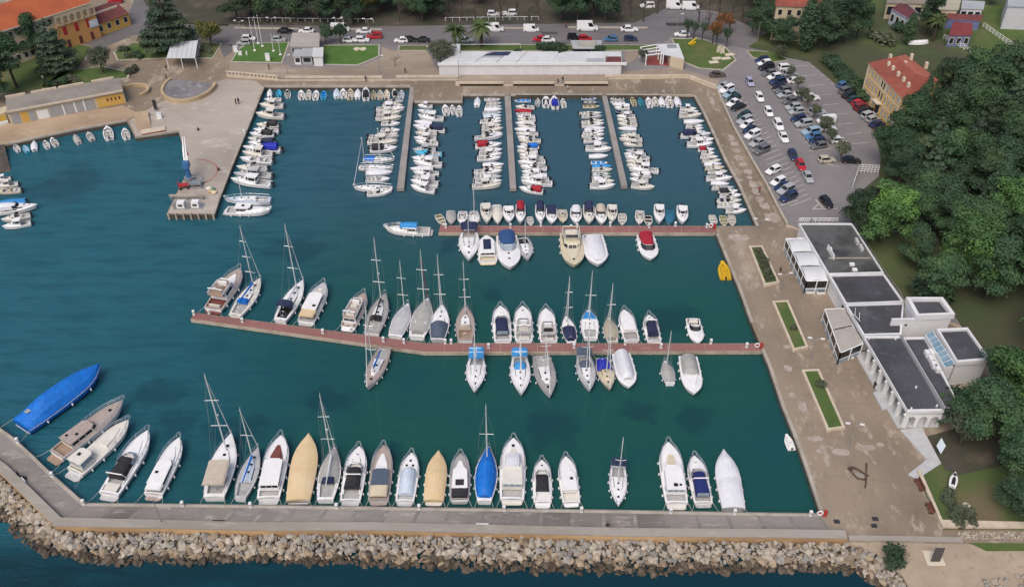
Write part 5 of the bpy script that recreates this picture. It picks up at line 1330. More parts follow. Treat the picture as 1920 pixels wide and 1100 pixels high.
def carproto(kind):
  r = thing('car', 'proto', 'car')
  if kind == 'sedan': L, w, hb, ht, cab, tp = 4.5, 1.78, .82, 1.43, (-1.85, 1.0), (-1.05, .25)
  elif kind == 'hatch': L, w, hb, ht, cab, tp = 4.0, 1.74, .86, 1.50, (-1.92, .95), (-1.55, .2)
  elif kind == 'suv': L, w, hb, ht, cab, tp = 4.5, 1.86, 1.0, 1.70, (-2.15, 1.05), (-1.9, .35)
  else: L, w, hb, ht, cab, tp = 5.4, 2.0, 1.1, 2.3, (-2.66, 2.0), (-2.6, 1.2)
  mb = MB(); rr = []
  x0, x1 = -L / 2, L / 2
  prof = [(x0, .50, .72), (x0 + .06, .30, hb - .06), (x0 + .35, .22, hb), (cab[0] + .3, .2, hb + .02), (0, .2, hb + .03), (cab[1], .2, hb + .0), (x1 - .55, .2, hb - .10), (x1 - .12, .28, hb - .24), (x1, .42, hb - .38)]
  for x, zl, zh in prof:
    k = .88 if abs(x) > L / 2 - .2 else .97 if abs(x) > L / 2 - .6 else 1.0
    y = w / 2 * k
    rr.append([(x, -y * .96, zl), (x, -y, zl + (zh - zl) * .5), (x, -y * .93, zh - .03), (x, -y * .7, zh), (x, y * .7, zh), (x, y * .93, zh - .03), (x, y, zl + (zh - zl) * .5), (x, y * .96, zl)])
  mb.rings(rr).build('body', PAINTB, r, smooth=False)
  y0, y1 = w / 2 * .9, w / 2 * .72
  bot = [(cab[0], -y0), (cab[1], -y0), (cab[1], y0), (cab[0], y0)]; top = [(tp[0], -y1), (tp[1], -y1), (tp[1], y1), (tp[0], y1)]
  mb = MB()
  for i in range(4): mb.quad((*bot[i], hb), (*bot[(i + 1) % 4], hb), (*top[(i + 1) % 4], ht - .06), (*top[i], ht - .06))
  g = mb.build('greenhouse', PAINTB, r)
  mb = MB(); mb.prism([(tp[0] - .05, -y1), (tp[1] + .05, -y1), (tp[1] + .05, y1), (tp[0] - .05, y1)], ht - .06, ht); mb.build('roof', PAINTB, r)
  for i, nm in ((0, 'side_window'), (1, 'windscreen'), (2, 'side_window'), (3, 'rear_window')):
    if kind == 'van' and i == 3: continue
    j = (i + 1) % 4
    u = (.07, .95) if i != 0 and i != 2 else (.1, .93)
    if kind == 'van' and i == 0: u = (.68, .95)
    if kind == 'van' and i == 2: u = (.05, .32)
    MB().panel((*bot[i], hb), (*bot[j], hb), (*top[j], ht - .06), (*top[i], ht - .06), u[0], u[1], .12, .93, .02).build(nm, GLASS, g)
  for x in (x0 + .78, x1 - .85):
    for s_ in (1, -1):
      mb = MB(); n = 10
      for rad, ya, yb in ((.32, s_ * (w / 2 - .22), s_ * (w / 2 + .005)),):
        mb.rings([[(x + rad * cos(2 * pi * k / n), yy, .32 + rad * sin(2 * pi * k / n)) for k in range(n)] for yy in (ya, yb)])
      wh = mb.build('wheel', TYRE, r)
      mb = MB(); mb.rings([[(x + .2 * cos(2 * pi * k / n), yy, .32 + .2 * sin(2 * pi * k / n)) for k in range(n)] for yy in (s_ * (w / 2 - .05), s_ * (w / 2 + .02))]); mb.build('rim', RIM, wh)
  for s_ in (1, -1):
    MB().box((x1 - .1, s_ * w * .34, hb - .33), (.16, .34, .14)).build('headlight', LAMPF, r)
    MB().box((x0 + .05, s_ * w * .36, hb - .18), (.12, .26, .2)).build('tail_light', LAMPR, r)
  return r
CARS = {k: carproto(k) for k in ('sedan', 'hatch', 'suv', 'van')}
def car(u, v, colour, hdg, label, group, kind=None, sc=1.0, z=ZS + .01):
  kind = kind or R.choice(['hatch', 'hatch', 'sedan', 'suv'])
  c = copy_tree(CARS[kind], None, {'car_paint': CARC[colour]})
  p = P(u, v, z + .6)
  c.location = (p.x, p.y, z + .004); c.rotation_euler = (0, 0, hdg); c.scale = (sc, sc, sc)
  c.name = 'van' if kind == 'van' else 'car'
  tag(c, label, 'van' if kind == 'van' else 'car', group)
  return c
def pxdir(u, v, du, dv):
  a, b_ = P(u, v, ZS), P(u + du, v + dv, ZS)
  return atan2(b_.y - a.y, b_.x - a.x)
KN = {'hatch': 'hatchback', 'sedan': 'saloon', 'suv': 'estate car', 'van': 'van'}
def carrow(items, d, where, group):
  for i, (u, v, c) in enumerate(items):
    k = R.choice(['hatch', 'hatch', 'sedan', 'suv'])
    cn = {'sky': 'pale blue', 'teal': 'dark green'}.get(c, c)
    car(u, v, c, pxdir(u, v, *d) + R.uniform(-.03, .03), where(f'{cn} {KN[k]}', ORD[i]), group, k)
PK = 'cars parked in the car park'
carrow([(1357, 161, 'silver'), (1363, 168, 'white'), (1369, 176, 'sky'), (1376, 184, 'teal'), (1375.5, 192.5, 'white'), (1384, 200, 'black'), (1395, 216, 'teal'), (1396.5, 226, 'silver'), (1401, 234, 'white'), (1406, 242, 'navy'), (1411, 253, 'white'), (1420, 267, 'silver'), (1428, 281, 'grey'), (1450, 319, 'white'),
    (1459.5, 340, 'white'), (1467, 348.5, 'navy'), (1474, 356, 'silver'), (1478, 369, 'navy')], (-20, 8.5), lambda d, o: f'{d}, {o} from the lawn in the car park row along the wall', PK)
carrow([(1429, 112.5, 'navy'), (1433.5, 118.5, 'white'), (1437, 126, 'black'), (1442, 137, 'grey'), (1452, 144, 'white'), (1458, 153, 'navy'), (1463, 163.5, 'black'), (1468, 170, 'grey'), (1473, 177, 'silver'), (1481, 189, 'grey'), (1487, 200.5, 'silver'), (1493.5, 209, 'silver'), (1497, 222, 'navy'),
    (1507, 232, 'silver'), (1520, 247, 'sky'), (1525, 255.5, 'blue'), (1532, 264, 'navy'), (1535, 273, 'grey')], (-20, 3.0), lambda d, o: f'{d}, {o} from the lawn in the middle car park row, lane side', PK)
carrow([(1474, 127, 'white'), (1482, 138, 'silver'), (1491, 151, 'white'), (1504, 176, 'white'), (1521, 183.5, 'white'), (1533, 211, 'silver'), (1552, 240, 'white'), (1572, 262.5, 'white'), (1550, 299, 'beige')], (20, -1.5), lambda d, o: f'{d}, {o} from the lawn in the middle car park row, behind the trees', PK)
carrow([(1581.5, 159, 'blue'), (1586.5, 170, 'grey'), (1593, 178, 'black'), (1602, 186, 'teal'), (1610, 193, 'red'), (1615, 200.5, 'maroon'), (1624, 207, 'black'), (1629, 216, 'silver'), (1637, 223, 'silver'), (1645, 232, 'navy'), (1654, 244, 'black')], (20, -6.5),
     lambda d, o: f'{d}, {o} from the hedge before the yellow villa', PK)
car(1549, 226, 'white', pxdir(1549, 226, -20, 2), 'white van parked among the middle car park row', PK, 'van', .85)
LN = 'cars driving down the car park lane'
for (u, v, c, k, lb) in [(1406, 154, 'lilac', 'hatch', 'lilac hatchback leading the line of cars in the car park lane'), (1424, 182.5, 'white', 'hatch', 'white hatchback behind the lilac car in the car park lane'), (1441, 210, 'white', 'hatch', 'white hatchback in the middle of the car park lane queue'),
             (1459.5, 235, 'white', 'suv', 'white estate car bumper to bumper with a white saloon'), (1469, 257, 'white', 'sedan', 'white saloon bumper to bumper with a white estate car'), (1487, 291, 'navy', 'hatch', 'dark blue hatchback just behind the red car in the lane'),
             (1501.5, 309.5, 'red', 'hatch', 'red hatchback between the dark blue car and the silver car'), (1514.5, 331, 'silver', 'sedan', 'silver saloon at the bottom end of the car park lane')]:
  car(u, v, c, pxdir(u, v, 11, 19), lb, LN, k)
car(1550, 379, 'black', pxdir(1550, 379, 14, 14), 'black car parked under the bright green pine at the car park corner', PK, 'hatch')
car(1596.5, 300, 'black', pxdir(1596, 300, 20, 1), 'black saloon parked alone beyond the beige car', PK, 'sedan')
car(1346, 139.5, 'brown', pxdir(1346, 139, 20, -1), 'dark brown car parked beside the slanting promenade wall', PK, 'sedan')
ST = 'cars along the promenade road'
for u, v, c, k, lb in [(535, 58, 'black', 'sedan', 'black saloon by the road kerb behind the flagpoles'), (574, 57.5, 'white', 'sedan', 'white saloon by the road kerb next to the black saloon'), (638, 55, 'white', 'van', 'white van parked by the road behind the two dark round trees'),
             (682, 58, 'white', 'sedan', 'white saloon by the road kerb above the red car'), (466, 72, 'white', 'hatch', 'white car parked beside the flagpole lawn'), (457, 80, 'silver', 'hatch', 'silver car at the corner of the flagpole lawn'), (523, 74, 'silver', 'hatch', 'silver car parked beside the brown-roofed kiosk'),
             (655, 75, 'white', 'hatch', 'white car parked behind the bright lawn, beside the two dark trees'), (679, 74.5, 'white', 'hatch', 'white car parked behind the bright lawn beside the red car'), (702, 68, 'red', 'suv', 'red estate car at the corner of the bright lawn'),
             (752, 75.5, 'white', 'hatch', 'white car before the first black car of the road lay-by'), (770, 74.5, 'black', 'hatch', 'black hatchback between white and black cars in the lay-by'), (791, 75, 'black', 'sedan', 'black saloon partly behind the olive tree'),
             (872, 75, 'silver', 'sedan', 'silver saloon between the two palms'), (927, 54.5, 'white', 'van', 'white van on the road beside the second palm'), (996, 55, 'white', 'van', 'small white van on the road before the gap in the kerb'),
             (1101, 53, 'white', 'van', 'large white box van on the road'), (1180, 55, 'white', 'sedan', 'white saloon driving behind the large box van'), (1011, 73, 'red', 'hatch', 'bright red car parked nose to tail with a white car'),
             (1028, 74.5, 'white', 'hatch', 'white car parked nose to tail with the bright red car'), (1078, 70.5, 'black', 'suv', 'black estate car behind the little black kiosk'), (1098, 72, 'red', 'hatch', 'red car mostly hidden by the little black kiosk'),
             (1145, 73, 'blue', 'hatch', 'blue hatchback parked behind the kiosk'), (1183, 72.5, 'navy', 'hatch', 'dark blue hatchback parked farther along from the kiosk'), (1279, 64, 'white', 'sedan', 'white saloon parked behind the white pavilion lawn'),
             (1265, 12.5, 'white', 'van', 'first of two white vans parked by the park trees'), (1295, 14, 'white', 'van', 'second of two white vans parked by the park trees'), (1214, 11, 'white', 'suv', 'white estate car parked under the bare park trees'),
             (925, 26, 'white', 'hatch', 'white hatchback parked in the park behind the palms'), (956, 25, 'white', 'suv', 'white estate car parked in the park behind the bare trees'), (1151, 15, 'white', 'hatch', 'white hatchback half hidden by the large dark park tree'),
             (216, 2, 'red', 'suv', 'red estate car parked by the maroon-roofed houses')]:
  d = -1 if R.random() < .4 else 1
  if k == 'van': d = 1
  o = car(u, v, c, pxdir(u, v, 20 * d, 0), lb, ST, k, z=ZQ if u < 300 else ZS)
  if 'box' in lb: o.scale = (1.15, 1.1, 1.15)
  if 'small white van' in lb: o.scale = (.85, .9, .85)
for k in CARS.values(): drop(k)
SEEN.pop('proto', None)

# painted stall lines and ground marks
mb = MB()
def line(a, b_, w=.13, z=ZS + .006, m=mb, mi=0):
  d = Vector((b_.x - a.x, b_.y - a.y)); d.normalize(); n = Vector((-d.y, d.x)) * w / 2
  m.quad((a.x - n.x, a.y - n.y, z), (b_.x - n.x, b_.y - n.y, z), (b_.x + n.x, b_.y + n.y, z), (a.x + n.x, a.y + n.y, z), mi)
W0, W1 = (1352, 172), (1482, 386)
for i in range(27):
  f = i / 26; u, v = W0[0] + (W1[0] - W0[0]) * f ** .96, W0[1] + (W1[1] - W0[1]) * f ** 1.05
  k = .8 + .5 * f
  line(P(u, v, ZS), P(u + 30 * k, v - 11 * k, ZS))
for i in range(24):
  f = i / 23; u, v = 1417 + (1518 - 1417) * f, 108 + (283 - 108) * f ** 1.02; k = .75 + .4 * f
  line(P(u, v, ZS), P(u + 36 * k, v - 4 * k, ZS))
for i in range(16):
  f = i / 15; u, v = 1572 + (1650 - 1572) * f, 150 + (250 - 150) * f; k = .8 + .2 * f
  line(P(u, v, ZS), P(u + 22 * k, v - 7 * k, ZS))
for i in range(9):
  f = i / 8; u, v = 1478 + 110 * f, 125 + 145 * f
  line(P(u + 10, v, ZS), P(u + 40, v - 3, ZS))
for i in range(7): line(P(1503 + i * 9, 108 + i * 8, ZS), P(1530 + i * 9, 114 + i * 8, ZS), .16)
for a, b_ in (((1524, 392), (1545, 373)), ((1524, 392), (1570, 391)), ((1529, 374), (1545, 392)), ((1463, 385), (1496, 375)), ((1550, 307), (1575, 313))): line(P(*a, ZS), P(*b_, ZS), .2)
for i in range(9): line(P(1250 + i * 5, 43, ZS), P(1253 + i * 5, 49, ZS), .45)
for i in range(6): line(P(1015 + i * 5, 60, ZS), P(1020 + i * 5, 65, ZS), .3)
struct('road_markings', mb, PAINT)
mb = MB()
for i in range(3): line(P(1560 + i * 4, 153 + i * 3, ZS), P(1580 + i * 4, 149 + i * 4, ZS), .2, m=mb)
struct('yellow_markings', mb, YPAINT)
# crane's red swing circle on the jetty
mb = MB(); c = P(357, 325, ZQ); rad = (P(405, 325, ZQ) - c).length
for i in range(30):
  a0, a1 = radians(-75 + 165 * i / 30), radians(-75 + 165 * (i + 1) / 30)
  mb.quad(*[(c.x + q * cos(a), c.y + q * sin(a), ZQ + .012) for q, a in ((rad, a0), (rad + .3, a0), (rad + .3, a1), (rad, a1))])
struct('ground_marking', mb, RPAINT)

# worn pale patches along the car park quay
PATCH = paving('worn_patch', (.36, .31, .27), (.27, .22, .185), (.46, .41, .37), .5, 2.0, .5)
def blob(u, v, ru, rv, z, m, name='worn_patch', sq=2.6):
  c = P(u, v, z); a = (P(u + ru, v, z) - c).length; d = (P(u, v - rv, z) - c).length; pts = []
  for k in range(22):
    t = 2 * pi * k / 22; q = R.uniform(.72, 1.08)
    ct, st = cos(t), sin(t)
    e = (abs(ct) ** sq + abs(st) ** sq) ** (-1 / sq)
    pts.append((c.x + a * e * q * ct, c.y + d * e * q * st))
  sheet_o = MB().sheet(pts, z).build(name, m); sheet_o['kind'] = 'structure'
for i, (u, v, ru, rv) in enumerate([(1371, 258, 5, 6), (1377, 270, 8, 5), (1381, 282, 7, 5), (1385, 296, 9, 6), (1393, 308, 8, 5), (1402, 322, 9, 5), (1405, 333, 6, 4), (1412, 346, 8, 7), (1417, 359, 8, 7), (1425, 374, 9, 6), (1434, 386, 10, 6),
                  (1447, 408, 16, 9), (1335, 190, 5, 9), (1384, 445, 22, 6), (1478, 690, 9, 6), (1486, 740, 8, 5), (1505, 762, 9, 10), (1530, 822, 16, 5), (1575, 847, 18, 7), (1625, 838, 20, 5), (1540, 845, 12, 5), (1650, 833, 8, 4), (1476, 650, 9, 4)]):
  blob(u, v, ru, rv, ZQ + .004 + .0012 * (i % 3), PATCH)

# ------------------------------------------------------------------ buildings
def bbox_part(par, name, a, b_, d, c, z0, z1, m, inset=0.0, mroof=None):
  """box on four plan points a b c d (counter-clockwise)"""
  q = [a, b_, c, d]
  if inset:
    cx = sum(p[0] for p in q) / 4; cy = sum(p[1] for p in q) / 4
    q = [(cx + (p[0] - cx) * (1 - inset), cy + (p[1] - cy) * (1 - inset)) for p in q]
  return MB().prism(q, z0, z1, 1 if mroof else 0, 0).build(name, [m, mroof] if mroof else m, par)
def xy(u, v, z): p = P(u, v, z); return (p.x, p.y)
def flatroof(label, px, z0, z1, mwall, mroof, mtrim, name='flat_roofed_hall', par=None, cat='building', trim=.35, up=.25, group=None):
  q = [xy(u, v, z1) for u, v in px]
  A = sum(q[i][0] * q[(i + 1) % len(q)][1] - q[(i + 1) % len(q)][0] * q[i][1] for i in range(len(q)))
  if A < 0: q.reverse()
  t = thing(name, label, cat, (0, 0, 0), 0, group) if par is None else par
  n = len(q); cx = sum(p[0] for p in q) / n; cy = sum(p[1] for p in q) / n
  def sh(p, d):
    v = Vector((p[0] - cx, p[1] - cy)); l = v.length
    return (cx + v.x * (l - d) / l, cy + v.y * (l - d) / l)
  if mwall: MB().prism([sh(p, .35) for p in q], z0, z1 - .35).build('wall', mwall, t)
  MB().prism([sh(p, trim * 1.2) for p in q], z1 - .3, z1).build('roof', mroof, t)
  mb = MB()
  for i in range(n):
    a, b_ = q[i], q[(i + 1) % n]; ia, ib = sh(a, trim * 1.25), sh(b_, trim * 1.25)
    mb.quad((*a, z1 - .42), (*b_, z1 - .42), (*b_, z1 + up), (*a, z1 + up)); mb.quad((*ib, z1 - .1), (*ia, z1 - .1), (*ia, z1 + up), (*ib, z1 + up)); mb.quad((*a, z1 + up), (*b_, z1 + up), (*ib, z1 + up), (*ia, z1 + up))
    mb.quad((*b_, z1 - .42), (*a, z1 - .42), (*ia, z1 - .42), (*ib, z1 - .42))
  mb.build('roof_edge', mtrim, t)
  return t, q
def post(par, p, z0, z1, s=.3, m=None, name='column'):
  MB().box((p[0], p[1], (z0 + z1) / 2), (s, s, z1 - z0)).build(name, m or LEGW, par)
def winrow(par, a, b_, z0, z1, n, mg, v0=.2, v1=.85, gap=.25, name='window', frame=None, off=.05, shut=None):
  for i in range(n):
    u0, u1 = (i + gap / 2) / n, (i + 1 - gap / 2) / n
    A, B_, C, D = (*a, z0), (*b_, z0), (*b_, z1), (*a, z1)
    w = MB().panel(A, B_, C, D, u0, u1, v0, v1, off).build(name, mg, par)
    if frame:
      mb = MB(); e = (u1 - u0) * .12
      mb.panel(A, B_, C, D, u0 - e, u1 + e, v0 - .05, v0, off * 1.6); mb.panel(A, B_, C, D, u0 - e, u1 + e, v1, v1 + .05, off * 1.6)
      mb.panel(A, B_, C, D, u0 - e, u0, v0, v1, off * 1.4); mb.panel(A, B_, C, D, u1, u1 + e, v0, v1, off * 1.4)
      mb.build('window_frame', frame, w)
    if shut:
      for ua, ub in ((u0 - (u1 - u0) * .42, u0 - .01 / n), (u1 + .01 / n, u1 + (u1 - u0) * .42)):
        MB().panel(A, B_, C, D, ua, ub, v0, v1, off * 1.5).build('shutter', shut, w)

# --- the long white clubhouse on the quay
z1 = 5.0
t, q = flatroof('flat-roofed clubhouse terrace with wet patched grey roof', [(1497, 420), (1597, 420), (1657, 513), (1553, 516)], ZQ, z1, WWALL, WETROOF, WWALL, 'clubhouse')
p0 = xy(1550, 466, z1); p1 = xy(1562, 487, z1)
MB().prism(strip_poly([p0, p1], .2), z1, z1 + 1.0).build('roof_screen', WWALL, t)
MB().prism(strip_poly([xy(1554, 485, z1), xy(1633, 485, z1)], .25), z1, z1 + .15).build('roof_kerb', EDGEC, t)
for u, v in ((1597, 497), (1602, 507), (1555, 468)): c = P(u, v, z1); MB().box((c.x, c.y, z1 + .2), (.9, .7, .4)).build('roof_vent', LEGW, t)
for i in range(2): c = P(1606 + i * 8, 455 + i * 12, z1); MB().box((c.x, c.y, z1 + .35), (.5, 1.6, .7)).build('air_conditioner', LGREY, t)
t, q = flatroof('flat-roofed clubhouse wing with ribbed dark grey roof', [(1554, 517.5), (1657.5, 515), (1694, 567), (1584.5, 571)], ZQ, z1 - .15, WWALL, ROOFD, WWALL, 'clubhouse')
t, q = flatroof('short dark-roofed clubhouse link beside the white stair wall', [(1585, 572.5), (1694, 569.5), (1690, 628), (1618, 629.5)], ZQ, z1 - .15, WWALL, ROOFD, WWALL, 'clubhouse')
mb = MB()
for s_ in (0, 1): mb.tube([P(1603 + s_ * 8, 590 + s_ * 9, z1), P(1604 + s_ * 8, 577 + s_ * 9, z1)], .06, 5)
mb.panel(P(1601, 588, z1 + .4), P(1613, 602, z1 + .4), P(1613, 602, z1 + 1.9), P(1601, 588, z1 + 1.9), 0, 1, 0, 1, .08).build('roof_sign_panel', LEGW, t)
# main hall with arcade
px = [(1619, 631.5), (1690, 631.5), (1770, 771), (1701, 772.5)]
t = thing('clubhouse', 'long clubhouse hall with dark roof, white fascia and arched arcade', 'building')
q = [xy(u, v, z1) for u, v in px]
q.reverse()
d_, c_, b_, a_ = q[3], q[2], q[1], q[0]     # q: BL(1701) BR(1770) TR(1690) TL(1619)
BL, BR, TR, TL = q[0], q[1], q[2], q[3]
flatroof('', px, ZQ, z1, None, ROOFD, WWALL, par=t)
iTL, iBL = lerp2(TL, TR, .32), lerp2(BL, BR, .32)
iTL = lerp2(iTL, iBL, .01); iBL2 = lerp2(iBL, iTL, .035); BR2 = lerp2(BR, TR, .035)
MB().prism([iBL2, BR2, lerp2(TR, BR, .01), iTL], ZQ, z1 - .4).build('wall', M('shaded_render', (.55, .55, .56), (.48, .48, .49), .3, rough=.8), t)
MB().prism([lerp2(BL, BR, -.10), lerp2(BR, BL, -.05), TR, lerp2(TL, TR, -.12)], ZQ, ZQ + .3).build('terrace_floor', LGREY, t)
n = 7
for i in range(n + 1):
  p = lerp2(TL, BL, .012 + .976 * i / n); p = (p[0] + .25, p[1])
  if i == 0: continue
  MB().box((p[0] + .1, p[1], (ZQ + z1) / 2 - .25), (.75, .42, z1 - ZQ - .4)).build('column', LEGW, t)
  c = lerp2(TL, BL, .012 + .976 * (i - .12) / n)
  MB().ball((p[0] - .35, p[1], z1 - .75), .2, n=7, m=4).build('globe_lamp', FENDER, t)
# arched front facing the breakwater
def archwall(par, a, b_, z0, z1, n, m, name='arched_wall', th=.4):
  mb = MB(); a3, b3 = Vector((*a, 0)), Vector((*b_, 0)); L = (b3 - a3).length; ex = (b3 - a3) / L; ny = Vector((ex.y, -ex.x, 0))
  w = L / n; pw = w * .14
  def pt(x, z, k=0): v = a3 + ex * x + ny * (th * k); return (v.x, v.y, z)
  for i in range(n):
    x0 = i * w
    prof = [(x0 + pw, z0)]
    hs = z0 + (z1 - z0) * .62; hc = z0 + (z1 - z0) * .80
    for k in range(9):
      f = k / 8; prof.append((x0 + pw + (w - 2 * pw) * f, hs + (hc - hs) * sin(pi * f) ** .7))
    prof.append((x0 + w - pw, z0))
    outer = [(x0, z0), (x0, z1), (x0 + w, z1), (x0 + w, z0)]
    for kk, rev in ((1, False), (0, True)):
      fs = [[(x0, z0), (x0 + pw, z0), (x0 + pw, hs), (x0, z1)], [(x0 + w - pw, z0), (x0 + w, z0), (x0 + w, z1), (x0 + w - pw, hs)]]
      for k in range(8):
        A, B_ = prof[1 + k], prof[2 + k]
        fs.append([A, B_, (x0 + w * (k + 1) / 8, z1), (x0 + w * k / 8, z1)])
      for f in fs: mb.quad(*[pt(x, z, kk) for x, z in f])
    for A, B_ in zip(prof, prof[1:]): mb.quad(pt(*A, 1), pt(*B_, 1), pt(*B_, 0), pt(*A, 0))
  return mb.build(name, m, par)
archwall(t, (BL[0] + .2, BL[1] + .35), (lerp2(BL, BR, .98)[0], BL[1] + .35), ZQ + .3, z1 - .4, 3, WWALL)
for i in range(12):
  f = .03 + .94 * i / 12
  MB().panel((*lerp2(iTL, iBL2, f), ZQ + .3), (*lerp2(iTL, iBL2, f + .06), ZQ + .3), (*lerp2(iTL, iBL2, f + .06), z1 - .5), (*lerp2(iTL, iBL2, f), z1 - .5), 0, 1, .05, .7, .06).build('window', DGLASS, t)
for i in range(2): p = lerp2(lerp2(TR, BR, .02 + .5 * i), lerp2(TR, BR, .5 + .48 * i), .5)
MB().prism(strip_poly([lerp2(TL, TR, .93), lerp2(BL, BR, .94)], .35), z1, z1 + .45).build('roof_gutter', GALV, t)
for i, (u, v) in enumerate(((1629, 636), (1679, 636), (1717, 727), (1708, 767), (1756, 762))):
  c = P(u, v, z1); MB().cyl((c.x, c.y, z1), .16, .4, 8).build('roof_vent', LEGW, t)
# lower side roof with air conditioners
t, q = flatroof('low dark side roof with air conditioners behind the main hall', [(1693, 634), (1733, 633), (1768, 700), (1800, 765), (1774, 770)], ZQ, z1 - .5, WWALL, ROOFD, WWALL, 'side_building')
for i, (u, v) in enumerate(((1739, 662), (1745, 671), (1751, 683), (1758, 690), (1747, 660))):
  c = P(u, v, z1); MB().box((c.x, c.y, z1 - .1), (.7, 1.3, .8)).build('air_conditioner', LEGW, t)
# white stair block and upper rooms
t, q = flatroof('white parapeted roof block standing above the clubhouse', [(1697, 562), (1766, 562), (1789, 594), (1716, 597)], ZQ, 6.6, WWALL, ROOFD, WWALL, 'upper_block', trim=.7, up=.7)
t = thing('stair_wall', 'plain white wall enclosing the stair next to the clubhouse roof', 'wall')
a, b_ = xy(1673, 599, 6.3), xy(1727, 598, 6.3)
MB().prism([a, b_, (b_[0], b_[1] + .4), (a[0], a[1] + .4)], ZQ, 6.3).build('wall_panel', WWALL, t)
MB().panel((*a, ZQ), (*b_, ZQ), (*b_, 6.3), (*a, 6.3), .50, .58, .70, .78, .05).build('wall_light', DKMET, t)
t, q = flatroof('white-edged upper room with pale blue skylight strip', [(1755, 619), (1813, 616.5), (1856, 677), (1793, 682)], ZQ, 6.4, WWALL, ROOFD, WWALL, 'upper_block', trim=.5, up=.4)
a, b_, c, d = (P(1736, 628, 5.6), P(1749, 620, 6.3), P(1790, 682, 6.3), P(1773, 689, 5.6))
nn = 7
for i in range(nn):
  f0, f1 = i / nn + .008, (i + 1) / nn - .008
  MB().panel(d.lerp(a, f0), d.lerp(a, f1), c.lerp(b_, f1), c.lerp(b_, f0), .03, .97, .03, .97, -.07).build('skylight_pane', SKYLT, t)
mb = MB(); mb.tube([a, b_, c, d], .09, 4, closed=True)
for i in range(1, nn): mb.tube([d.lerp(a, i / nn), c.lerp(b_, i / nn)], .05, 4)
mb.build('skylight_frame', LEGW, t)
mb = MB(); mb.prism([(a.x, a.y), (b_.x, b_.y), (c.x, c.y), (d.x, d.y)], ZQ, 5.55); mb.build('skylight_base', WWALL, t)
def ribs(par, TL, TR, BR, BL, z, n):
  mb = MB()
  for i in range(1, n):
    mb.tube([P(*lerp2(TL, BL, i / n), z), P(*lerp2(TR, BR, i / n), z)], .045, 4)
  o = mb.build('roof_ribs', ROOFD, par); o['kind'] = 'stuff'
CH = [o for o in bpy.data.objects if o.name.startswith('clubhouse') and o.parent is None]
ribs(CH[1], (1556, 519), (1656, 517), (1691, 566), (1586, 569), z1 - .12, 22)
ribs(CH[2], (1588, 574), (1692, 571), (1688, 627), (1620, 628), z1 - .12, 22)
ribs(CH[3], (1623, 636), (1685, 636), (1762, 766), (1704, 767), z1 + .03, 9)
for k, (a, b_) in enumerate(((xy(1501, 424, z1), xy(1554, 514, z1)), (xy(1557, 519, z1), xy(1584, 567, z1)), (xy(1588, 575, z1), xy(1617, 627, z1)))):
  winrow(CH[k], (a[0] + .28, a[1]), (b_[0] + .28, b_[1]), ZQ, z1 - .4, (8, 5, 5)[k], DGLASS, .05, .75, .2, off=.08)
# terrace pavilions
def pavilion(label, TL, TR, BR, BL, zr, n, mroof, dome=.5, name='glass_pavilion'):
  t = thing(name, label, 'pavilion')
  q = [xy(*p, zr) for p in (TL, TR, BR, BL)]
  for i in range(n):
    e = .012
    a, b_ = lerp2(q[0], q[3], i / n + e), lerp2(q[1], q[2], i / n + e); d, c = lerp2(q[0], q[3], (i + 1) / n - e), lerp2(q[1], q[2], (i + 1) / n - e)
    mb = MB(); rows = []
    for k in range(7):
      f = k / 6; zz = zr + dome * sin(pi * f) ** .8
      rows.append((lerp2(a, d, f), lerp2(b_, c, f), zz))
    for (l0, r0, za), (l1, r1, zb) in zip(rows, rows[1:]):
      m0, m1 = lerp2(l0, r0, .5), lerp2(l1, r1, .5)
      mb.quad((*l1, zb - dome * .25), (*m1, zb), (*m0, za), (*l0, za - dome * .25)); mb.quad((*m1, zb), (*r1, zb - dome * .25), (*r0, za - dome * .25), (*m0, za))
    mb.build('roof_panel', mroof, t)
    if i: MB().tube([(*a, zr - .05), (*b_, zr - .05)], .07, 4).build('roof_rail', GALV, t)
  ring = [q[0], q[1], q[2], q[3]]
  mb = MB()
  for i in range(4): mb.tube([(*ring[i], zr - .08), (*ring[(i + 1) % 4], zr - .08)], .13, 4)
  mb.build('eaves_beam', LEGW, t)
  side = [(q[3], q[0], n * 2), (q[2], q[3], 2)]
  for A, B_, k in side:
    for i in range(k + 1):
      p = lerp2(A, B_, i / k); MB().box((p[0], p[1], (ZQ + zr) / 2), (.18, .18, zr - ZQ - .1)).build('post', LEGW, t)
    for i in range(k):
      a, b_ = lerp2(A, B_, (i + .04) / k), lerp2(A, B_, (i + .96) / k)
      # wound so that the panel faces outward
      g = MB().panel((*b_, ZQ), (*a, ZQ), (*a, zr), (*b_, zr), 0, 1, .40, .92, .02).build('glass_pane', DGLASS, t)
      MB().panel((*b_, ZQ), (*a, ZQ), (*a, zr), (*b_, zr), 0, 1, .02, .34, .03).build('lower_panel', GLASSB, t)
      MB().panel((*b_, ZQ), (*a, ZQ), (*a, zr), (*b_, zr), 0, 1, .34, .40, .07).build('mid_rail', LEGW, t)
  return t
pavilion('glass terrace pavilion with three domed white roof panels', (1474, 447), (1511, 446), (1552.5, 525), (1513, 526), 4.3, 3, WROOF)
pavilion('glass terrace pavilion with two flat beige roof panels', (1547, 579), (1582, 577.5), (1618, 643), (1576.6, 660), 4.2, 2, BROOF, .12)
for u, v, lb in ((1519, 549, 'long white planter box below the domed pavilion, wall side'), (1539, 550, 'long white planter box below the domed pavilion, hall side'), (1591, 671, 'long white planter box below the beige-roofed pavilion')):
  p = P(u, v, ZQ); t = thing('planter_box', lb, 'planter', (p.x, p.y, ZQ), 0, 'white planter boxes'); MB().box((0, 0, .25), (1.6, .5, .5)).build('box', LEGW, t); MB().box((0, 0, .52), (1.4, .36, .06)).build('soil', SOIL, t)
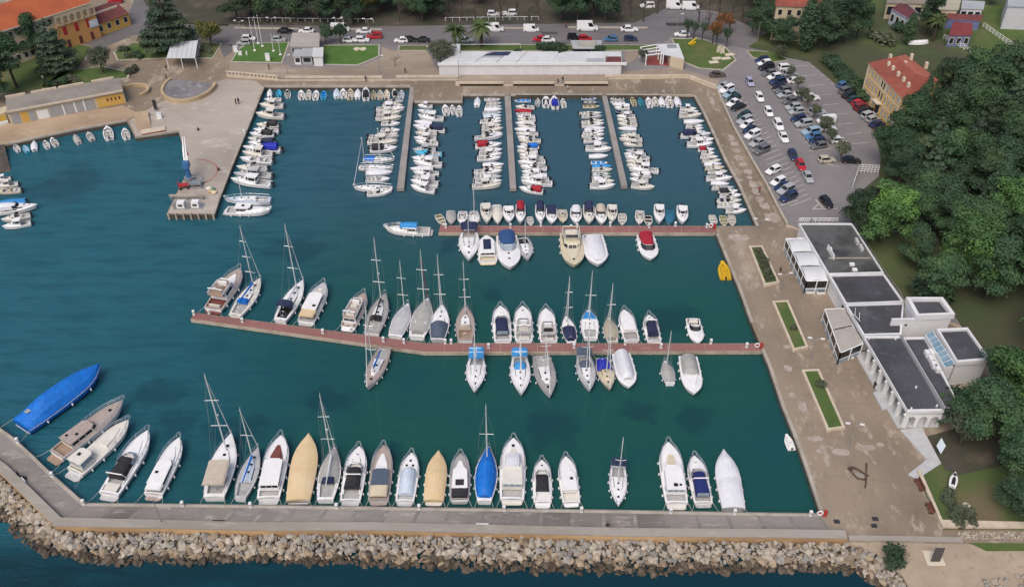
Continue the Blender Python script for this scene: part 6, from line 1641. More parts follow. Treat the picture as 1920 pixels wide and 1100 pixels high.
# paths, steps beside the arcade
slab('terrace_path', [(1688, 805), (1728, 800), (1765, 868), (1720, 897), (1703, 888), (1738, 860)], ZQ, ZQ + .22, LGREY)
slab('steps', [(1637, 735), (1648, 731), (1668, 762), (1655, 768)], ZQ, ZQ + .32, LGREY)

# --- yellow villa
zt = 11.0
A, B_, C, D = xy(1630, 119, zt), xy(1692, 183, zt), xy(1757, 150, zt), xy(1698, 104, zt)
t = thing('yellow_villa', 'three-storey yellow villa with red tiled roof beside the car park', 'building')
MB().prism([A, B_, C, D], ZS - .2, zt - .1).build('wall', YWALL, t)
cx = [(p[0], p[1]) for p in (A, B_, C, D)]
m_ = lerp2(lerp2(A, B_, .5), lerp2(D, C, .5), .5)
r0, r1 = lerp2(lerp2(A, D, .5), m_, .42), lerp2(lerp2(B_, C, .5), m_, .42)
def ov(p, k=1.045): return (m_[0] + (p[0] - m_[0]) * k, m_[1] + (p[1] - m_[1]) * k)
oA, oB, oC, oD = (ov(p) for p in (A, B_, C, D))
zr = zt + 2.2
mb = MB()
mb.quad((*oA, zt), (*oB, zt), (*r1, zr), (*r0, zr), 0); mb.add([(*oB, zt), (*oC, zt), (*r1, zr)], [(0, 1, 2)], 0)
mb.quad((*oC, zt), (*oD, zt), (*r0, zr), (*r1, zr), 1); mb.add([(*oD, zt), (*oA, zt), (*r0, zr)], [(0, 1, 2)], 0)
rf = mb.build('roof', [TILE, TILEN], t)
for u, v in ((1666, 119), (1674, 127), (1684, 138), (1694, 148), (1703, 158), (1697, 118), (1669, 105), (1709, 104), (1737, 120)):
  p = P(u, v + 3, zt + 1.2); MB().box((p.x, p.y, zt + 1.2), (.6, .8, 1.6)).build('chimney', STONEW, rf)
MB().prism([ov(p, 1.03) for p in (A, B_, C, D)], zt - .3, zt - .02).build('cornice', STONEW, t)
def faceband(a, b_, z0, z1, off=.12, m=STONEW, name='string_course', u0=0, u1=1): MB().panel((*a, z0), (*b_, z0), (*b_, z1), (*a, z1), u0, u1, 0, 1, off).build(name, m, t)
fl = [(ZS + .4, ZS + 3.3), (ZS + 3.6, ZS + 6.4), (ZS + 6.6, zt - .3)]
for i, (za, zb) in enumerate(fl):
  for u0, u1, k in ((.03, .40, 4), (.58, .97, 4)):
    winrow(t, lerp2(A, B_, u0), lerp2(A, B_, u1), za, zb, k, SHUT, .2, .82, .55, frame=STONEW, off=.06)
  winrow(t, B_, C, za, zb, 5, DGLASS, .2, .82, .55, frame=STONEW, off=.06)
  winrow(t, lerp2(A, B_, .42), lerp2(A, B_, .56), za, zb, 2, DGLASS, .15, .85, .45, frame=STONEW, off=.06)
faceband(A, B_, ZS + 3.35, ZS + 3.55); faceband(A, B_, ZS + 6.4, ZS + 6.6)
faceband(A, B_, ZS, zt - .3, .14, STONEW, 'corner_pilaster', 0, .022); faceband(A, B_, ZS, zt - .3, .14, STONEW, 'corner_pilaster', .978, 1); faceband(A, B_, ZS + 6.4, zt - .3, .1, STONEW, 'centre_pilaster', .405, .43); faceband(A, B_, ZS + 6.4, zt - .3, .1, STONEW, 'centre_pilaster', .56, .585)
MB().panel((*A, ZS), (*B_, ZS), (*B_, ZS + 3), (*A, ZS + 3), .45, .53, 0, .85, .1).build('door', DKMET, t)
pb = lerp2(A, B_, .49); dn = Vector((B_[1] - A[1], -(B_[0] - A[0]))).normalized()
MB().box((pb[0] + dn.x * .6, pb[1] + dn.y * .6, ZS + 3.4), (2.8, 1.2, .2), atan2(B_[1] - A[1], B_[0] - A[0])).build('balcony', STONEW, t)
MB().tube([(pb[0] + dn.x * .2, pb[1] + dn.y * .2, ZS + 4.4), (pb[0] + dn.x * 2.4, pb[1] + dn.y * 2.4, ZS + 6.0)], .05, 4).build('flagstaff', LEGW, t)

# --- orange-roofed building and its wing
zt = 11.5
A, B_ = xy(-60, 76, zt), xy(168, 3, zt)
dv = Vector((B_[0] - A[0], B_[1] - A[1])).normalized(); nv = Vector((-dv.y, dv.x))
dep = 16.0
D, C = (A[0] + nv.x * dep, A[1] + nv.y * dep), (B_[0] + nv.x * dep, B_[1] + nv.y * dep)
t = thing('orange_roofed_building', 'long cream building with bright orange tiled roof behind the cedars', 'building')
MB().prism([A, B_, C, D], ZQ, zt).build('wall', CWALL, t)
r0, r1 = lerp2(A, D, .5), lerp2(B_, C, .5)
k = .6; e = (A[0] - nv.x * k, A[1] - nv.y * k), (B_[0] - nv.x * k, B_[1] - nv.y * k)
mb = MB(); mb.quad((*e[0], zt - .1), (*e[1], zt - .1), (*r1, zt + 3.4), (*r0, zt + 3.4)); mb.quad((*C, zt), (*D, zt), (*r0, zt + 3.4), (*r1, zt + 3.4)); mb.add([(*B_, zt), (*C, zt), (*r1, zt + 3.4)], [(0, 1, 2)]); mb.build('roof', TILEO, t)
MB().panel((*e[0], zt - .45), (*e[1], zt - .45), (*e[1], zt - .1), (*e[0], zt - .1), 0, 1, 0, 1, .1).build('gutter', STONEW, t)
for za, zb in ((ZQ + 6.8, zt - .5), (ZQ + 3.6, ZQ + 6.6), (ZQ + .4, ZQ + 3.3)):
  winrow(t, lerp2(A, B_, .35), lerp2(A, B_, .66), za, zb, 6, DGLASS, .25, .75, .5, frame=STONEW, shut=SHUT)
  winrow(t, lerp2(A, B_, .02), lerp2(A, B_, .34), za, zb, 6, DGLASS, .25, .75, .5, frame=STONEW, shut=SHUT)
# orange loggia wing
t = thing('orange_wing', 'orange-painted wing with arched windows and cream arcade under the orange roof', 'building')
a, b_ = lerp2(A, B_, .66), lerp2(A, B_, 1.0); a = (a[0] - nv.x * 1.2, a[1] - nv.y * 1.2); b_ = (b_[0] - nv.x * 1.2, b_[1] - nv.y * 1.2)
MB().prism([a, b_, (b_[0] + nv.x * 1.1, b_[1] + nv.y * 1.1), (a[0] + nv.x * 1.1, a[1] + nv.y * 1.1)], ZQ, zt - 3.4).build('wall', OWALL, t)
archwall(t, a, b_, zt - 3.4, zt - .4, 6, CWALL, 'arcade', .5)
for i in range(3):
  f0 = .12 + .3 * i
  MB().panel((*a, ZQ), (*b_, ZQ), (*b_, zt - 3.4), (*a, zt - 3.4), f0, f0 + .09, .58, .92, .08).build('window', REDP, t)
  MB().panel((*a, ZQ), (*b_, ZQ), (*b_, zt - 3.4), (*a, zt - 3.4), f0 + .02, f0 + .1, .04, .36, .08).build('door', TILED, t)
faceband(a, b_, zt - 3.5, zt - 3.2, .2, CWALL)
t = thing('banner', 'pale blue banner with white lettering bars on the orange wing', 'banner')
pa, pb = lerp2(a, b_, .78), lerp2(a, b_, 1.0)
MB().panel((*pa, ZQ + 3.6), (*pb, ZQ + 3.6), (*pb, ZQ + 5.6), (*pa, ZQ + 5.6), 0, 1, 0, 1, .2).build('banner_board', PALEC, t)
for i in range(3): MB().panel((*pa, ZQ + 3.6), (*pb, ZQ + 3.6), (*pb, ZQ + 5.6), (*pa, ZQ + 5.6), .1, .9 - .15 * i, .18 + .27 * i, .32 + .27 * i, .23).build('lettering', LEGW, t)
# low maroon-roofed wing
zw = 5.0
A2, B2 = xy(178, 46, zw), xy(240, 24, zw)
n2 = nv
t = thing('maroon_roofed_house', 'low yellow house with stepped maroon tiled roofs at the street corner', 'house')
D2, C2 = (A2[0] + n2.x * 11, A2[1] + n2.y * 11), (B2[0] + n2.x * 11, B2[1] + n2.y * 11)
MB().prism([A2, B2, C2, D2], ZQ, zw).build('wall', YWALL, t)
r0, r1 = lerp2(A2, D2, .5), lerp2(B2, C2, .5)
mb = MB(); mb.quad((A2[0] - n2.x * .5, A2[1] - n2.y * .5, zw - .1), (B2[0] - n2.x * .5, B2[1] - n2.y * .5, zw - .1), (*r1, zw + 1.8), (*r0, zw + 1.8)); mb.quad((*C2, zw), (*D2, zw), (*r0, zw + 1.8), (*r1, zw + 1.8)); mb.add([(*B2, zw), (*C2, zw), (*r1, zw + 1.8)], [(0, 1, 2)]); mb.add([(*D2, zw), (*A2, zw), (*r0, zw + 1.8)], [(0, 1, 2)])
mb.build('roof', TILED, t)
for f in (.3, .7):
  p = lerp2(r0, r1, f); MB().prism(strip_poly([lerp2(lerp2(r0, r1, f - .2), lerp2(A2, B2, f - .2), .4), lerp2(lerp2(r0, r1, f + .2), lerp2(A2, B2, f + .2), .4)], .35), zw + .9, zw + 1.6).build('roof_step_wall', STONEW, t)
winrow(t, A2, B2, ZQ, zw, 4, DGLASS, .35, .75, .6, frame=STONEW)

# --- garage building on the tan quay
zg = 4.4
a, b_ = xy(13, 212.5, zg), xy(231, 172, zg)
dv = Vector((b_[0] - a[0], b_[1] - a[1])).normalized(); nv2 = Vector((-dv.y, dv.x))
D_, C_ = (a[0] + nv2.x * 8, a[1] + nv2.y * 8), (b_[0] + nv2.x * 8, b_[1] + nv2.y * 8)
t = thing('garage_building', 'long low building with grey garage doors on the tan quay', 'building')
MB().prism([a, b_, C_, D_], ZQ, zg).build('wall', CWALL, t)
MB().prism([(a[0] - nv2.x * .4, a[1] - nv2.y * .4), (b_[0] - nv2.x * .4, b_[1] - nv2.y * .4), C_, D_], zg, zg + .2).build('roof', paving('terrace_roof', (.26, .235, .21), (.19, .17, .15), (.33, .3, .27), .15, .8, .6), t)
MB().prism(strip_poly([(a[0] - nv2.x * .4, a[1] - nv2.y * .4), (b_[0] - nv2.x * .4, b_[1] - nv2.y * .4)], .35), zg + .2, zg + .6).build('roof_kerb', LOWWALL, t)
for f0, f1, m, v1 in ((.02, .09, SHUT, .8), (.10, .16, YWALL, .85), (.17, .22, SHUT, .8), (.235, .33, LEGW, .72), (.34, .45, SHUT, .82), (.47, .55, SHUT, .82), (.57, .63, SHUT, .82), (.65, .73, SHUT, .82)):
  MB().panel((*a, ZQ), (*b_, ZQ), (*b_, zg), (*a, zg), f0, f1, .02, v1, .08).build('garage_door', m, t)
for f in (.46, .56, .64): MB().panel((*a, ZQ), (*b_, ZQ), (*b_, zg), (*a, zg), f - .007, f + .007, 0, .95, .16).build('pilaster', LEGW, t)
MB().panel((*a, ZQ), (*b_, ZQ), (*b_, zg), (*a, zg), .755, .99, .02, .93, .06).build('yellow_facade', YWALL, t)
for i in range(4): MB().panel((*a, ZQ), (*b_, ZQ), (*b_, zg), (*a, zg), .84 + i * .035, .855 + i * .035, .45, .7, .1).build('window', TILED, t)
for f0, f1, k in ((.0, .17, 0), (.22, .44, .1), (.46, .68, .2), (.75, .95, .3)):
  p, q_ = lerp2(D_, C_, f0), lerp2(D_, C_, f1)
  tt = thing('terrace_bench', f'long pale bench wall on the garage roof terrace, {ORD[int(k * 10)]} from the slipway', 'bench', (0, 0, 0), 0, 'bench walls on the garage roof')
  MB().prism(strip_poly([p, q_], .5), zg + .2, zg + .65).build('bench_wall', LOWWALL, tt)
t = thing('yellow_hut', 'small yellow and white hut by the slipway', 'hut')
a, b_ = xy(-30, 222, 4), xy(9, 211, 4); MB().prism([a, b_, (b_[0], b_[1] + 4), (a[0], a[1] + 4)], ZQ, 4).build('wall', CWALL, t); MB().panel((*a, ZQ), (*b_, ZQ), (*b_, 4), (*a, 4), .5, .95, .35, .8, .06).build('yellow_shutter', YPAINT, t); MB().panel((*a, ZQ), (*b_, ZQ), (*b_, 4), (*a, 4), .3, .98, 0, .25, .5).build('white_step', LEGW, t)

# --- round plaza with curved wall
t = thing('round_plaza', 'round dark-paved plaza with curved tan wall above the jetty', 'plaza')
c = P(354, 160, ZQ + .8); rx = (P(404, 160, ZQ + .8) - c).length; ry = (P(354, 188, ZQ + .8) - c).length
arc = [(c.x + rx * cos(a), c.y + ry * sin(a)) for a in [radians(150 + 220 * k / 24) for k in range(25)]]
inn = [(c.x + (rx - .7) * cos(a), c.y + (ry - .7) * sin(a)) for a in [radians(150 + 220 * k / 24) for k in range(25)]]
MB().prism(arc + inn[::-1], ZQ - .2, ZQ + 1.0).build('curved_wall', TWALL, t)
MB().prism(inn, ZQ - .1, ZQ + .62).build('paved_floor', paving('plaza_floor', (.20, .195, .205), (.12, .115, .12), (.42, .41, .42), .2, .9, .56), t)
t = thing('curved_ramp_wall', 'small curved tan wall around the ramp beside the garage building', 'wall')
c = P(252, 170, ZQ + .5); arc = [(c.x + (P(280, 170, 1.7).x - c.x) * q * cos(a), c.y + 3.6 * q * sin(a)) for q in (1, .82) for a in ([radians(-50 + 200 * k / 14) for k in range(15)] if q == 1 else [radians(-50 + 200 * k / 14) for k in range(14, -1, -1)])]
MB().prism(arc, ZQ - .1, ZQ + .9).build('curved_wall', TWALL, t)

# --- white canopy pavilion by the cedar
zc = ZQ + 3.2
q = [xy(*p, zc) for p in ((312, 109), (366, 109), (371, 76), (321, 80))]
t = thing('canopy_pavilion', 'open white-roofed canopy pavilion under the large cedar', 'pavilion')
n = 6
for i in range(n):
  a, b_ = lerp2(q[0], q[1], i / n + .004), lerp2(q[0], q[1], (i + 1) / n - .004); d, c = lerp2(q[3], q[2], i / n + .004), lerp2(q[3], q[2], (i + 1) / n - .004)
  MB().prism([a, b_, c, d], zc - .12, zc + .02 * (i % 2)).build('roof_panel', WROOF, t)
for p in (q[0], lerp2(q[0], q[1], .5), q[1], q[2], q[3]): post(t, p, ZQ, zc - .12, .16, name='post')
MB().prism([lerp2(q[3], q[0], .08), lerp2(q[2], q[1], .08), lerp2(q[2], q[1], .3), lerp2(q[3], q[0], .3)], ZQ, ZQ + 1.6).build('back_counter', SHUT, t)

# --- kiosk and containers between the bright lawns
def boxhouse(label, px, z0, z1, mw, mr, name, cat='building', wins=0, eave=.25, mg=DGLASS):
  q = [xy(*p, z1) for p in px]; t = thing(name, label, cat)
  MB().prism(q, z0, z1 - .1).build('wall', mw, t)
  cx_, cy_ = sum(p[0] for p in q) / 4, sum(p[1] for p in q) / 4
  MB().prism([(p[0] + (eave if p[0] > cx_ else -eave), p[1] + (eave if p[1] > cy_ else -eave)) for p in q], z1 - .1, z1 + .08, bottom=True).build('roof', mr, t)
  if wins: winrow(t, q[0], q[1], z0, z1, wins, mg, .3, .78, .3)
  return t, q
t, q = boxhouse('flat brown-roofed kiosk behind the bright lawn', [(545, 87), (597, 87), (598, 63), (549, 63)], ZS, ZS + 3.2, SHUT, BROOF, 'kiosk', wins=4)
boxhouse('white cabin container with dark doorway beside the kiosk', [(551, 106), (563, 106), (565, 94), (553, 94)], ZS, ZS + 2.4, LEGW, GROOF, 'container', 'container', 1)
boxhouse('pale grey container, middle one of three by the kiosk', [(565, 105), (584, 105), (586, 90), (568, 90)], ZS, ZS + 2.5, GROOF, GROOF, 'container', 'container', 1)
boxhouse('tall white container at the edge of the bright lawn', [(587, 106), (604, 106), (605, 90), (589, 90)], ZS, ZS + 2.8, WWALL, WROOF, 'container', 'container')

# --- long white building on the promenade
z1 = ZS + 3.4
t = thing('promenade_building', 'long low white building with panelled roofs on the promenade', 'building')
a, b_ = xy(823, 119, z1), xy(1166, 118, z1); d, c = xy(861, 97, z1), xy(1165, 97, z1)
MB().prism([a, b_, c, d], ZS, z1 - .15).build('wall', WWALL, t)
for f0, f1, g0, g1, m in ((0, .19, 0, 1, WROOF), (.19, .31, 0, .45, WROOF), (.19, .31, .45, 1, GROOF), (.31, .42, 0, 1, WROOF), (.42, .62, 0, .5, WROOF), (.42, .62, .5, 1, WROOF), (.62, .8, 0, 1, WROOF), (.8, .905, 0, .4, GROOF), (.8, .905, .4, 1, WROOF), (.905, 1, 0, .55, TILED), (.905, 1, .55, 1, WROOF)):
  e = .003
  l0, l1 = lerp2(a, d, g0 + e), lerp2(a, d, g1 - e); r0_, r1_ = lerp2(b_, c, g0 + e), lerp2(b_, c, g1 - e)
  q4 = [lerp2(l0, r0_, f0 + e), lerp2(l0, r0_, f1 - e), lerp2(l1, r1_, f1 - e), lerp2(l1, r1_, f0 + e)]
  MB().prism(q4, z1 - .15, z1 + R.uniform(.0, .12)).build('roof_panel', m, t)
p0, p1 = lerp2(lerp2(a, b_, .19), lerp2(d, c, .19), .62), lerp2(lerp2(a, b_, .33), lerp2(d, c, .33), .62); p2, p3 = lerp2(lerp2(a, b_, .33), lerp2(d, c, .33), .92), lerp2(lerp2(a, b_, .22), lerp2(d, c, .22), .92)
MB().prism([p0, p1, p2, p3], z1 + .13, z1 + .2).build('solar_panel', SOLAR, t)
MB().prism([(a[0] - .3, a[1] - .4), (b_[0] + 1.2, b_[1] - .4), (b_[0] + 1.2, b_[1]), (a[0] - .3, a[1])], z1 - .5, z1 + .18, bottom=True).build('fascia', LEGW, t)
for i in range(9):
  f0, f1 = i / 9 + .004, (i + 1) / 9 - .004
  MB().panel((*a, ZS), (*b_, ZS), (*b_, z1), (*a, z1), f0, f1, .03, .83, .12).build('front_panel', M('white_shutter', (.66, .67, .70), (.58, .59, .62), .4, rough=.6), t)
t, q = boxhouse('white tower-like kiosk end with square cap beside the olive tree', [(848, 96), (861, 96), (861, 84), (848, 84)], ZS, ZS + 4.2, LEGW, WROOF, 'kiosk')
t = thing('pipe_frame', 'white goal-like pipe frame on the grass strip behind the white building', 'frame')
p, q_ = P(862, 94, ZS), P(976, 93, ZS); MB().tube([p, p + Vector((0, 0, 1.6)), q_ + Vector((0, 0, 1.6)), q_], .08, 5).build('rail', LEGW, t)
t, q = boxhouse('little black kiosk with stacked pale roof', [(1078, 90), (1122, 90), (1125, 78), (1074, 78)], ZS, ZS + 3.0, BLACKC, GROOF, 'kiosk', wins=3, eave=.6)
MB().prism([lerp2(lerp2(q[0], q[2], .5), p, .7) for p in q], ZS + 3.08, ZS + 3.5).build('roof_lantern', BROOF, t)
# --- white pavilion with red floor
t = thing('white_pavilion', 'white flat-roofed pavilion with pergola beams over a red floor', 'pavilion')
zz = ZS + 3.2
q = [xy(*p, zz) for p in ((1240, 100), (1283, 110), (1272, 82), (1232, 83))]
MB().prism(q, zz - .3, zz, bottom=True).build('roof', WROOF, t)
ca, cb = lerp2(q[0], q[1], .42), q[1]; cc, cd = lerp2(q[2], q[1], .45), lerp2(lerp2(q[3], q[2], .42), lerp2(q[0], q[1], .42), .45)
MB().prism([ca, cb, cc, cd], ZS, zz - .3).build('wall', CWALL, t)
for p in (q[0], lerp2(q[0], q[1], .1), q[3], lerp2(q[0], q[3], .5)): post(t, p, ZS, zz - .3, .3)
ps = [xy(*p, zz) for p in ((1201, 88), (1232, 83), (1240, 100), (1212, 103))]
mb = MB()
for f in (0, .33, .66, 1): mb.tube([(*lerp2(ps[0], ps[3], f), zz - .15), (*lerp2(ps[1], ps[2], f), zz - .15)], .14, 4)
mb.tube([(*ps[0], zz - .15), (*ps[3], zz - .15)], .14, 4); mb.build('pergola_beams', LEGW, t)
post(t, ps[0], ZS, zz - .2, .25); post(t, ps[3], ZS, zz - .2, .25)
MB().box((lerp2(q[0], q[2], .6)[0], lerp2(q[0], q[2], .6)[1], zz + .25), (2.4, 1.4, .5)).build('roof_unit', GALV, t)
sheet('red_floor', [(1210, 122), (1262, 124), (1262, 116), (1240, 103), (1216, 106)], ZS + .012, M('red_floor_paint', (.25, .055, .045), (.19, .045, .04), .8, rough=.8))

# --- buildings at the far corner
t = thing('cream_villa', 'cream villa with red hipped roof behind the tall cypress', 'building')
zt = 12; A, B_, C, D = xy(1456, 11, zt), xy(1545, 14, zt), xy(1548, -25, zt), xy(1460, -25, zt)
MB().prism([A, B_, C, D], ZS, zt).build('wall', CWALL, t)
m_ = lerp2(lerp2(A, C, .5), lerp2(B_, D, .5), .5); mb = MB()
k = 1.06; O_ = [(m_[0] + (p[0] - m_[0]) * k, m_[1] + (p[1] - m_[1]) * k) for p in (A, B_, C, D)]
ra, rb = lerp2(lerp2(A, D, .5), m_, .5), lerp2(lerp2(B_, C, .5), m_, .5)
mb.quad((*O_[0], zt), (*O_[1], zt), (*rb, zt + 3), (*ra, zt + 3)); mb.add([(*O_[1], zt), (*O_[2], zt), (*rb, zt + 3)], [(0, 1, 2)]); mb.quad((*O_[2], zt), (*O_[3], zt), (*ra, zt + 3), (*rb, zt + 3)); mb.add([(*O_[3], zt), (*O_[0], zt), (*ra, zt + 3)], [(0, 1, 2)])
mb.build('roof', TILE, t)
for i in range(3): winrow(t, A, B_, ZS + .3 + 3.3 * i, ZS + 3.4 + 3.3 * i, 5, DGLASS, .25, .75, .6, frame=STONEW)
def gable(label, px, z0, z1, rise, mw, mr, name, wins=3, rot=False):
  q = [xy(*p, z1) for p in px]; t = thing(name, label, 'house')
  if rot: q = q[1:] + q[:1]
  MB().prism(q, z0, z1).build('wall', mw, t)
  r0, r1 = lerp2(q[0], q[3], .5), lerp2(q[1], q[2], .5); mb = MB()
  o = [lerp2(lerp2(q[0], q[2], .5), p, 1.06) for p in q]; r0o, r1o = lerp2(o[0], o[3], .5), lerp2(o[1], o[2], .5)
  mb.quad((*o[0], z1 - .1), (*o[1], z1 - .1), (*r1o, z1 + rise), (*r0o, z1 + rise)); mb.quad((*o[2], z1 - .1), (*o[3], z1 - .1), (*r0o, z1 + rise), (*r1o, z1 + rise)); mb.build('roof', mr, t)
  mb = MB(); mb.add([(*q[1], z1), (*q[2], z1), (*r1, z1 + rise - .05)], [(0, 1, 2)]); mb.add([(*q[3], z1), (*q[0], z1), (*r0, z1 + rise - .05)], [(0, 1, 2)]); mb.build('gable', mw, t)
  if wins: winrow(t, q[0], q[1], z0, z1, wins, DGLASS, .3, .75, .5, frame=STONEW); winrow(t, q[1], q[2], z0, z1, 2, DGLASS, .3, .75, .5, frame=STONEW)
  return t
gable('pale blue house with plum-red roof near the big dark pines', [(1672, 18), (1700, 34), (1724, 26), (1700, 6)], ZS, ZS + 4.5, .8, TEALB, M('plum_roof', (.13, .035, .045), (.10, .03, .038), .5, rough=.85), 'blue_house')
gable('small blue and white house with steep red roof by the fenced lawn', [(1780, 66), (1822, 66), (1815, 44), (1790, 40)], ZS, ZS + 3.6, 1.8, BLUEW, M('brick_red_roof', (.19, .035, .04), (.15, .03, .035), .5, rough=.85), 'blue_house')
gable('long dark red-roofed shed behind the small blue house', [(1775, 36), (1838, 40), (1842, 28), (1778, 26)], ZS, ZS + 3, .9, BLUEW, TILED, 'shed', 0)
boxhouse('beige flat-roofed building beyond the yellow-leaved palm', [(1760, 18), (1795, 19), (1802, -2), (1766, -4)], ZS, ZS + 5, CWALL, M('beige_flat_roof', (.40, .37, .29), (.34, .31, .25), .4, rough=.9), 'house', wins=4)
boxhouse('white building with dark veranda opening at the top of the park', [(1803, 16), (1842, 18), (1846, 4), (1806, 2)], ZS, ZS + 4, WWALL, GROOF, 'house', wins=3)
boxhouse('brown-roofed building half hidden by the park trees', [(1664, 6), (1750, 8), (1752, -20), (1668, -20)], ZS, ZS + 5, CWALL, M('brown_flat_roof', (.24, .21, .18), (.2, .17, .15), .4, rough=.9), 'house', wins=5)
boxhouse('large white hall beyond the playing field', [(1890, 12), (1990, 16), (1990, -16), (1893, -16)], ZS, ZS + 7, M('dull_white_render', (.55, .56, .60), (.48, .49, .53), .4, rough=.8), GROOF, 'hall', wins=0)
t = thing('garden_gazebo', 'small white gazebo with curved roof at the fenced lawn corner', 'gazebo')
p = P(1905, 108, ZS)
for sx in (-1.6, 1.6):
  for sy in (-1.6, 1.6): MB().box((p.x + sx, p.y + sy, ZS + 1.2), (.15, .15, 2.4)).build('post', LEGW, t)
mb = MB(); rr = [[(p.x + x, p.y + 1.9 * cos(a), ZS + 2.4 + .8 * sin(a)) for a in [pi * k / 6 for k in range(7)]] for x in (-1.9, 1.9)]; mb.rings(rr, cap=False, closed=False); mb.build('roof', WROOF, t)
MB().box((p.x, p.y, ZS + .9), (3.0, 3.0, 1.6)).build('white_screen', WWALL, t)
# white fences
def fence(label, px, h, n, m=LEGW, rails=3, z=ZS + .1, group=None):
  t = thing('fence', label, 'fence', (0, 0, 0), 0, group); pts = PP(px, z)
  for k in range(rails): MB().tube([p + Vector((0, 0, h * (k + 1) / rails)) for p in pts], .06, 4).build('rail', m, t)
  for a, b_ in zip(pts, pts[1:]):
    for i in range(n + 1):
      p = a.lerp(b_, i / n); MB().box((p.x, p.y, z + h / 2), (.12, .12, h)).build('post', m, t)
fence('row of white posts along the dark park edge, cedar side', [(446, 40), (700, 43)], 1.1, 18, rails=1)
fence('row of white posts along the dark park edge, palm side', [(835, 40), (1010, 38)], 1.1, 13, rails=1)
fence('white fence slanting down from the small blue house', [(1768, 74), (1832, 108)], 1.5, 10)
fence('white fence along the bottom of the fenced lawn', [(1838, 110), (1890, 107)], 1.5, 8)
fence('white fence climbing from the gazebo to the field', [(1842, 52), (1905, 96)], 1.5, 10)
fence('white railing at the car park corner above the bright pine', [(1598, 352), (1608, 324), (1645, 326)], 2.2, 6, rails=4)
fence('white railing behind the wet clubhouse terrace', [(1497, 416), (1520, 416), (1570, 416)], 1.0, 6)
fence('dark railing along the woodland side of the clubhouse', [(1600, 425), (1655, 512), (1690, 560)], 1.0, 10, GALV, 2)

# ------------------------------------------------------------------ trees
def rdir(rng):
  while True:
    v = Vector((rng.uniform(-1, 1), rng.uniform(-1, 1), rng.uniform(-1, 1)))
    if .05 < v.length < 1: return v.normalized()
def leafcloud(mb, lobes, n, size, rng, flat=.0, up=.3, droop=0):
  """leaf sprays spread through the lobes, thickest near their skins"""
  wts = [l[1] * l[2] * l[3] for l in lobes]; wts = [w ** .75 for w in wts]
  for _ in range(n):
    c, rx, ry, rz = rng.choices(lobes, wts)[0]
    d = rdir(rng)
    if d.z < -.35 and rng.random() < .6: d.z = -d.z
    q = rng.random() ** .33 * rng.choice((1.0, 1.04, 1.18))
    p = Vector((c[0] + d.x * rx * q, c[1] + d.y * ry * q, c[2] + d.z * rz * q))
    nrm = (d + rdir(rng) * .75 + Vector((0, 0, up))).normalized()
    a = nrm.orthogonal().normalized(); a = Matrix.Rotation(rng.uniform(0, 6.28), 3, nrm) @ a; b_ = nrm.cross(a)
    s = size * rng.uniform(.55, 1.25)
    l, w = s, s * rng.uniform(.45, .8)
    o = len(mb.v)
    mb.v += [tuple(p - a * l), tuple(p + b_ * w * .9 + nrm * s * .15), tuple(p + a * l - nrm * s * droop), tuple(p - b_ * w + nrm * s * .1)]
    mb.f.append((o, o + 1, o + 2, o + 3)); mb.m.append(0)
def limbs(mb, base, top, r0, r1, kids, rng):
  mb.tube([base, base.lerp(top, .5) + Vector((rng.uniform(-.3, .3), rng.uniform(-.3, .3), 0)), top], r0, 6, r1=r1)
  for f, end in kids: mb.tube([base.lerp(top, f), base.lerp(top, f).lerp(Vector(end), .5) + Vector((0, 0, .3)), Vector(end)], r1 * 1.3, 4, r1=r1 * .4)
TREES = {}
def tree_proto(key, mk_crown, mk_trunk, leaf, bark=BARK):
  r = bpy.data.objects.new(key, None); COL.objects.link(r)
  rng = random.Random(hash(key) % 1000 if False else sum(map(ord, key)))
  t = MB(); mk_trunk(t, rng); t.build('trunk', bark, r)
  if mk_crown:
    c = MB(); mk_crown(c, rng); c.build('crown', leaf, r)
  TREES[key] = r
def pine_fn(seed, H, Rr, n, size, lob=22, low=.42):
  rg = random.Random(seed); lobes = []
  for i in range(lob):
    a = rg.uniform(0, 6.28); q = rg.random() ** .6 * Rr * .78; z = H * rg.uniform(low, .95)
    k = 1 - max(0, (z / H - .62)) * 1.5
    lobes.append(((cos(a) * q * k, sin(a) * q * k, z), *(rg.uniform(.24, .40) * Rr for _ in range(2)), rg.uniform(.06, .11) * H))
  lobes.append(((0, 0, H * .84), Rr * .45, Rr * .45, H * .15))
  return (lambda mb, r: leafcloud(mb, lobes, n, size, rg)), (lambda mb, r: limbs(mb, Vector((0, 0, -.3)), Vector((0, 0, H * .85)), .028 * H, .008 * H, [(.4 + .03 * i, lobes[i][0]) for i in range(min(10, lob))], rg))
for i, (nm, lf) in enumerate((('pine_a', LEAF_PINE), ('pine_b', LEAF_DARK), ('pine_c', LEAF_GREEN), ('pine_d', LEAF_PINE))):
  c, t = pine_fn(30 + i, 14, 6.2 + .5 * (i % 2), 10500, .29, 22 + 3 * i, (.36, .30, .34, .42)[i])
  tree_proto(nm, c, t, lf)
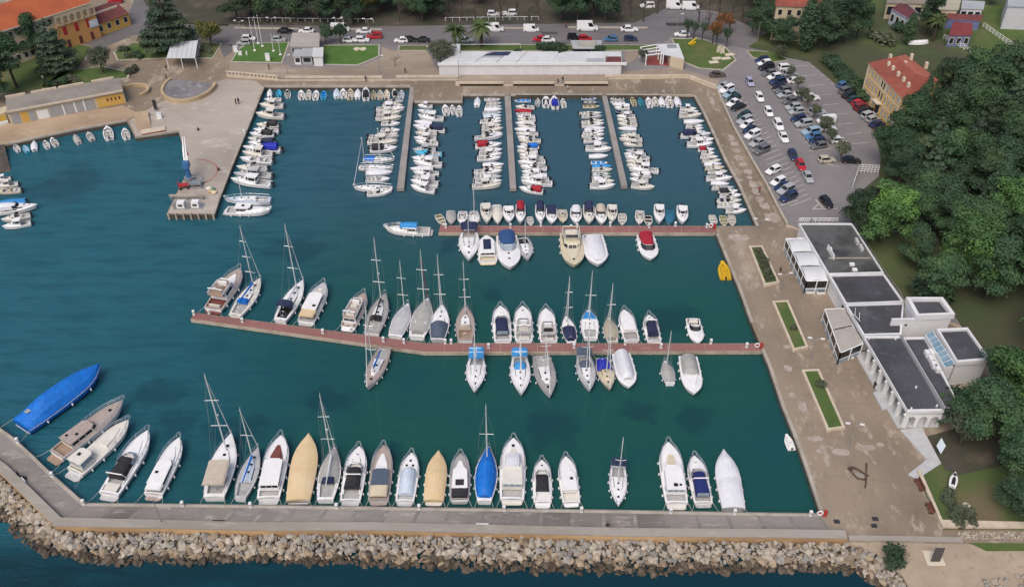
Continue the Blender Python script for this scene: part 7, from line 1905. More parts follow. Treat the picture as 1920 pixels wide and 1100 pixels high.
# cedars: flat layered boughs narrowing upward
def cedar_fn(seed, H, Rr, n, size):
  rg = random.Random(seed); lobes = []
  for k in range(9):
    z = H * (.16 + .80 * k / 8); rad = Rr * (1 - (k / 8) ** 1.25 * .86)
    m = max(3, int(8 - .7 * k))
    for j in range(m):
      a = 6.28 * (j + rg.random() * .7) / m; q = rad * rg.uniform(.45, .8)
      lobes.append(((cos(a) * q, sin(a) * q, z + rg.uniform(-.4, .4)), rad * .42, rad * .42, H * .035))
  return (lambda mb, r: leafcloud(mb, lobes, n, size, rg, up=.8, droop=.2)), (lambda mb, r: limbs(mb, Vector((0, 0, -.3)), Vector((0, 0, H)), .03 * H, .004 * H, [(lobes[i][0][2] / H * .95, lobes[i][0]) for i in range(0, len(lobes), 3)], rg))
c, t = cedar_fn(5, 17, 7, 7500, .38); tree_proto('cedar_a', c, t, LEAF_CEDAR)
c, t = cedar_fn(6, 15, 5.6, 6000, .36); tree_proto('cedar_b', c, t, LEAF_CEDAR)
def cypress_fn(seed, H, Rr, n):
  rg = random.Random(seed)
  lobes = [((rg.uniform(-.2, .2), rg.uniform(-.2, .2), H * (.08 + .9 * k / 11)), *(Rr * (sin(pi * min(1, (k + 1.6) / 13.5)) ** .8) * .9,) * 2, H * .085) for k in range(12)]
  return (lambda mb, r: leafcloud(mb, lobes, n, .3, rg, up=.9)), (lambda mb, r: mb.tube([(0, 0, -.3), (0, 0, H * .8)], .22, 6, r1=.05))
c, t = cypress_fn(3, 15, 2.0, 3000); tree_proto('cypress', c, t, LEAF_DARK)
def round_fn(seed, H, Rr, n, size=.24, base=.35):
  rg = random.Random(seed); lobes = [((0, 0, H * .64), Rr * .7, Rr * .7, H * .26)]
  for i in range(9):
    a = rg.uniform(0, 6.28); q = Rr * rg.uniform(.4, .68); lobes.append(((cos(a) * q, sin(a) * q, H * rg.uniform(base + .08, .86)), Rr * rg.uniform(.3, .46), Rr * rg.uniform(.3, .46), H * rg.uniform(.12, .2)))
  return (lambda mb, r: leafcloud(mb, lobes, n, size, rg)), (lambda mb, r: limbs(mb, Vector((0, 0, -.2)), Vector((0, 0, H * .6)), .03 * H, .012 * H, [(.5 + .05 * i, lobes[1 + i][0]) for i in range(6)], rg))
c, t = round_fn(8, 6.5, 2.9, 2600); tree_proto('round_a', c, t, LEAF_DARK)
c, t = round_fn(9, 8, 4.0, 3200); tree_proto('olive_a', c, t, LEAF_OLIVE)
c, t = round_fn(10, 4.6, 1.9, 900, .2); tree_proto('small_a', c, t, LEAF_OLIVE, BARKP)
c, t = round_fn(11, 8, 3.6, 3000, .26); tree_proto('green_a', c, t, LEAF_YELL)
c, t = round_fn(12, 6, 1.5, 600, .2, .5); tree_proto('slim_a', c, t, LEAF_DARK)
c, t = round_fn(13, 5, 2.0, 700, .22, .4); tree_proto('rust_a', c, t, LEAF_RUST)
def bush_fn(seed, H, Rr, n):
  rg = random.Random(seed); lobes = [((rg.uniform(-.5, .5) * Rr, rg.uniform(-.5, .5) * Rr, H * rg.uniform(.3, .55)), Rr * .55, Rr * .55, H * .45) for _ in range(6)]
  return (lambda mb, r: leafcloud(mb, lobes, n, .22, rg)), (lambda mb, r: [mb.tube([(0, 0, -.1), (rg.uniform(-.5, .5), rg.uniform(-.5, .5), H * .5)], .05, 4, r1=.02) for _ in range(4)])
c, t = bush_fn(14, 2.0, 1.7, 700); tree_proto('bush_a', c, t, LEAF_DARK)
c, t = bush_fn(15, 1.2, 1.3, 420); tree_proto('bush_b', c, t, LEAF_OLIVE)
# palms
def palm_trunk(mb, rg): mb.tube([(0, 0, -.2), (.1, 0, 2.5), (0, .05, 5.0)], .38, 8, r1=.30)
def palm_crown(mb, rg):
  for k in range(46):
    a = 6.28 * k / 46 * 3.1 + rg.random() * .3; el = rg.uniform(-.35, 1.15); L_ = rg.uniform(2.4, 3.3); prev = None
    for s_ in range(7):
      f = s_ / 6; r_ = L_ * f; x, y = cos(a) * r_ * cos(el) , sin(a) * r_ * cos(el); z = 5.0 + r_ * sin(el) - 1.5 * f * f
      w = .34 * sin(pi * min(1, f * .85 + .12)); n = Vector((-sin(a), cos(a), 0)) * w
      cur = [Vector((x, y, z)) - n - Vector((0, 0, w * .5)), Vector((x, y, z)), Vector((x, y, z)) + n - Vector((0, 0, w * .5))]
      if prev: mb.quad(prev[0], prev[1], cur[1], cur[0]); mb.quad(prev[1], prev[2], cur[2], cur[1])
      prev = cur
tree_proto('palm', palm_crown, palm_trunk, LEAF_PALM)
# bare winter trees
def bare_trunk(H, seed, spread=.5):
  def f(mb, _):
    rg = random.Random(seed)
    def br(p, d, l, r, lev):
      e = p + d * l
      mb.tube([p, p.lerp(e, .5) + rdir(rg) * l * .05, e], r, 5 if lev < 2 else 3, r1=r * .6)
      if lev >= 5: return
      for _i in range(rg.choice((2, 3, 3)) if lev < 4 else 3):
        nd = (d + rdir(rg) * spread * 1.3 + Vector((0, 0, .12))).normalized()
        br(p.lerp(e, rg.uniform(.65, 1)), nd, l * rg.uniform(.62, .82), r * .58, lev + 1)
    br(Vector((0, 0, -.2)), Vector((0, 0, 1)), H * .27, .024 * H, 0)
  return f
tree_proto('bare_a', None, bare_trunk(11, 4), None, TWIG)
tree_proto('bare_b', None, bare_trunk(10, 9, .6), None, TWIG)
tree_proto('bare_small', None, bare_trunk(5, 6, .6), None, TWIG)

TNAME = {'pine': 'pine_tree', 'cedar': 'cedar_tree', 'cypress': 'cypress_tree', 'round': 'round_tree', 'olive': 'olive_tree', 'small': 'young_tree', 'green': 'leafy_tree', 'slim': 'young_tree', 'rust': 'young_tree', 'bush': 'bush', 'palm': 'palm_tree', 'bare': 'bare_tree'}
H0 = {'pine_a': 14, 'pine_b': 14, 'pine_c': 14, 'pine_d': 14, 'cedar_a': 17, 'cedar_b': 15, 'cypress': 15, 'round_a': 6.5, 'olive_a': 8, 'small_a': 4.6, 'green_a': 8, 'slim_a': 6, 'rust_a': 5, 'bush_a': 2, 'bush_b': 1.2, 'palm': 6, 'bare_a': 11, 'bare_b': 10, 'bare_small': 5}
def tree(key, u, v, H, label, group, wide=1.0, z=ZS + .1):
  c = copy_tree(TREES[key]); p = P(u, v, z)
  c.location = (p.x, p.y, z); k = H / H0[key]
  c.scale = (k * wide, k * wide, k); c.rotation_euler = (R.uniform(-.03, .03), R.uniform(-.03, .03), R.uniform(0, 6.28))
  nm = TNAME[key.split('_')[0]]; c.name = nm
  tag(c, label, 'bush' if nm == 'bush' else 'tree', group)
  return c
# north-west gardens
G = 'garden trees behind the garages'
tree('pine_d', 33, 166, 15, 'rounded dark pine at the picture corner above the garage roof', G, .95, ZQ)
tree('cedar_b', 112, 134, 15, 'tall layered cedar between the pine and the orange wing', G, 1.05, ZQ)
tree('cedar_a', 318, 92, 18, 'largest layered cedar, behind the white canopy pavilion', G, 1.0, ZQ)
tree('green_a', 398, 88, 8, 'olive-green leafy tree beside the largest cedar', G, 1.0, ZQ)
tree('olive_a', 195, 138, 8, 'bushy rounded tree between the two cedars', G, .95, ZQ)
tree('pine_b', -5, 190, 11, 'dark pine cut by the picture edge beside the slipway garden', G, .9, ZQ)
tree('small_a', 106, 138, 6, 'small yellow-green tree in front of the tall layered cedar', G, .8, ZQ)
tree('pine_a', 70, 110, 12, 'dark pine in front of the cream building, behind the tall cedar', G, .8, ZQ)
for i, (u, v) in enumerate([(95, 162), (108, 160), (122, 157), (140, 153), (243, 138), (250, 134), (262, 108), (246, 106), (285, 84), (300, 82), (270, 88), (232, 96), (382, 95), (392, 98), (300, 98)]):
  tree('bush_b' if i % 2 else 'bush_a', u, v, R.uniform(1.2, 2.0), f'low garden shrub behind the garages, number {ORD[i]} from the slipway', 'garden shrubs', z=ZQ + .1)
# dark park trees along the road
G = 'park trees across the road'
PT = [(445, 40, 'pine_b', 12), (472, 30, 'pine_a', 13), (500, 44, 'round_a', 9), (528, 34, 'pine_b', 12), (556, 42, 'round_a', 9), (578, 30, 'pine_d', 13), (606, 42, 'pine_b', 11), (634, 32, 'pine_a', 13), (662, 44, 'pine_b', 12), (690, 36, 'green_a', 11), (716, 24, 'pine_b', 12), (770, 30, 'pine_b', 12),
    (792, 40, 'pine_a', 11), (815, 30, 'pine_b', 12), (1052, 38, 'pine_b', 13), (1082, 42, 'pine_a', 12), (1112, 34, 'pine_b', 14), (1136, 42, 'round_a', 10), (1420, 52, 'pine_b', 10)]
for i, (u, v, k, h) in enumerate(PT): tree(k, u, v, h, f'dark evergreen tree in the park across the road, {ORD[i]} from the cedar end', G, .9)
BT = [(840, 44), (866, 38), (890, 46), (912, 36), (940, 44), (968, 36), (992, 46), (1010, 34), (1160, 42), (1182, 34), (1206, 40), (1232, 26), (1256, 8), (1310, 42), (1328, 52), (1348, 36), (1372, 44), (1392, 36), (1410, 60), (748, 42), (462, 52), (600, 54), (540, 54), (1330, 8), (1380, 12)]
for i, (u, v) in enumerate(BT): tree('bare_a' if i % 2 else 'bare_b', u, v, R.uniform(9, 12), f'bare winter tree in the park across the road, {ORD[i]} of the leafless trees', 'bare winter trees in the park')
for i in range(34):
  u = 400 + i * 33 + R.uniform(-9, 9); v = R.uniform(-45, 14)
  tree(R.choice(['pine_a', 'pine_b', 'pine_b', 'bare_a', 'bare_b', 'bare_a', 'round_a'] if 820 < u < 1450 else ['pine_a', 'pine_b', 'pine_b', 'pine_d', 'bare_a']), u, v, R.uniform(9, 14), f'tree deep in the park shade at the picture top, {ORD[i]} from the cedar', 'trees deep in the park')
# promenade trees
tree('palm', 853, 94, 7.5, 'thick palm beside the olive tree on the road verge', 'palms on the road verge', 1.05)
tree('palm', 902, 88, 7.5, 'thick palm further along the road verge, near the white van', 'palms on the road verge', 1.1)
tree('olive_a', 826, 126, 8, 'big grey-green olive tree at the end of the white building', None, 1.05)
tree('bare_small', 741, 124, 5, 'small bare tree on the promenade beside the bright lawn', None)
G = 'clipped round trees behind the white building'
tree('round_a', 1054, 113, 5.2, 'largest clipped round tree behind the long white building', G, 1.15)
tree('round_a', 1125, 110, 4.2, 'clipped round tree beside the little black kiosk', G, .95)
tree('round_a', 971, 110, 3.2, 'smallest clipped round tree by the dark roof panel', G, .9)
tree('round_a', 612, 82, 6, 'dark round tree beside the brown-roofed kiosk', 'dark round trees by the kiosk', .85)
tree('round_a', 640, 82, 6, 'dark round tree in front of the roadside white van', 'dark round trees by the kiosk', .85)
tree('small_a', 1204, 118, 4, 'little green tree beside the red floor pavilion', None)
for i in range(5): tree('bush_a', 1014 + i * 9, 93, 2.0, f'dark clipped hedge bush behind the long white building, {ORD[i]} from the palms', 'hedge bushes behind the white building')
for i, (u, v, k) in enumerate([(1287, 72, 'slim_a'), (1301, 74, 'slim_a'), (1317, 76, 'slim_a'), (1336, 82, 'rust_a'), (1342, 85, 'slim_a'), (1361, 88, 'slim_a'), (1350, 62, 'rust_a'), (1366, 62, 'rust_a')]):
  tree(k, u, v, R.uniform(5.5, 7), f'slender young tree along the pavilion lawn edge, {ORD[i]} from the white car', 'young trees edging the pavilion lawn', .9)
# car park island trees
for i, (u, v, h) in enumerate([(1461, 112, 4.5), (1480, 148, 4), (1494, 168, 4), (1503, 190, 4), (1513, 202, 4), (1526, 222, 4), (1545, 248, 4.5), (1556, 270, 4.5), (1573, 304, 6)]):
  tree('small_a' if i % 3 else 'olive_a', u, v, h, f'small olive tree in the middle car park row, {ORD[i]} from the lawn', 'olive trees in the middle car park row', .95)
# trees around the villas
G = 'tall trees between the villas'
for u, v, k, h, w, lb in [(1508, 98, 'cypress', 16, 1.5, 'broad dark cypress in front of the cream villa'), (1424, 72, 'pine_b', 10, .8, 'dark pine at the corner beside the cream villa'), (1447, 84, 'round_a', 8, 1, 'round dark tree beside the path to the cream villa'), (1470, 92, 'pine_b', 9, .8, 'low dark pine between path and car park'),
              (1538, 92, 'pine_b', 13, .8, 'dark pine beside the broad cypress'), (1560, 82, 'cypress', 15, 1.6, 'second dark cypress beyond the broad one'), (1582, 80, 'pine_b', 14, .75, 'dark pine above the villa car park hedge'), (1606, 74, 'pine_a', 14, .7, 'dark pine beside the brown-roofed building'), (1628, 66, 'bare_b', 9, 1, 'bare tree beside the pale blue house'),
              (1700, 84, 'cypress', 9, 1.6, 'short dark cypress behind the yellow villa roof'), (1736, 66, 'pine_b', 12, .8, 'dark pine between the two blue houses'), (1748, 78, 'palm', 8, .8, 'tall yellowing palm beside the small blue house'), (1690, 60, 'bush_a', 3, 1.2, 'big bush below the pale blue house'),
              (1530, 60, 'pine_a', 12, .7, 'pine behind the broad cypress'), (1855, 10, 'round_a', 6, 1, 'dark bush tree beside the white veranda building'), (1880, 26, 'bare_small', 6, 1, 'bare tree at the edge of the playing field'), (1650, 78, 'bush_b', 2.5, 1.5, 'grey shrub by the stone ruins'),
              (1716, 244, 'cypress', 13.5, 1.15, 'pointed dark cypress against the yellow villa side wall'), (1600, 60, 'bare_a', 10, 1, 'bare tree among the dark villa pines'), (1476, 60, 'pine_b', 10, .8, 'dark pine against the cream villa wall')]:
  tree(k, u, v, h, lb, G, w, ZS + .15)
for i in range(14):
  f = i / 13; tree('bush_a', 1549 + 82 * f, 116 + 76 * f, R.uniform(2.2, 3.0), f'dark hedge bush between car park and villa garden, {ORD[i]} from the lawn', 'hedge along the car park', 1.1, ZS + .15)
# the wood on the car park side
G = 'trees of the wood beside the clubhouse'
WOOD = [(1705, 282, 'pine_a', 13, 1.1), (1668, 318, 'pine_d', 11, 1.05), (1738, 318, 'cedar_b', 13, 1.1), (1790, 236, 'pine_b', 15, 1.0), (1760, 262, 'cypress', 14, 1.5), (1838, 222, 'pine_a', 15, 1.1), (1885, 250, 'cedar_b', 15, 1.1), (1920, 205, 'pine_a', 15, 1), (1830, 300, 'cedar_a', 15, .9), (1880, 330, 'pine_a', 15, 1.1), (1935, 300, 'pine_c', 15, 1),
    (1650, 455, 'pine_c', 13, 1.12), (1612, 436, 'pine_b', 10, 1.0), (1720, 420, 'pine_a', 12, 1.0), (1815, 360, 'pine_a', 14, 1.0), (1860, 380, 'pine_b', 14, 1.0), (1755, 430, 'pine_b', 12, 1.0), (1810, 480, 'pine_d', 13, 1.0), (1895, 520, 'pine_a', 14, 1.0), (1925, 560, 'pine_d', 14, 1.0), (1690, 235, 'bush_a', 4, 1.5), (1800, 270, 'pine_a', 15, 1.0), (1905, 300, 'pine_b', 16, 1.0), (1690, 400, 'pine_b', 11, .9), (1700, 440, 'pine_d', 11, 1.0), (1790, 530, 'pine_c', 15, 1.1), (1755, 570, 'pine_d', 11, 1.0), (1848, 560, 'pine_a', 13, 1.0), (1880, 460, 'pine_c', 15, 1.0), (1845, 420, 'cypress', 14, 1.6), (1925, 440, 'pine_a', 15, 1.1), (1930, 380, 'pine_c', 16, 1.0),
    (1828, 815, 'pine_a', 12, 1.15), (1890, 780, 'pine_c', 13, 1.1), (1930, 850, 'cedar_b', 13, 1.1), (1895, 890, 'pine_d', 9, 1.1), (1870, 740, 'pine_d', 10, 1.0), (1800, 830, 'olive_a', 7, 1.1), (1795, 780, 'bush_a', 4, 1.6), (1935, 760, 'pine_a', 14, 1.0), (1770, 200, 'pine_b', 13, .9), (1810, 190, 'pine_a', 14, .9), (1870, 180, 'pine_b', 14, 1.0),
    (1930, 150, 'pine_a', 13, 1), (1735, 360, 'cedar_b', 12, .9), (1685, 345, 'pine_b', 10, .9), (1770, 345, 'pine_d', 13, .9), (1965, 520, 'pine_b', 15, 1.1), (1960, 650, 'pine_c', 14, 1.0), (1740, 555, 'bush_a', 3.5, 1.5), (1905, 960, 'pine_b', 7, 1.2), (1780, 468, 'pine_a', 11, .9), (1710, 500, 'pine_b', 9, .9)]
cnt = {}
DESC = {'pine_a': 'mid-green spreading pine', 'pine_b': 'dark pine', 'pine_c': 'bright green spreading pine', 'pine_d': 'mid-green rounded pine', 'cypress': 'dark upright cypress', 'cedar_a': 'layered dark cedar', 'cedar_b': 'smaller layered cedar', 'olive_a': 'grey-green leafy tree', 'bush_a': 'large dark bush'}
for u, v, k, h, w in sorted(WOOD, key=lambda a: a[1]):
  cnt[k] = cnt.get(k, -1) + 1
  tree(k, u, v, h, f'{DESC[k]} in the clubhouse wood, {ORD[cnt[k]]} of its kind from the villa', G, w, ZS + .15)
tree('bush_a', 1676, 1052, 2.6, 'lone round dark bush at the edge of the rock slope', None, 1.0, ZQ)
for i, (u, v) in enumerate([(1808, 960), (1786, 950), (1790, 975), (1775, 930), (1820, 975)]): tree('bush_b', u, v, R.uniform(.7, 1.1), f'low shrub on the lawn beside the pale boulder, {["closest to it", "behind the bench wall", "by the wall corner", "closest to the benches", "towards the picture edge"][i]}', 'lawn shrubs by the boulder', 1.3, ZQ + .1)
for k in TREES.values(): drop(k)

# ------------------------------------------------------------------ rock slope outside the breakwater
ROCKM = [M('rock_pale', (.48, .43, .36), (.35, .31, .26), .9, rough=.95, bump=.7, bscale=3, rnd=.16), M('rock_warm', (.36, .285, .20), (.24, .185, .13), .9, rough=.95, bump=.7, bscale=3, rnd=.16), M('rock_grey', (.36, .335, .31), (.25, .235, .215), .9, rough=.95, bump=.7, bscale=3, rnd=.16),
     M('rock_wet', (.115, .085, .058), (.06, .048, .036), .9, rough=.6, bump=.7, bscale=3, rnd=.2)]
def rockmesh(seed):
  rg = random.Random(seed); bm = bmesh.new()
  for _ in range(17):
    d = rdir(rg); q = rg.uniform(.86, 1.06); bm.verts.new((d.x * q, d.y * q * rg.uniform(.7, 1), d.z * q * .8))
  r = bmesh.ops.convex_hull(bm, input=bm.verts)
  bmesh.ops.delete(bm, geom=[v for v in bm.verts if not v.link_faces], context='VERTS')
  me = bpy.data.meshes.new('rock'); bm.to_mesh(me); bm.free(); return me
RM = [rockmesh(i) for i in range(14)]
for me in RM: me.materials.append(ROCKM[0])
IN = [(-60, 850), (0, 892), (106, 994), (250, 998), (480, 1002), (700, 1002), (917, 1006), (1180, 1013), (1440, 1015), (1587, 1018), (1640, 1037), (1690, 1082), (1722, 1130), (1800, 1240)]
OUT = [(-60, 945), (0, 975), (30, 1006), (82, 1039), (175, 1055), (250, 1058), (480, 1053), (700, 1060), (917, 1070), (1175, 1076), (1440, 1072), (1595, 1072), (1640, 1094), (1690, 1135), (1720, 1190), (1760, 1240)]
def along(px, z):
  pts = [P(u, v, z) for u, v in px]; s = [0]
  for a, b_ in zip(pts, pts[1:]): s.append(s[-1] + (b_ - a).length)
  return pts, s
def at(ps, f):
  pts, s = ps; d = f * s[-1]
  for i in range(len(pts) - 1):
    if d <= s[i + 1] or i == len(pts) - 2:
      k = (d - s[i]) / max(1e-6, s[i + 1] - s[i]); return pts[i].lerp(pts[i + 1], min(1, k))
ip, op_ = along(IN, ZQ), along(OUT, 0)
t = thing('rock_slope', 'sloping bank of loose pale boulders outside the breakwater parapet', 'rock bank')
# earth core under the rocks
mb = MB(); N_ = 80; rows = [(at(ip, i / N_), at(op_, i / N_)) for i in range(N_ + 1)]
for (a, b_), (c, d) in zip(rows, rows[1:]): mb.quad((b_.x, b_.y, -.9), (d.x, d.y, -.9), (c.x, c.y, .75), (a.x, a.y, .75))
mb.build('core', M('rock_core', (.09, .075, .06), (.04, .035, .03), 1.2, rough=.95, bump=.8, bscale=2), t)
rocks = []
rg = random.Random(99)
nu = 225
for i in range(nu):
  for j in range(14):
    fu = (i + rg.uniform(-.55, .55)) / nu; fv = (j + .3 + rg.uniform(-.4, .4)) / 13.4
    if not 0 <= fu <= 1 or fv < -.02: continue
    a, b_ = at(ip, fu), at(op_, fu); p = a.lerp(b_, fv); p.z = .92 - .98 * fv + rg.uniform(-.2, .22)
    if fv > .97 and rg.random() < .45: continue
    s = rg.choice([.26, .32, .36, .42, .48, .56, .78]) * (1 + .12 * fv)
    wet = fv + rg.uniform(-.13, .13)
    m = 3 if wet > .74 else (1 if wet > .62 or rg.random() < .22 else (2 if rg.random() < .35 else 0))
    rocks.append((s, p, m))
for i in range(36):   # rocks at the picture corner
  u, v = rg.uniform(1845, 1940), rg.uniform(1078, 1120); p = P(u, v, ZQ + .2); rocks.append((rg.uniform(.4, .75), p, rg.choice([0, 0, 2])))
vis = sorted(rocks, key=lambda r: -r[0] * (1 if -10 < PX(r[1])[0] < 1930 and PX(r[1])[1] < 1105 else .05))
for s, p, m in vis[:300]:
  o = bpy.data.objects.new('rock', rg.choice(RM)); COL.objects.link(o); o.parent = t
  o.location = p; o.scale = (s * rg.uniform(.8, 1.25), s * rg.uniform(.75, 1.1), s * rg.uniform(.7, 1.0)); o.rotation_euler = (rg.uniform(-.5, .5), rg.uniform(-.5, .5), rg.uniform(0, 6.28))
  o.material_slots[0].link = 'OBJECT'; o.material_slots[0].material = ROCKM[m]
mb = MB()
for s, p, m in vis[300:]:
  me = rg.choice(RM); rot = Matrix.Rotation(rg.uniform(0, 6.28), 3, 'Z') @ Matrix.Rotation(rg.uniform(-.5, .5), 3, 'X'); sx, sy, sz = s * rg.uniform(.8, 1.25), s * rg.uniform(.75, 1.1), s * rg.uniform(.7, 1)
  mb.add([p + rot @ Vector((v.co.x * sx, v.co.y * sy, v.co.z * sz)) for v in me.vertices], [tuple(f.vertices) for f in me.polygons], m)
o = mb.build('rubble', ROCKM, t); o['kind'] = 'stuff'
# field stones in the strip by the garden wall
st = struct('stone_verge', MB().sheet([xy(u, v, ZQ + .1) for u, v in ((1795, 997), (2000, 999), (2000, 1009), (1812, 1010))], ZQ + .1), GRAVEL)
mb = MB()
for i in range(260):
  p = P(rg.uniform(1796, 1935), rg.uniform(996, 1010), ZQ + .15); me = rg.choice(RM); s = rg.uniform(.10, .22)
  mb.add([p + v.co * s for v in me.vertices], [tuple(f.vertices) for f in me.polygons], rg.choice([0, 1, 2]))
o = mb.build('stones', ROCKM); o['kind'] = 'stuff'; o.parent = st

# ------------------------------------------------------------------ planters on the quay
def planter(label, c4, plants):
  q = [xy(*p, ZQ + .5) for p in c4]; t = thing('planter', label, 'planter', (0, 0, 0), 0, 'long planters on the quay')
  cx, cy = sum(p[0] for p in q) / 4, sum(p[1] for p in q) / 4
  for i in range(4):
    a, b_ = q[i], q[(i + 1) % 4]; MB().prism(strip_poly([a, b_], .42 if (b_[0] - a[0]) * (cy - a[1]) - (b_[1] - a[1]) * (cx - a[0]) > 0 else -.42), ZQ, ZQ + .52 + .004 * i).build('planter_wall', LOWWALL, t)
  MB().prism([(cx + (p[0] - cx) * .97, cy + (p[1] - cy) * .97) for p in q], ZQ, ZQ + .40).build('planter_grass', GRASS if 'second' in label or 'third' in label else GRASSD, t)
  for f, g_, s in plants:
    p = lerp2(lerp2(q[0], q[3], f), lerp2(q[1], q[2], f), g_); mb = MB(); rr = random.Random(int(f * 100))
    leafcloud(mb, [((p[0], p[1], ZQ + .7), s, s, .55)], 260, .18, rr); mb.build('shrub', LEAF_OLIVE, t)
planter('first long planter from the upper red pier, filled with grey-green shrubs', [(1404, 461), (1430, 460), (1462, 529), (1433, 534)], [(.3, .5, .9), (.42, .6, 1.1), (.55, .5, 1.0), (.7, .5, .8), (.85, .5, 1.0), (.15, .5, .7)])
planter('second long planter from the upper red pier, grassed with a rounded end', [(1448, 564), (1478, 562), (1516, 650), (1487, 656)], [(.6, .55, .6)])
planter('third long planter from the upper red pier, grassed with one grey shrub', [(1503, 692.5), (1536, 691), (1585, 801), (1551, 806)], [(.28, .7, .95)])

# ------------------------------------------------------------------ anchor, board, jet ski, sign, boulder
IRON = M('rusty_iron', (.10, .065, .045), (.05, .038, .03), 2, rough=.9)
t = thing('anchor', 'large old iron anchor lying on the quay concrete', 'anchor', tuple(P(1618, 893, ZQ)))
g = t.location
def rel(u, v, z=.15): p = P(u, v, ZQ) - g; return (p.x, p.y, z)
MB().tube([rel(1624, 869), rel(1624, 893), rel(1622, 915)], .13, 6, r1=.10).build('stock', IRON, t)
MB().tube([rel(1592, 879, .3), rel(1600, 877), rel(1612, 883), rel(1622, 890), rel(1628, 893)], .16, 6).build('shank', IRON, t)
MB().tube([rel(1593, 880, .25), rel(1599, 889), rel(1609, 898), rel(1620, 900), rel(1624, 894)], .12, 6).build('arm', IRON, t)
MB().box(rel(1594, 880, .3), (.8, .6, .2), .6).build('fluke', IRON, t)
MB().box(rel(1611, 891, .04), (1.3, .8, .06), -.3).build('base_stone', PARAP, t)
t = thing('information_board', 'dark slanted information board on a pale stone base by the sandy path', 'board', tuple(P(1752, 1050, ZQ)))
MB().prism([(-1.3, -.9), (1.3, -.9), (1.2, 1.4), (-1.2, 1.6)], 0, .16).build('base_slab', STONEW, t)
MB().panel((-.75, -.3, .3), (.55, -.3, .3), (1.0, .5, 2.3), (-.3, .5, 2.3), 0, 1, 0, 1, .12).build('board_panel', M('board_face', (.07, .065, .065), (.05, .045, .045), 2, rough=.5), t)
for x in (-.3, .3): MB().tube([(x, .1, .1), (x + .2, .45, 1.8)], .07, 5).build('leg', DKMET, t)
t = thing('jet_ski', 'black and white jet ski parked on the lawn', 'jet ski', (P(1785, 905, ZQ + .15).x, P(1785, 905, 1.4).y, ZQ + .15), radians(62))
mb = MB(); h = HS(3.2, 1.2, .75, .55, .8, .4, 2.0, .05); hull_mesh(h, 8).build('hull', [WHITE, DARK], t).location.z = .35
deck_mesh(h, (), .15, n=8).build('deck', WHITE, t).location.z = .35
mb = MB(); mb.rings([[(x, w * cos(a), .95 + hh * sin(a)) for a in [pi * k / 6 for k in range(7)]] for x, w, hh in ((-1.3, .28, .25), (-.2, .3, .4), (.3, .2, .3))], closed=False, cap=False); mb.build('seat', DARK, t)
MB().tube([(.45, -.4, 1.5), (.6, 0, 1.35), (.45, .4, 1.5)], .05, 5).build('handlebar', DKMET, t)
MB().box((.9, 0, 1.05), (.8, .5, .3), top=.6).build('cowl', DARK, t)
p = P(1809, 951, ZQ + .15); o = bpy.data.objects.new('boulder', RM[3]); COL.objects.link(o); o.location = p + Vector((0, 0, .35)); o.scale = (.9, .8, .75); tag(o, 'single pale boulder on the lawn', 'boulder')
t = thing('diamond_sign', 'pale blue diamond-shaped board leaning in the dark garden bed', 'sign', tuple(P(1760, 846, ZQ + .17)))
mb = MB(); mb.prism([(-.75, 0), (0, -1.3), (.75, 0), (0, 1.3)], -.03, .03, bottom=True); o = mb.build('board', M('pale_board', (.50, .58, .66), rough=.5), t); o.rotation_euler = (radians(55), 0, 0); o.location.z = 1.35
MB().tube([(0, .25, 0), (0, .1, 1.3)], .05, 5).build('post', GALV, t)
for (a, b_), lb in (((((1716, 900), (1728, 922))), 'reddish bench along the lawn wall close to the terrace path'), (((1737, 945), (1746, 965)), 'dark reddish bench along the lawn wall close to the breakwater')):
  a, b_ = P(*a, ZQ), P(*b_, ZQ); rz = atan2(b_.y - a.y, b_.x - a.x); t = thing('bench', lb, 'bench', tuple((a + b_) / 2), rz, 'benches by the lawn wall'); L_ = (b_ - a).length
  BW = M('bench_wood', (.16, .055, .035), (.11, .04, .03), 2, rough=.7)
  for k in range(3): MB().box((0, -.2 + .2 * k, .45), (L_, .16, .06)).build('seat_plank', BW, t)
  MB().box((0, .38, .75), (L_, .07, .4)).build('backrest', BW, t)
  for x in (-L_ * .4, L_ * .4): MB().box((x, 0, .22), (.12, .6, .42)).build('leg', DKMET, t)
for i, (u, v) in enumerate(((1569, 977), (1641, 972), (1639, 985))):
  p = P(u, v, ZQ); o = MB().box((p.x, p.y, ZQ + .012), (.9, .7, .02)).build('drain_cover', DKMET); tag(o, f'dark drain cover near the breakwater end, {["closest to the breakwater", "upper of the pair", "lower of the pair"][i]}', 'drain cover', 'drain covers near the breakwater end')
for i, (u, v) in enumerate(((824, 984.5), (954, 988), (409, 976.5))):
  p = P(u, v, ZQ); o = MB().box((p.x, p.y, ZQ + .02), (1.9, .5, .03)).build('drain_grate', DKMET); tag(o, f'dark drain grate beside the breakwater parapet, {["by the pale slab", "far from the lamp past the pale slab", "closest to the lamp"][i]}', 'drain grate')
p = P(904, 985, ZQ); o = MB().box((p.x, p.y, ZQ + .06), (1.9, .8, .1)).build('cover_slab', LEGW); tag(o, 'white rectangular cover slab beside the breakwater parapet', 'slab')

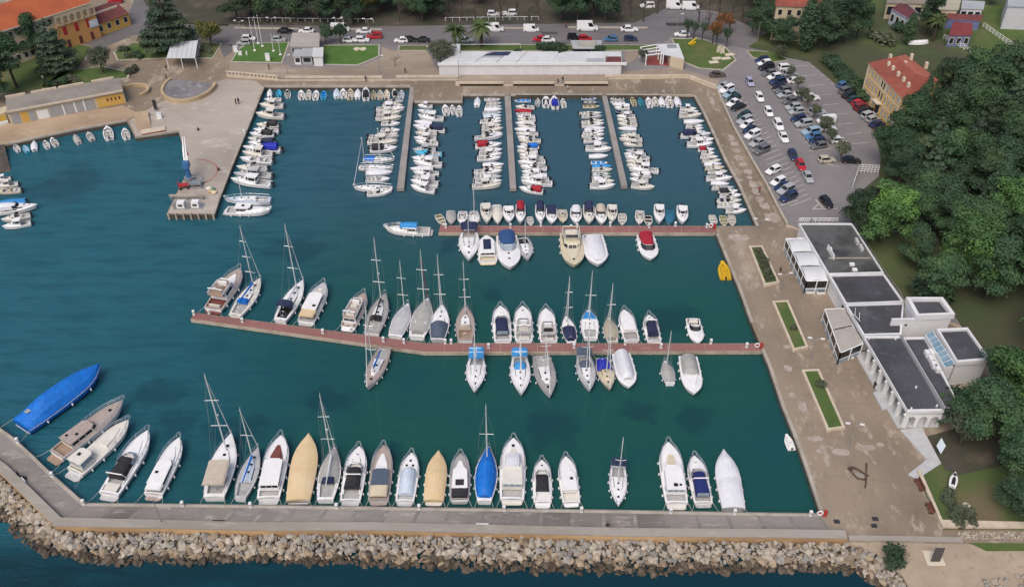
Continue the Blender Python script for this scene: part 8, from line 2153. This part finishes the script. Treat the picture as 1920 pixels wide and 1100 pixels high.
# ------------------------------------------------------------------ lamps, poles, pedestals, crane, people
def lamp(u, v, h, label, group, two=True, z=ZS, m=GALV):
  p = P(u, v, z); t = thing('street_lamp', label, 'street lamp', (p.x, p.y, z), R.uniform(-.2, .2), group)
  MB().tube([(0, 0, 0), (0, 0, h)], .09, 6, r1=.06).build('pole', m, t)
  MB().cyl((0, 0, 0), .22, .35, 8).build('foot', m, t)
  for s_ in ((1, -1) if two else (1,)):
    MB().tube([(0, 0, h - .2), (s_ * .9, 0, h + .25)], .04, 5).build('arm', m, t)
    MB().box((s_ * 1.1, 0, h + .26), (.7, .3, .14)).build('lamp_head', LEGW, t)
for i, (u, v) in enumerate(((455, 80), (515, 74), (638, 74), (693, 76))): lamp(u, v, 6.2, f'double-headed street lamp on the road side of the lawns, {ORD[i]} from the cedar', 'double street lamps')
for u, v, lb in ((539, 138, 'promenade lamp between the two bright lawns'), (712, 138, 'promenade lamp at the bright lawn corner'), (860, 146, 'promenade lamp beside the white building end'), (1136, 135, 'promenade lamp before the brown roof panel')): lamp(u, v, 5, lb, 'promenade lamps', False)
for u, v, lb in ((1420, 447, 'quay lamp beside the first planter'), (1464, 550, 'quay lamp between the first and second planters'), (1520, 672, 'quay lamp between the second and third planters'), (1590, 833, 'quay lamp below the third planter')): lamp(u, v, 4.6, lb, 'quay lamps by the planters', True, ZQ)
for u, v, lb in ((305, 984, 'breakwater lamp behind the beige-awning sailboat'), (1268, 66, 'lamp at the pavilion lawn corner'), (1419, 80, 'lamp by the path to the cream villa')): lamp(u, v, 6.0, lb, 'single lamps', False, ZQ if v > 500 else ZS)
G = 'white flagpoles on the lawn'
for i, (u, v, h) in enumerate(((477.5, 95, 9.5), (484.5, 82, 8), (492, 87, 9), (513, 96, 5), (526, 103, 4.5))):
  p = P(u, v, ZS + .14); t = thing('flagpole', f'white flagpole on the lawn, {ORD[i]} from the cedar', 'flagpole', tuple(p), 0, G)
  MB().tube([(0, 0, 0), (0, 0, h)], .09, 6, r1=.05).build('pole', LEGW, t); MB().box((0, 0, .1), (.7, .7, .2)).build('foot', LEGW, t); MB().ball((0, 0, h), .12, n=6, m=4).build('finial', LEGW, t)
def block(name, label, u, v, d, m, cat, z=ZS + .14, rz=0, group=None):
  p = P(u, v, z); t = thing(name, label, cat, tuple(p), rz, group)
  MB().box((0, 0, d[2] / 2), d, top=.92).build('body', m, t); MB().box((0, 0, d[2] + .06), (d[0] * 1.04, d[1] * 1.04, .12)).build('top', GROOF if m != LEGW else WROOF, t)
block('memorial_stone', 'white upright stone on the flagpole lawn', 503, 114, (1.2, .6, 2.0), LEGW, 'memorial')
block('white_cabinet', 'white cabinet on the flagpole lawn edge, larger', 443, 97, (1.2, .9, 1.4), LEGW, 'cabinet'); block('white_cabinet', 'small white cabinet on the flagpole lawn beside the path', 451, 103, (1.0, .7, .9), LEGW, 'cabinet'); block('white_cabinet', 'smallest white post-like box on the flagpole lawn', 463, 103, (.4, .4, .9), LEGW, 'cabinet')
for i, (u, v) in enumerate(((1344, 110), (1361, 110), (1338, 117), (1368, 103))):
  p = P(u, v, ZS + .14); o = MB().box((p.x, p.y, ZS + .2), (2.6, 1.4, .1), .2).build('stone_slab', STONEW); tag(o, f'pale slab lying on the pavilion lawn, {["closest to the road curve", "in the middle", "beside the kerb", "farthest up"][i]}', 'slab', 'pale slabs on the pavilion lawn')
for i, (u, v) in enumerate(((1347, 98), (1354, 100))):
  p = P(u, v, ZS + .14); o = MB().box((p.x, p.y, ZS + 1.0), (1.3, .35, 1.8), .2, top=.7).build('standing_stone', STONEW); tag(o, ['pale standing stone on the pavilion lawn, taller', 'pale standing stone on the pavilion lawn, beside the slabs'][i], 'stone', 'standing stones')
for i, (u, v) in enumerate(((669, 93), (681, 93))):
  p = P(u, v, ZS + .14); o = MB().cyl((p.x, p.y, ZS + .14), .9, .25, 12).build('lawn_disc', STONEW); tag(o, f'pale round stone table on the bright lawn, {["kiosk", "red car"][i]} side', 'stone disc', 'pale discs on the bright lawn')
p = P(1298, 84, ZS + .14); t = thing('yellow_sculpture', 'slanting yellow sculpture on the pavilion lawn', 'sculpture', tuple(p))
MB().box((0, 0, .6), (2.6, .7, .5), .5, 0, .7).build('body', YELLOW, t); MB().tube([(-.8, -.4, .5), (1.2, .7, 1.9)], .28, 6, r1=.15).build('arm', YELLOW, t); MB().box((0, 0, .18), (1.4, .6, .36), .5).build('foot', YELLOW, t)
p = P(1721, 84, ZS + .15); t = thing('white_rowboat', 'white upturned rowing boat lying behind the yellow villa', 'boat', tuple(p + Vector((0, 0, .2))), .1)
h = HS(6.2, 1.8, .7, .6, .5, .5, 2, .05); o = hull_mesh(h, 8, False).build('hull', WHITE, t); o.rotation_euler = (pi, 0, 0); o.location.z = .7

G = 'white service pedestals on the piers and breakwater'
PED = [(392.5, 588, 'slanting red pier', .95), (455, 604, 'slanting red pier', .95), (535, 607, 'slanting red pier', .95), (605.6, 625, 'slanting red pier', .95), (659, 621, 'slanting red pier', .95), (719, 640, 'slanting red pier', .95), (757.5, 643, 'slanting red pier', .95), (364, 590, 'slanting red pier', .95),
     (835, 644, 'straight red pier', .95), (846, 644, 'straight red pier', .95), (916, 652, 'straight red pier', .95), (1076, 652, 'straight red pier', .95), (1239, 652, 'straight red pier', .95), (1332.5, 644, 'straight red pier', .95), (1399.6, 651, 'straight red pier', .95), (1172, 646, 'straight red pier', .95),
     (836, 427, 'upper red pier', .95), (885, 424, 'upper red pier', .95), (957, 427, 'upper red pier', .95), (1014, 424, 'upper red pier', .95), (1082, 427, 'upper red pier', .95), (1144, 424, 'upper red pier', .95), (1217, 427, 'upper red pier', .95), (1266, 424, 'upper red pier', .95), (1324.7, 427, 'upper red pier', .95),
     (343, 948, 'breakwater', ZQ), (470.5, 950, 'breakwater', ZQ), (631.5, 952, 'breakwater', ZQ), (786, 954, 'breakwater', ZQ), (945, 956, 'breakwater', ZQ), (1090, 959, 'breakwater', ZQ), (1257, 961, 'breakwater', ZQ), (1377, 963, 'breakwater', ZQ), (1519, 966, 'breakwater', ZQ), (157.5, 945, 'breakwater', ZQ), (99, 893, 'breakwater', ZQ), (34, 829, 'breakwater', ZQ)]
cn = {}; first = None
for u, v, w, z in PED:
  cn[w] = cn.get(w, -1) + 1; p = P(u, v, z); lb = f'white service pedestal on the {w}, {ORD[cn[w]]} ' + {'breakwater': 'counting from the wide-gap side by listing order', 'slanting red pier': 'of the pier', 'straight red pier': 'of the pier', 'upper red pier': 'counted from the trawler'}[w]
  lb = f'white service pedestal on the {w}' if w != 'upper red pier' else f'white service pedestal on the upper red pier, {ORD[cn[w]]} from the trawler'
  if first is None:
    t = thing('service_pedestal', lb, 'service pedestal', (p.x, p.y, z + .02), 0, G)
    MB().box((0, 0, .45), (.42, .36, .9), top=.9).build('body', LEGW, t); MB().box((0, 0, .98), (.5, .44, .16), top=.8).build('cap', LEGW, t); MB().box((0, -.19, .6), (.26, .04, .3)).build('socket_panel', SHUT, t); first = t
  else:
    c = copy_tree(first); c.location = (p.x, p.y, z + .02); tag(c, lb, 'service pedestal', G); t = c
  t['ord'] = 0
del cn
# order the shared pedestal labels along each pier
for w in ('slanting red pier', 'straight red pier', 'breakwater'):
  L_ = sorted([o for o in bpy.data.objects if o.get('label') == f'white service pedestal on the {w}'], key=lambda o: o.location.x)
  for i, o in enumerate(L_): o['label'] = f'white service pedestal on the {w}, {ORD[i]} from its ' + {'slanting red pier': 'open-water end', 'straight red pier': 'bend', 'breakwater': 'blue tarpaulin boat end'}[w]
for o in bpy.data.objects:
  if 'ord' in o.keys(): del o['ord']
for u, v, z, lb in ((1334, 428, .97, 'red and white lifebuoy stand at the quay end of upper red pier'), (1421, 652, .97, 'red and white lifebuoy stand at the quay end of lower red pier'), (1539, 966, ZQ, 'red and white lifebuoy stand at the quay end of the breakwater')):
  p = P(u, v, z); t = thing('lifebuoy_stand', lb, 'lifebuoy', tuple(p), 0, 'lifebuoy stands')
  MB().box((.55, 0, .55), (.5, .4, 1.1)).build('stand', REDP, t)
  mb = MB(); mb.tube([(-.25 + .42 * cos(a), -.1 , .75 + .42 * sin(a)) for a in [2 * pi * k / 14 for k in range(14)]], .12, 6, closed=True); mb.build('ring', FENDER, t); MB().box((-.25, .0, .75), (.5, .06, .5)).build('backboard', REDP, t)
# crane
p = P(356, 338, ZQ); t = thing('jetty_crane', 'blue and white slewing crane on the jetty edge', 'crane', tuple(p))
BLUP = M('crane_blue', (.04, .15, .34), (.03, .12, .28), 1.5, rough=.5)
MB().cyl((0, 0, 0), 1.1, .9, 14).build('base', GALV, t); MB().cyl((0, 0, .9), .62, 2.6, 12, .5).build('column', BLUP, t); MB().box((-.1, .2, 4.0), (1.5, 2.0, 1.3), .1, 0, .85).build('machine_house', BLUP, t)
tip = height_to(P(346, 300, ZQ), 250)
e = P(344, 258, 8.5) - p
mb = MB(); mb.rings([[(x - w, y, z - w) for x, y, z, w in [q]] + [(x + w, y, z - w) for x, y, z, w in [q]] + [(x + w, y, z + w) for x, y, z, w in [q]] + [(x - w, y, z + w) for x, y, z, w in [q]] for q in ((-.1, .8, 4.3, .5), (e.x * .5, e.y * .5, 4.3 + (e.z - 4.3) * .5, .42), (e.x, e.y, e.z, .24))]); mb.build('jib', LEGW, t)
MB().tube([(0, .3, 5.2), (e.x, e.y, e.z + .3)], .05, 4).build('luffing_cable', DKMET, t); MB().tube([(e.x, e.y, e.z), (e.x, e.y, 3.2)], .04, 4).build('hoist_cable', DKMET, t); MB().box((e.x, e.y, 3.0), (.3, .3, .5)).build('hook_block', REDP, t)
mb = MB()
for x in (-1, 1):
  for y in (-1, 1): mb.tube([(2.2 + x * 1.4, -2.2 + y * 1.2, 0), (2.2 + x * 1.4, -2.2 + y * 1.2, 1.6)], .08, 4)
for z in (.1, 1.6): mb.tube([(.8, -3.4, z), (3.6, -3.4, z), (3.6, -1.0, z), (.8, -1.0, z)], .08, 4, closed=True)
tt = thing('lifting_frame', 'blue-grey lifting cradle standing beside the jetty crane', 'cradle', tuple(p)); mb.build('frame', M('cradle_blue', (.15, .22, .32), rough=.6), tt); MB().box((2.2, -2.2, .8), (2.2, 1.8, .25)).build('pad', GALV, tt)
p = P(346, 352, ZQ); t = thing('red_trolley', 'red wheeled trolley on the jetty below the crane', 'trolley', tuple(p), .3); MB().box((0, 0, .8), (2.2, 1.3, .2)).build('bed', REDP, t); MB().tube([(-1.1, -.6, .8), (-1.1, -.6, 1.7), (-1.1, .6, 1.7), (-1.1, .6, .8)], .07, 4).build('handle', REDP, t)
for x in (-.8, .8): MB().cyl((x, -.7, .1), .3, .3, 8).build('wheel', TYRE, t); MB().cyl((x, .5, .1), .3, .3, 8).build('wheel', TYRE, t)
p = P(352, 374, ZQ); t = thing('white_barrier', 'long white beam barrier across the jetty tip', 'barrier', tuple(p)); a, b_ = P(319, 374, ZQ) - p, P(384, 374, ZQ) - p
MB().box(((a.x + b_.x) / 2, 0, 1.0), (b_.x - a.x, .5, .35)).build('beam', EDGEC, t)
for f in (.05, .5, .95): MB().box((a.x + (b_.x - a.x) * f, 0, .45), (.35, .4, .9)).build('leg', GALV, t)
for u, v, lb in ((341, 388, 'white net winch box on the jetty tip beside its twin, crane side'), (368, 387, 'white net winch box on the jetty tip beside its twin, boat row side')):
  p = P(u, v, ZQ); t = thing('winch', lb, 'winch', tuple(p), 0, 'winches on the jetty tip'); MB().box((0, 0, .8), (1.7, 1.6, 1.2), top=.9).build('housing', LEGW, t); MB().cyl((-1.3, -.3, .3), .5, 1.0, 10).build('drum', GALV, t); MB().box((0, 0, .1), (3.2, 2.0, .2)).build('bed_frame', GALV, t); MB().box((0, -.82, .85), (.9, .05, .5)).build('dark_panel', DKMET, t)
p = P(401, 358, ZQ); t = thing('net_heap', 'low heap of pale and green fishing nets on the jetty', 'nets', tuple(p)); rr = random.Random(3)
for i, m in enumerate((BEIGEC, GREENP, TANC, WARM, TWALL)): MB().ball((rr.uniform(-1.2, 1.2), rr.uniform(-1, 1), .25), .7, .6, .4, 8, 5).build('net', m, t)
for u, v, lb in ((372, 245, 'dark bollard on the jetty beside the crane jib'), (410, 320, 'dark bollard beside the red ground circle'), (458, 248, 'pale bollard by the boat row on the jetty')):
  p = P(u, v, ZQ); t = thing('bollard', lb, 'bollard', tuple(p), 0, 'jetty bollards'); MB().cyl((0, 0, 0), .22, .5, 10, .16).build('shaft', DKMET if 'dark' in lb else LEGW, t); MB().cyl((0, 0, .5), .3, .14, 10).build('cap', DKMET if 'dark' in lb else LEGW, t)
p = P(293, 207, ZQ); t = thing('notice_stand', 'dark tall notice stand on the plaza side of the jetty', 'notice stand', tuple(p)); MB().box((0, 0, 1.6), (.9, .15, 2.6)).build('panel', DKMET, t); MB().box((0, 0, .1), (1.2, .7, .2)).build('foot', GALV, t)
p = P(300, 222, ZQ); block('white_cabinet', 'white cabinet on the jetty beside the dark notice stand', 300, 222, (1.2, .7, 1.4), LEGW, 'cabinet', ZQ)
t = thing('ramp_block', 'tan wedge-shaped ramp beside the landing stage', 'ramp'); q = [P(252, 217, ZQ), P(278, 213, ZQ), P(284, 240, ZQ), P(258, 246, ZQ)]; up = Vector((0, 0, .9))
MB().add([*q, q[0] + up, q[1] + up], [(3, 2, 5, 4), (2, 1, 5), (0, 3, 4), (1, 0, 4, 5)]).build('wedge', TANQ, t)
p = P(292, 250, ZQ); t = thing('red_landing_stage', 'pale landing stage with red face on the small harbour edge', 'landing stage'); a, b_ = xy(266, 254, ZQ), xy(311, 246, ZQ); MB().prism(strip_poly([a, b_], 2.2), ZQ - .02, ZQ + .35).build('deck', LOWWALL, t); MB().panel((*a, .1), (*b_, .1), (*b_, ZQ + .3), (*a, ZQ + .3), 0, 1, 0, 1, .12).build('red_face', M('rust_face', (.26, .07, .04), (.18, .05, .03), 1, rough=.8), t)
# breakwater oddments
p = P(41, 900, ZQ); t = thing('tyre', 'black tyre lying on the breakwater by the parapet', 'tyre', tuple(p)); mb = MB(); mb.tube([(.55 * cos(a), .55 * sin(a), .22) for a in [2 * pi * k / 12 for k in range(12)]], .2, 6, closed=True); mb.build('ring', TYRE, t)
block('white_box', 'white box lying beside the black tyre on the breakwater', 42, 905, (1.2, .8, .5), LEGW, 'box', ZQ, -.7)
# people
SKIN = M('skin', (.45, .28, .20), rough=.6); HAIR = M('dark_hair', (.02, .015, .012), rough=.8)
def person_mesh(walk):
  me = bpy.data.meshes.new('person'); s_ = .18 if walk else .06
  V = [(0, 0, .95), (0, 0, 1.2), (0, 0, 1.42), (0, 0, 1.53), (0, 0, 1.66), (.0, .1, .88), (s_, .1, .5), (s_ * .7, .1, .08), (s_ * .7 + .16, .1, .04), (0, -.1, .88), (-s_, -.1, .5), (-s_ * 1.6, -.1, .08), (-s_ * 1.6 + .15, -.1, .04),
     (0, .2, 1.40), (-.06, .25, 1.12), (.05 + s_, .24, .86), (0, -.2, 1.40), (.06, -.25, 1.12), (.12 - s_, -.24, .86)]
  E = [(0, 1), (1, 2), (2, 3), (3, 4), (0, 5), (5, 6), (6, 7), (7, 8), (0, 9), (9, 10), (10, 11), (11, 12), (2, 13), (13, 14), (14, 15), (2, 16), (16, 17), (17, 18)]
  rad = [.15, .15, .14, .06, .11, .10, .07, .05, .045, .10, .07, .05, .045, .075, .055, .04, .075, .055, .04]
  me.from_pydata(V, E, []); o = bpy.data.objects.new('tmp', me); COL.objects.link(o)
  m = o.modifiers.new('s', 'SKIN');
  for i, r in enumerate(rad): me.skin_vertices[0].data[i].radius = (r, r)
  me.skin_vertices[0].data[0].use_root = True
  d = o.modifiers.new('d', 'SUBSURF'); d.levels = 1
  bpy.context.view_layer.update()
  ev = o.evaluated_get(bpy.context.evaluated_depsgraph_get()); out = bpy.data.meshes.new_from_object(ev)
  bpy.data.objects.remove(o)
  return out
PM = [person_mesh(True), person_mesh(False)]
def person(u, v, top, legs, label, walk=True, rz=None, z=ZS, sit=False):
  me = PM[0 if walk else 1].copy(); me.materials.clear()
  for m in (top, legs, SKIN): me.materials.append(m)
  for f in me.polygons: f.material_index = 2 if f.center.z > 1.5 or (abs(f.center.y) > .18 and f.center.z < .92) else (1 if f.center.z < .93 else 0)
  p = P(u, v, z); o = bpy.data.objects.new('person', me); COL.objects.link(o); o.location = p; o.rotation_euler = (0, 0, R.uniform(0, 6.28) if rz is None else rz)
  tag(o, label, 'person')
  mb = MB(); mb.ball((-.025, 0, 1.71), .115, .11, .1, 8, 5); mb.build('hair', HAIR, o)
  return o
CL = {k: M('cloth_' + k, c, rough=.9) for k, c in {'black': (.015, .015, .018), 'navy': (.02, .03, .07), 'red': (.3, .03, .03), 'grey': (.15, .15, .16), 'white': (.6, .6, .6), 'jeans': (.04, .07, .14), 'brown': (.1, .06, .04)}.items()}
for u, v, a, b_, lb, z in [(313, 133, 'black', 'black', 'person in black clothes walking past the white canopy pavilion', ZQ), (313, 150, 'grey', 'black', 'person in grey top walking behind the round plaza wall', ZQ), (246, 147, 'black', 'brown', 'person in black top on the path by the garden shrubs', ZQ), (82, 152, 'white', 'grey', 'person in white top on the garden path', ZQ),
              (448, 195, 'black', 'navy', 'person in black standing on the jetty concrete', ZQ), (443, 196, 'brown', 'black', 'person in brown beside the person in black on the jetty', ZQ), (505, 131, 'black', 'black', 'person in black on the promenade below the flagpole lawn', ZS), (760, 138, 'black', 'jeans', 'person in black walking past the small bare tree', ZS),
              (686, 153, 'navy', 'black', 'person in navy walking the quay below the bright lawn', ZQ), (1046, 158, 'black', 'black', 'person in black at the wall gap below the white building', ZQ), (1055, 155, 'black', 'jeans', 'person in black and jeans above the wall gap', ZS), (1064, 170, 'white', 'grey', 'person in white top on the quay below the wall gap', ZQ),
              (1423, 362, 'red', 'black', 'person in dark red walking on the car park quay', ZQ), (1462, 513, 'black', 'red', 'person in black beside the first planter', ZQ), (1638, 728, 'black', 'black', 'person in black at the steps of the arcade', ZQ), (1061, 52, 'red', 'black', 'person in red beside the road gap', ZS),
              (1138, 992, 'black', 'grey', 'person in black leaning near the breakwater parapet', ZQ), (37, 895, 'black', 'jeans', 'person in black standing by the tyre on the breakwater', ZQ)]:
  person(u, v, CL[a], CL[b_], lb, R.random() < .7, z=z)
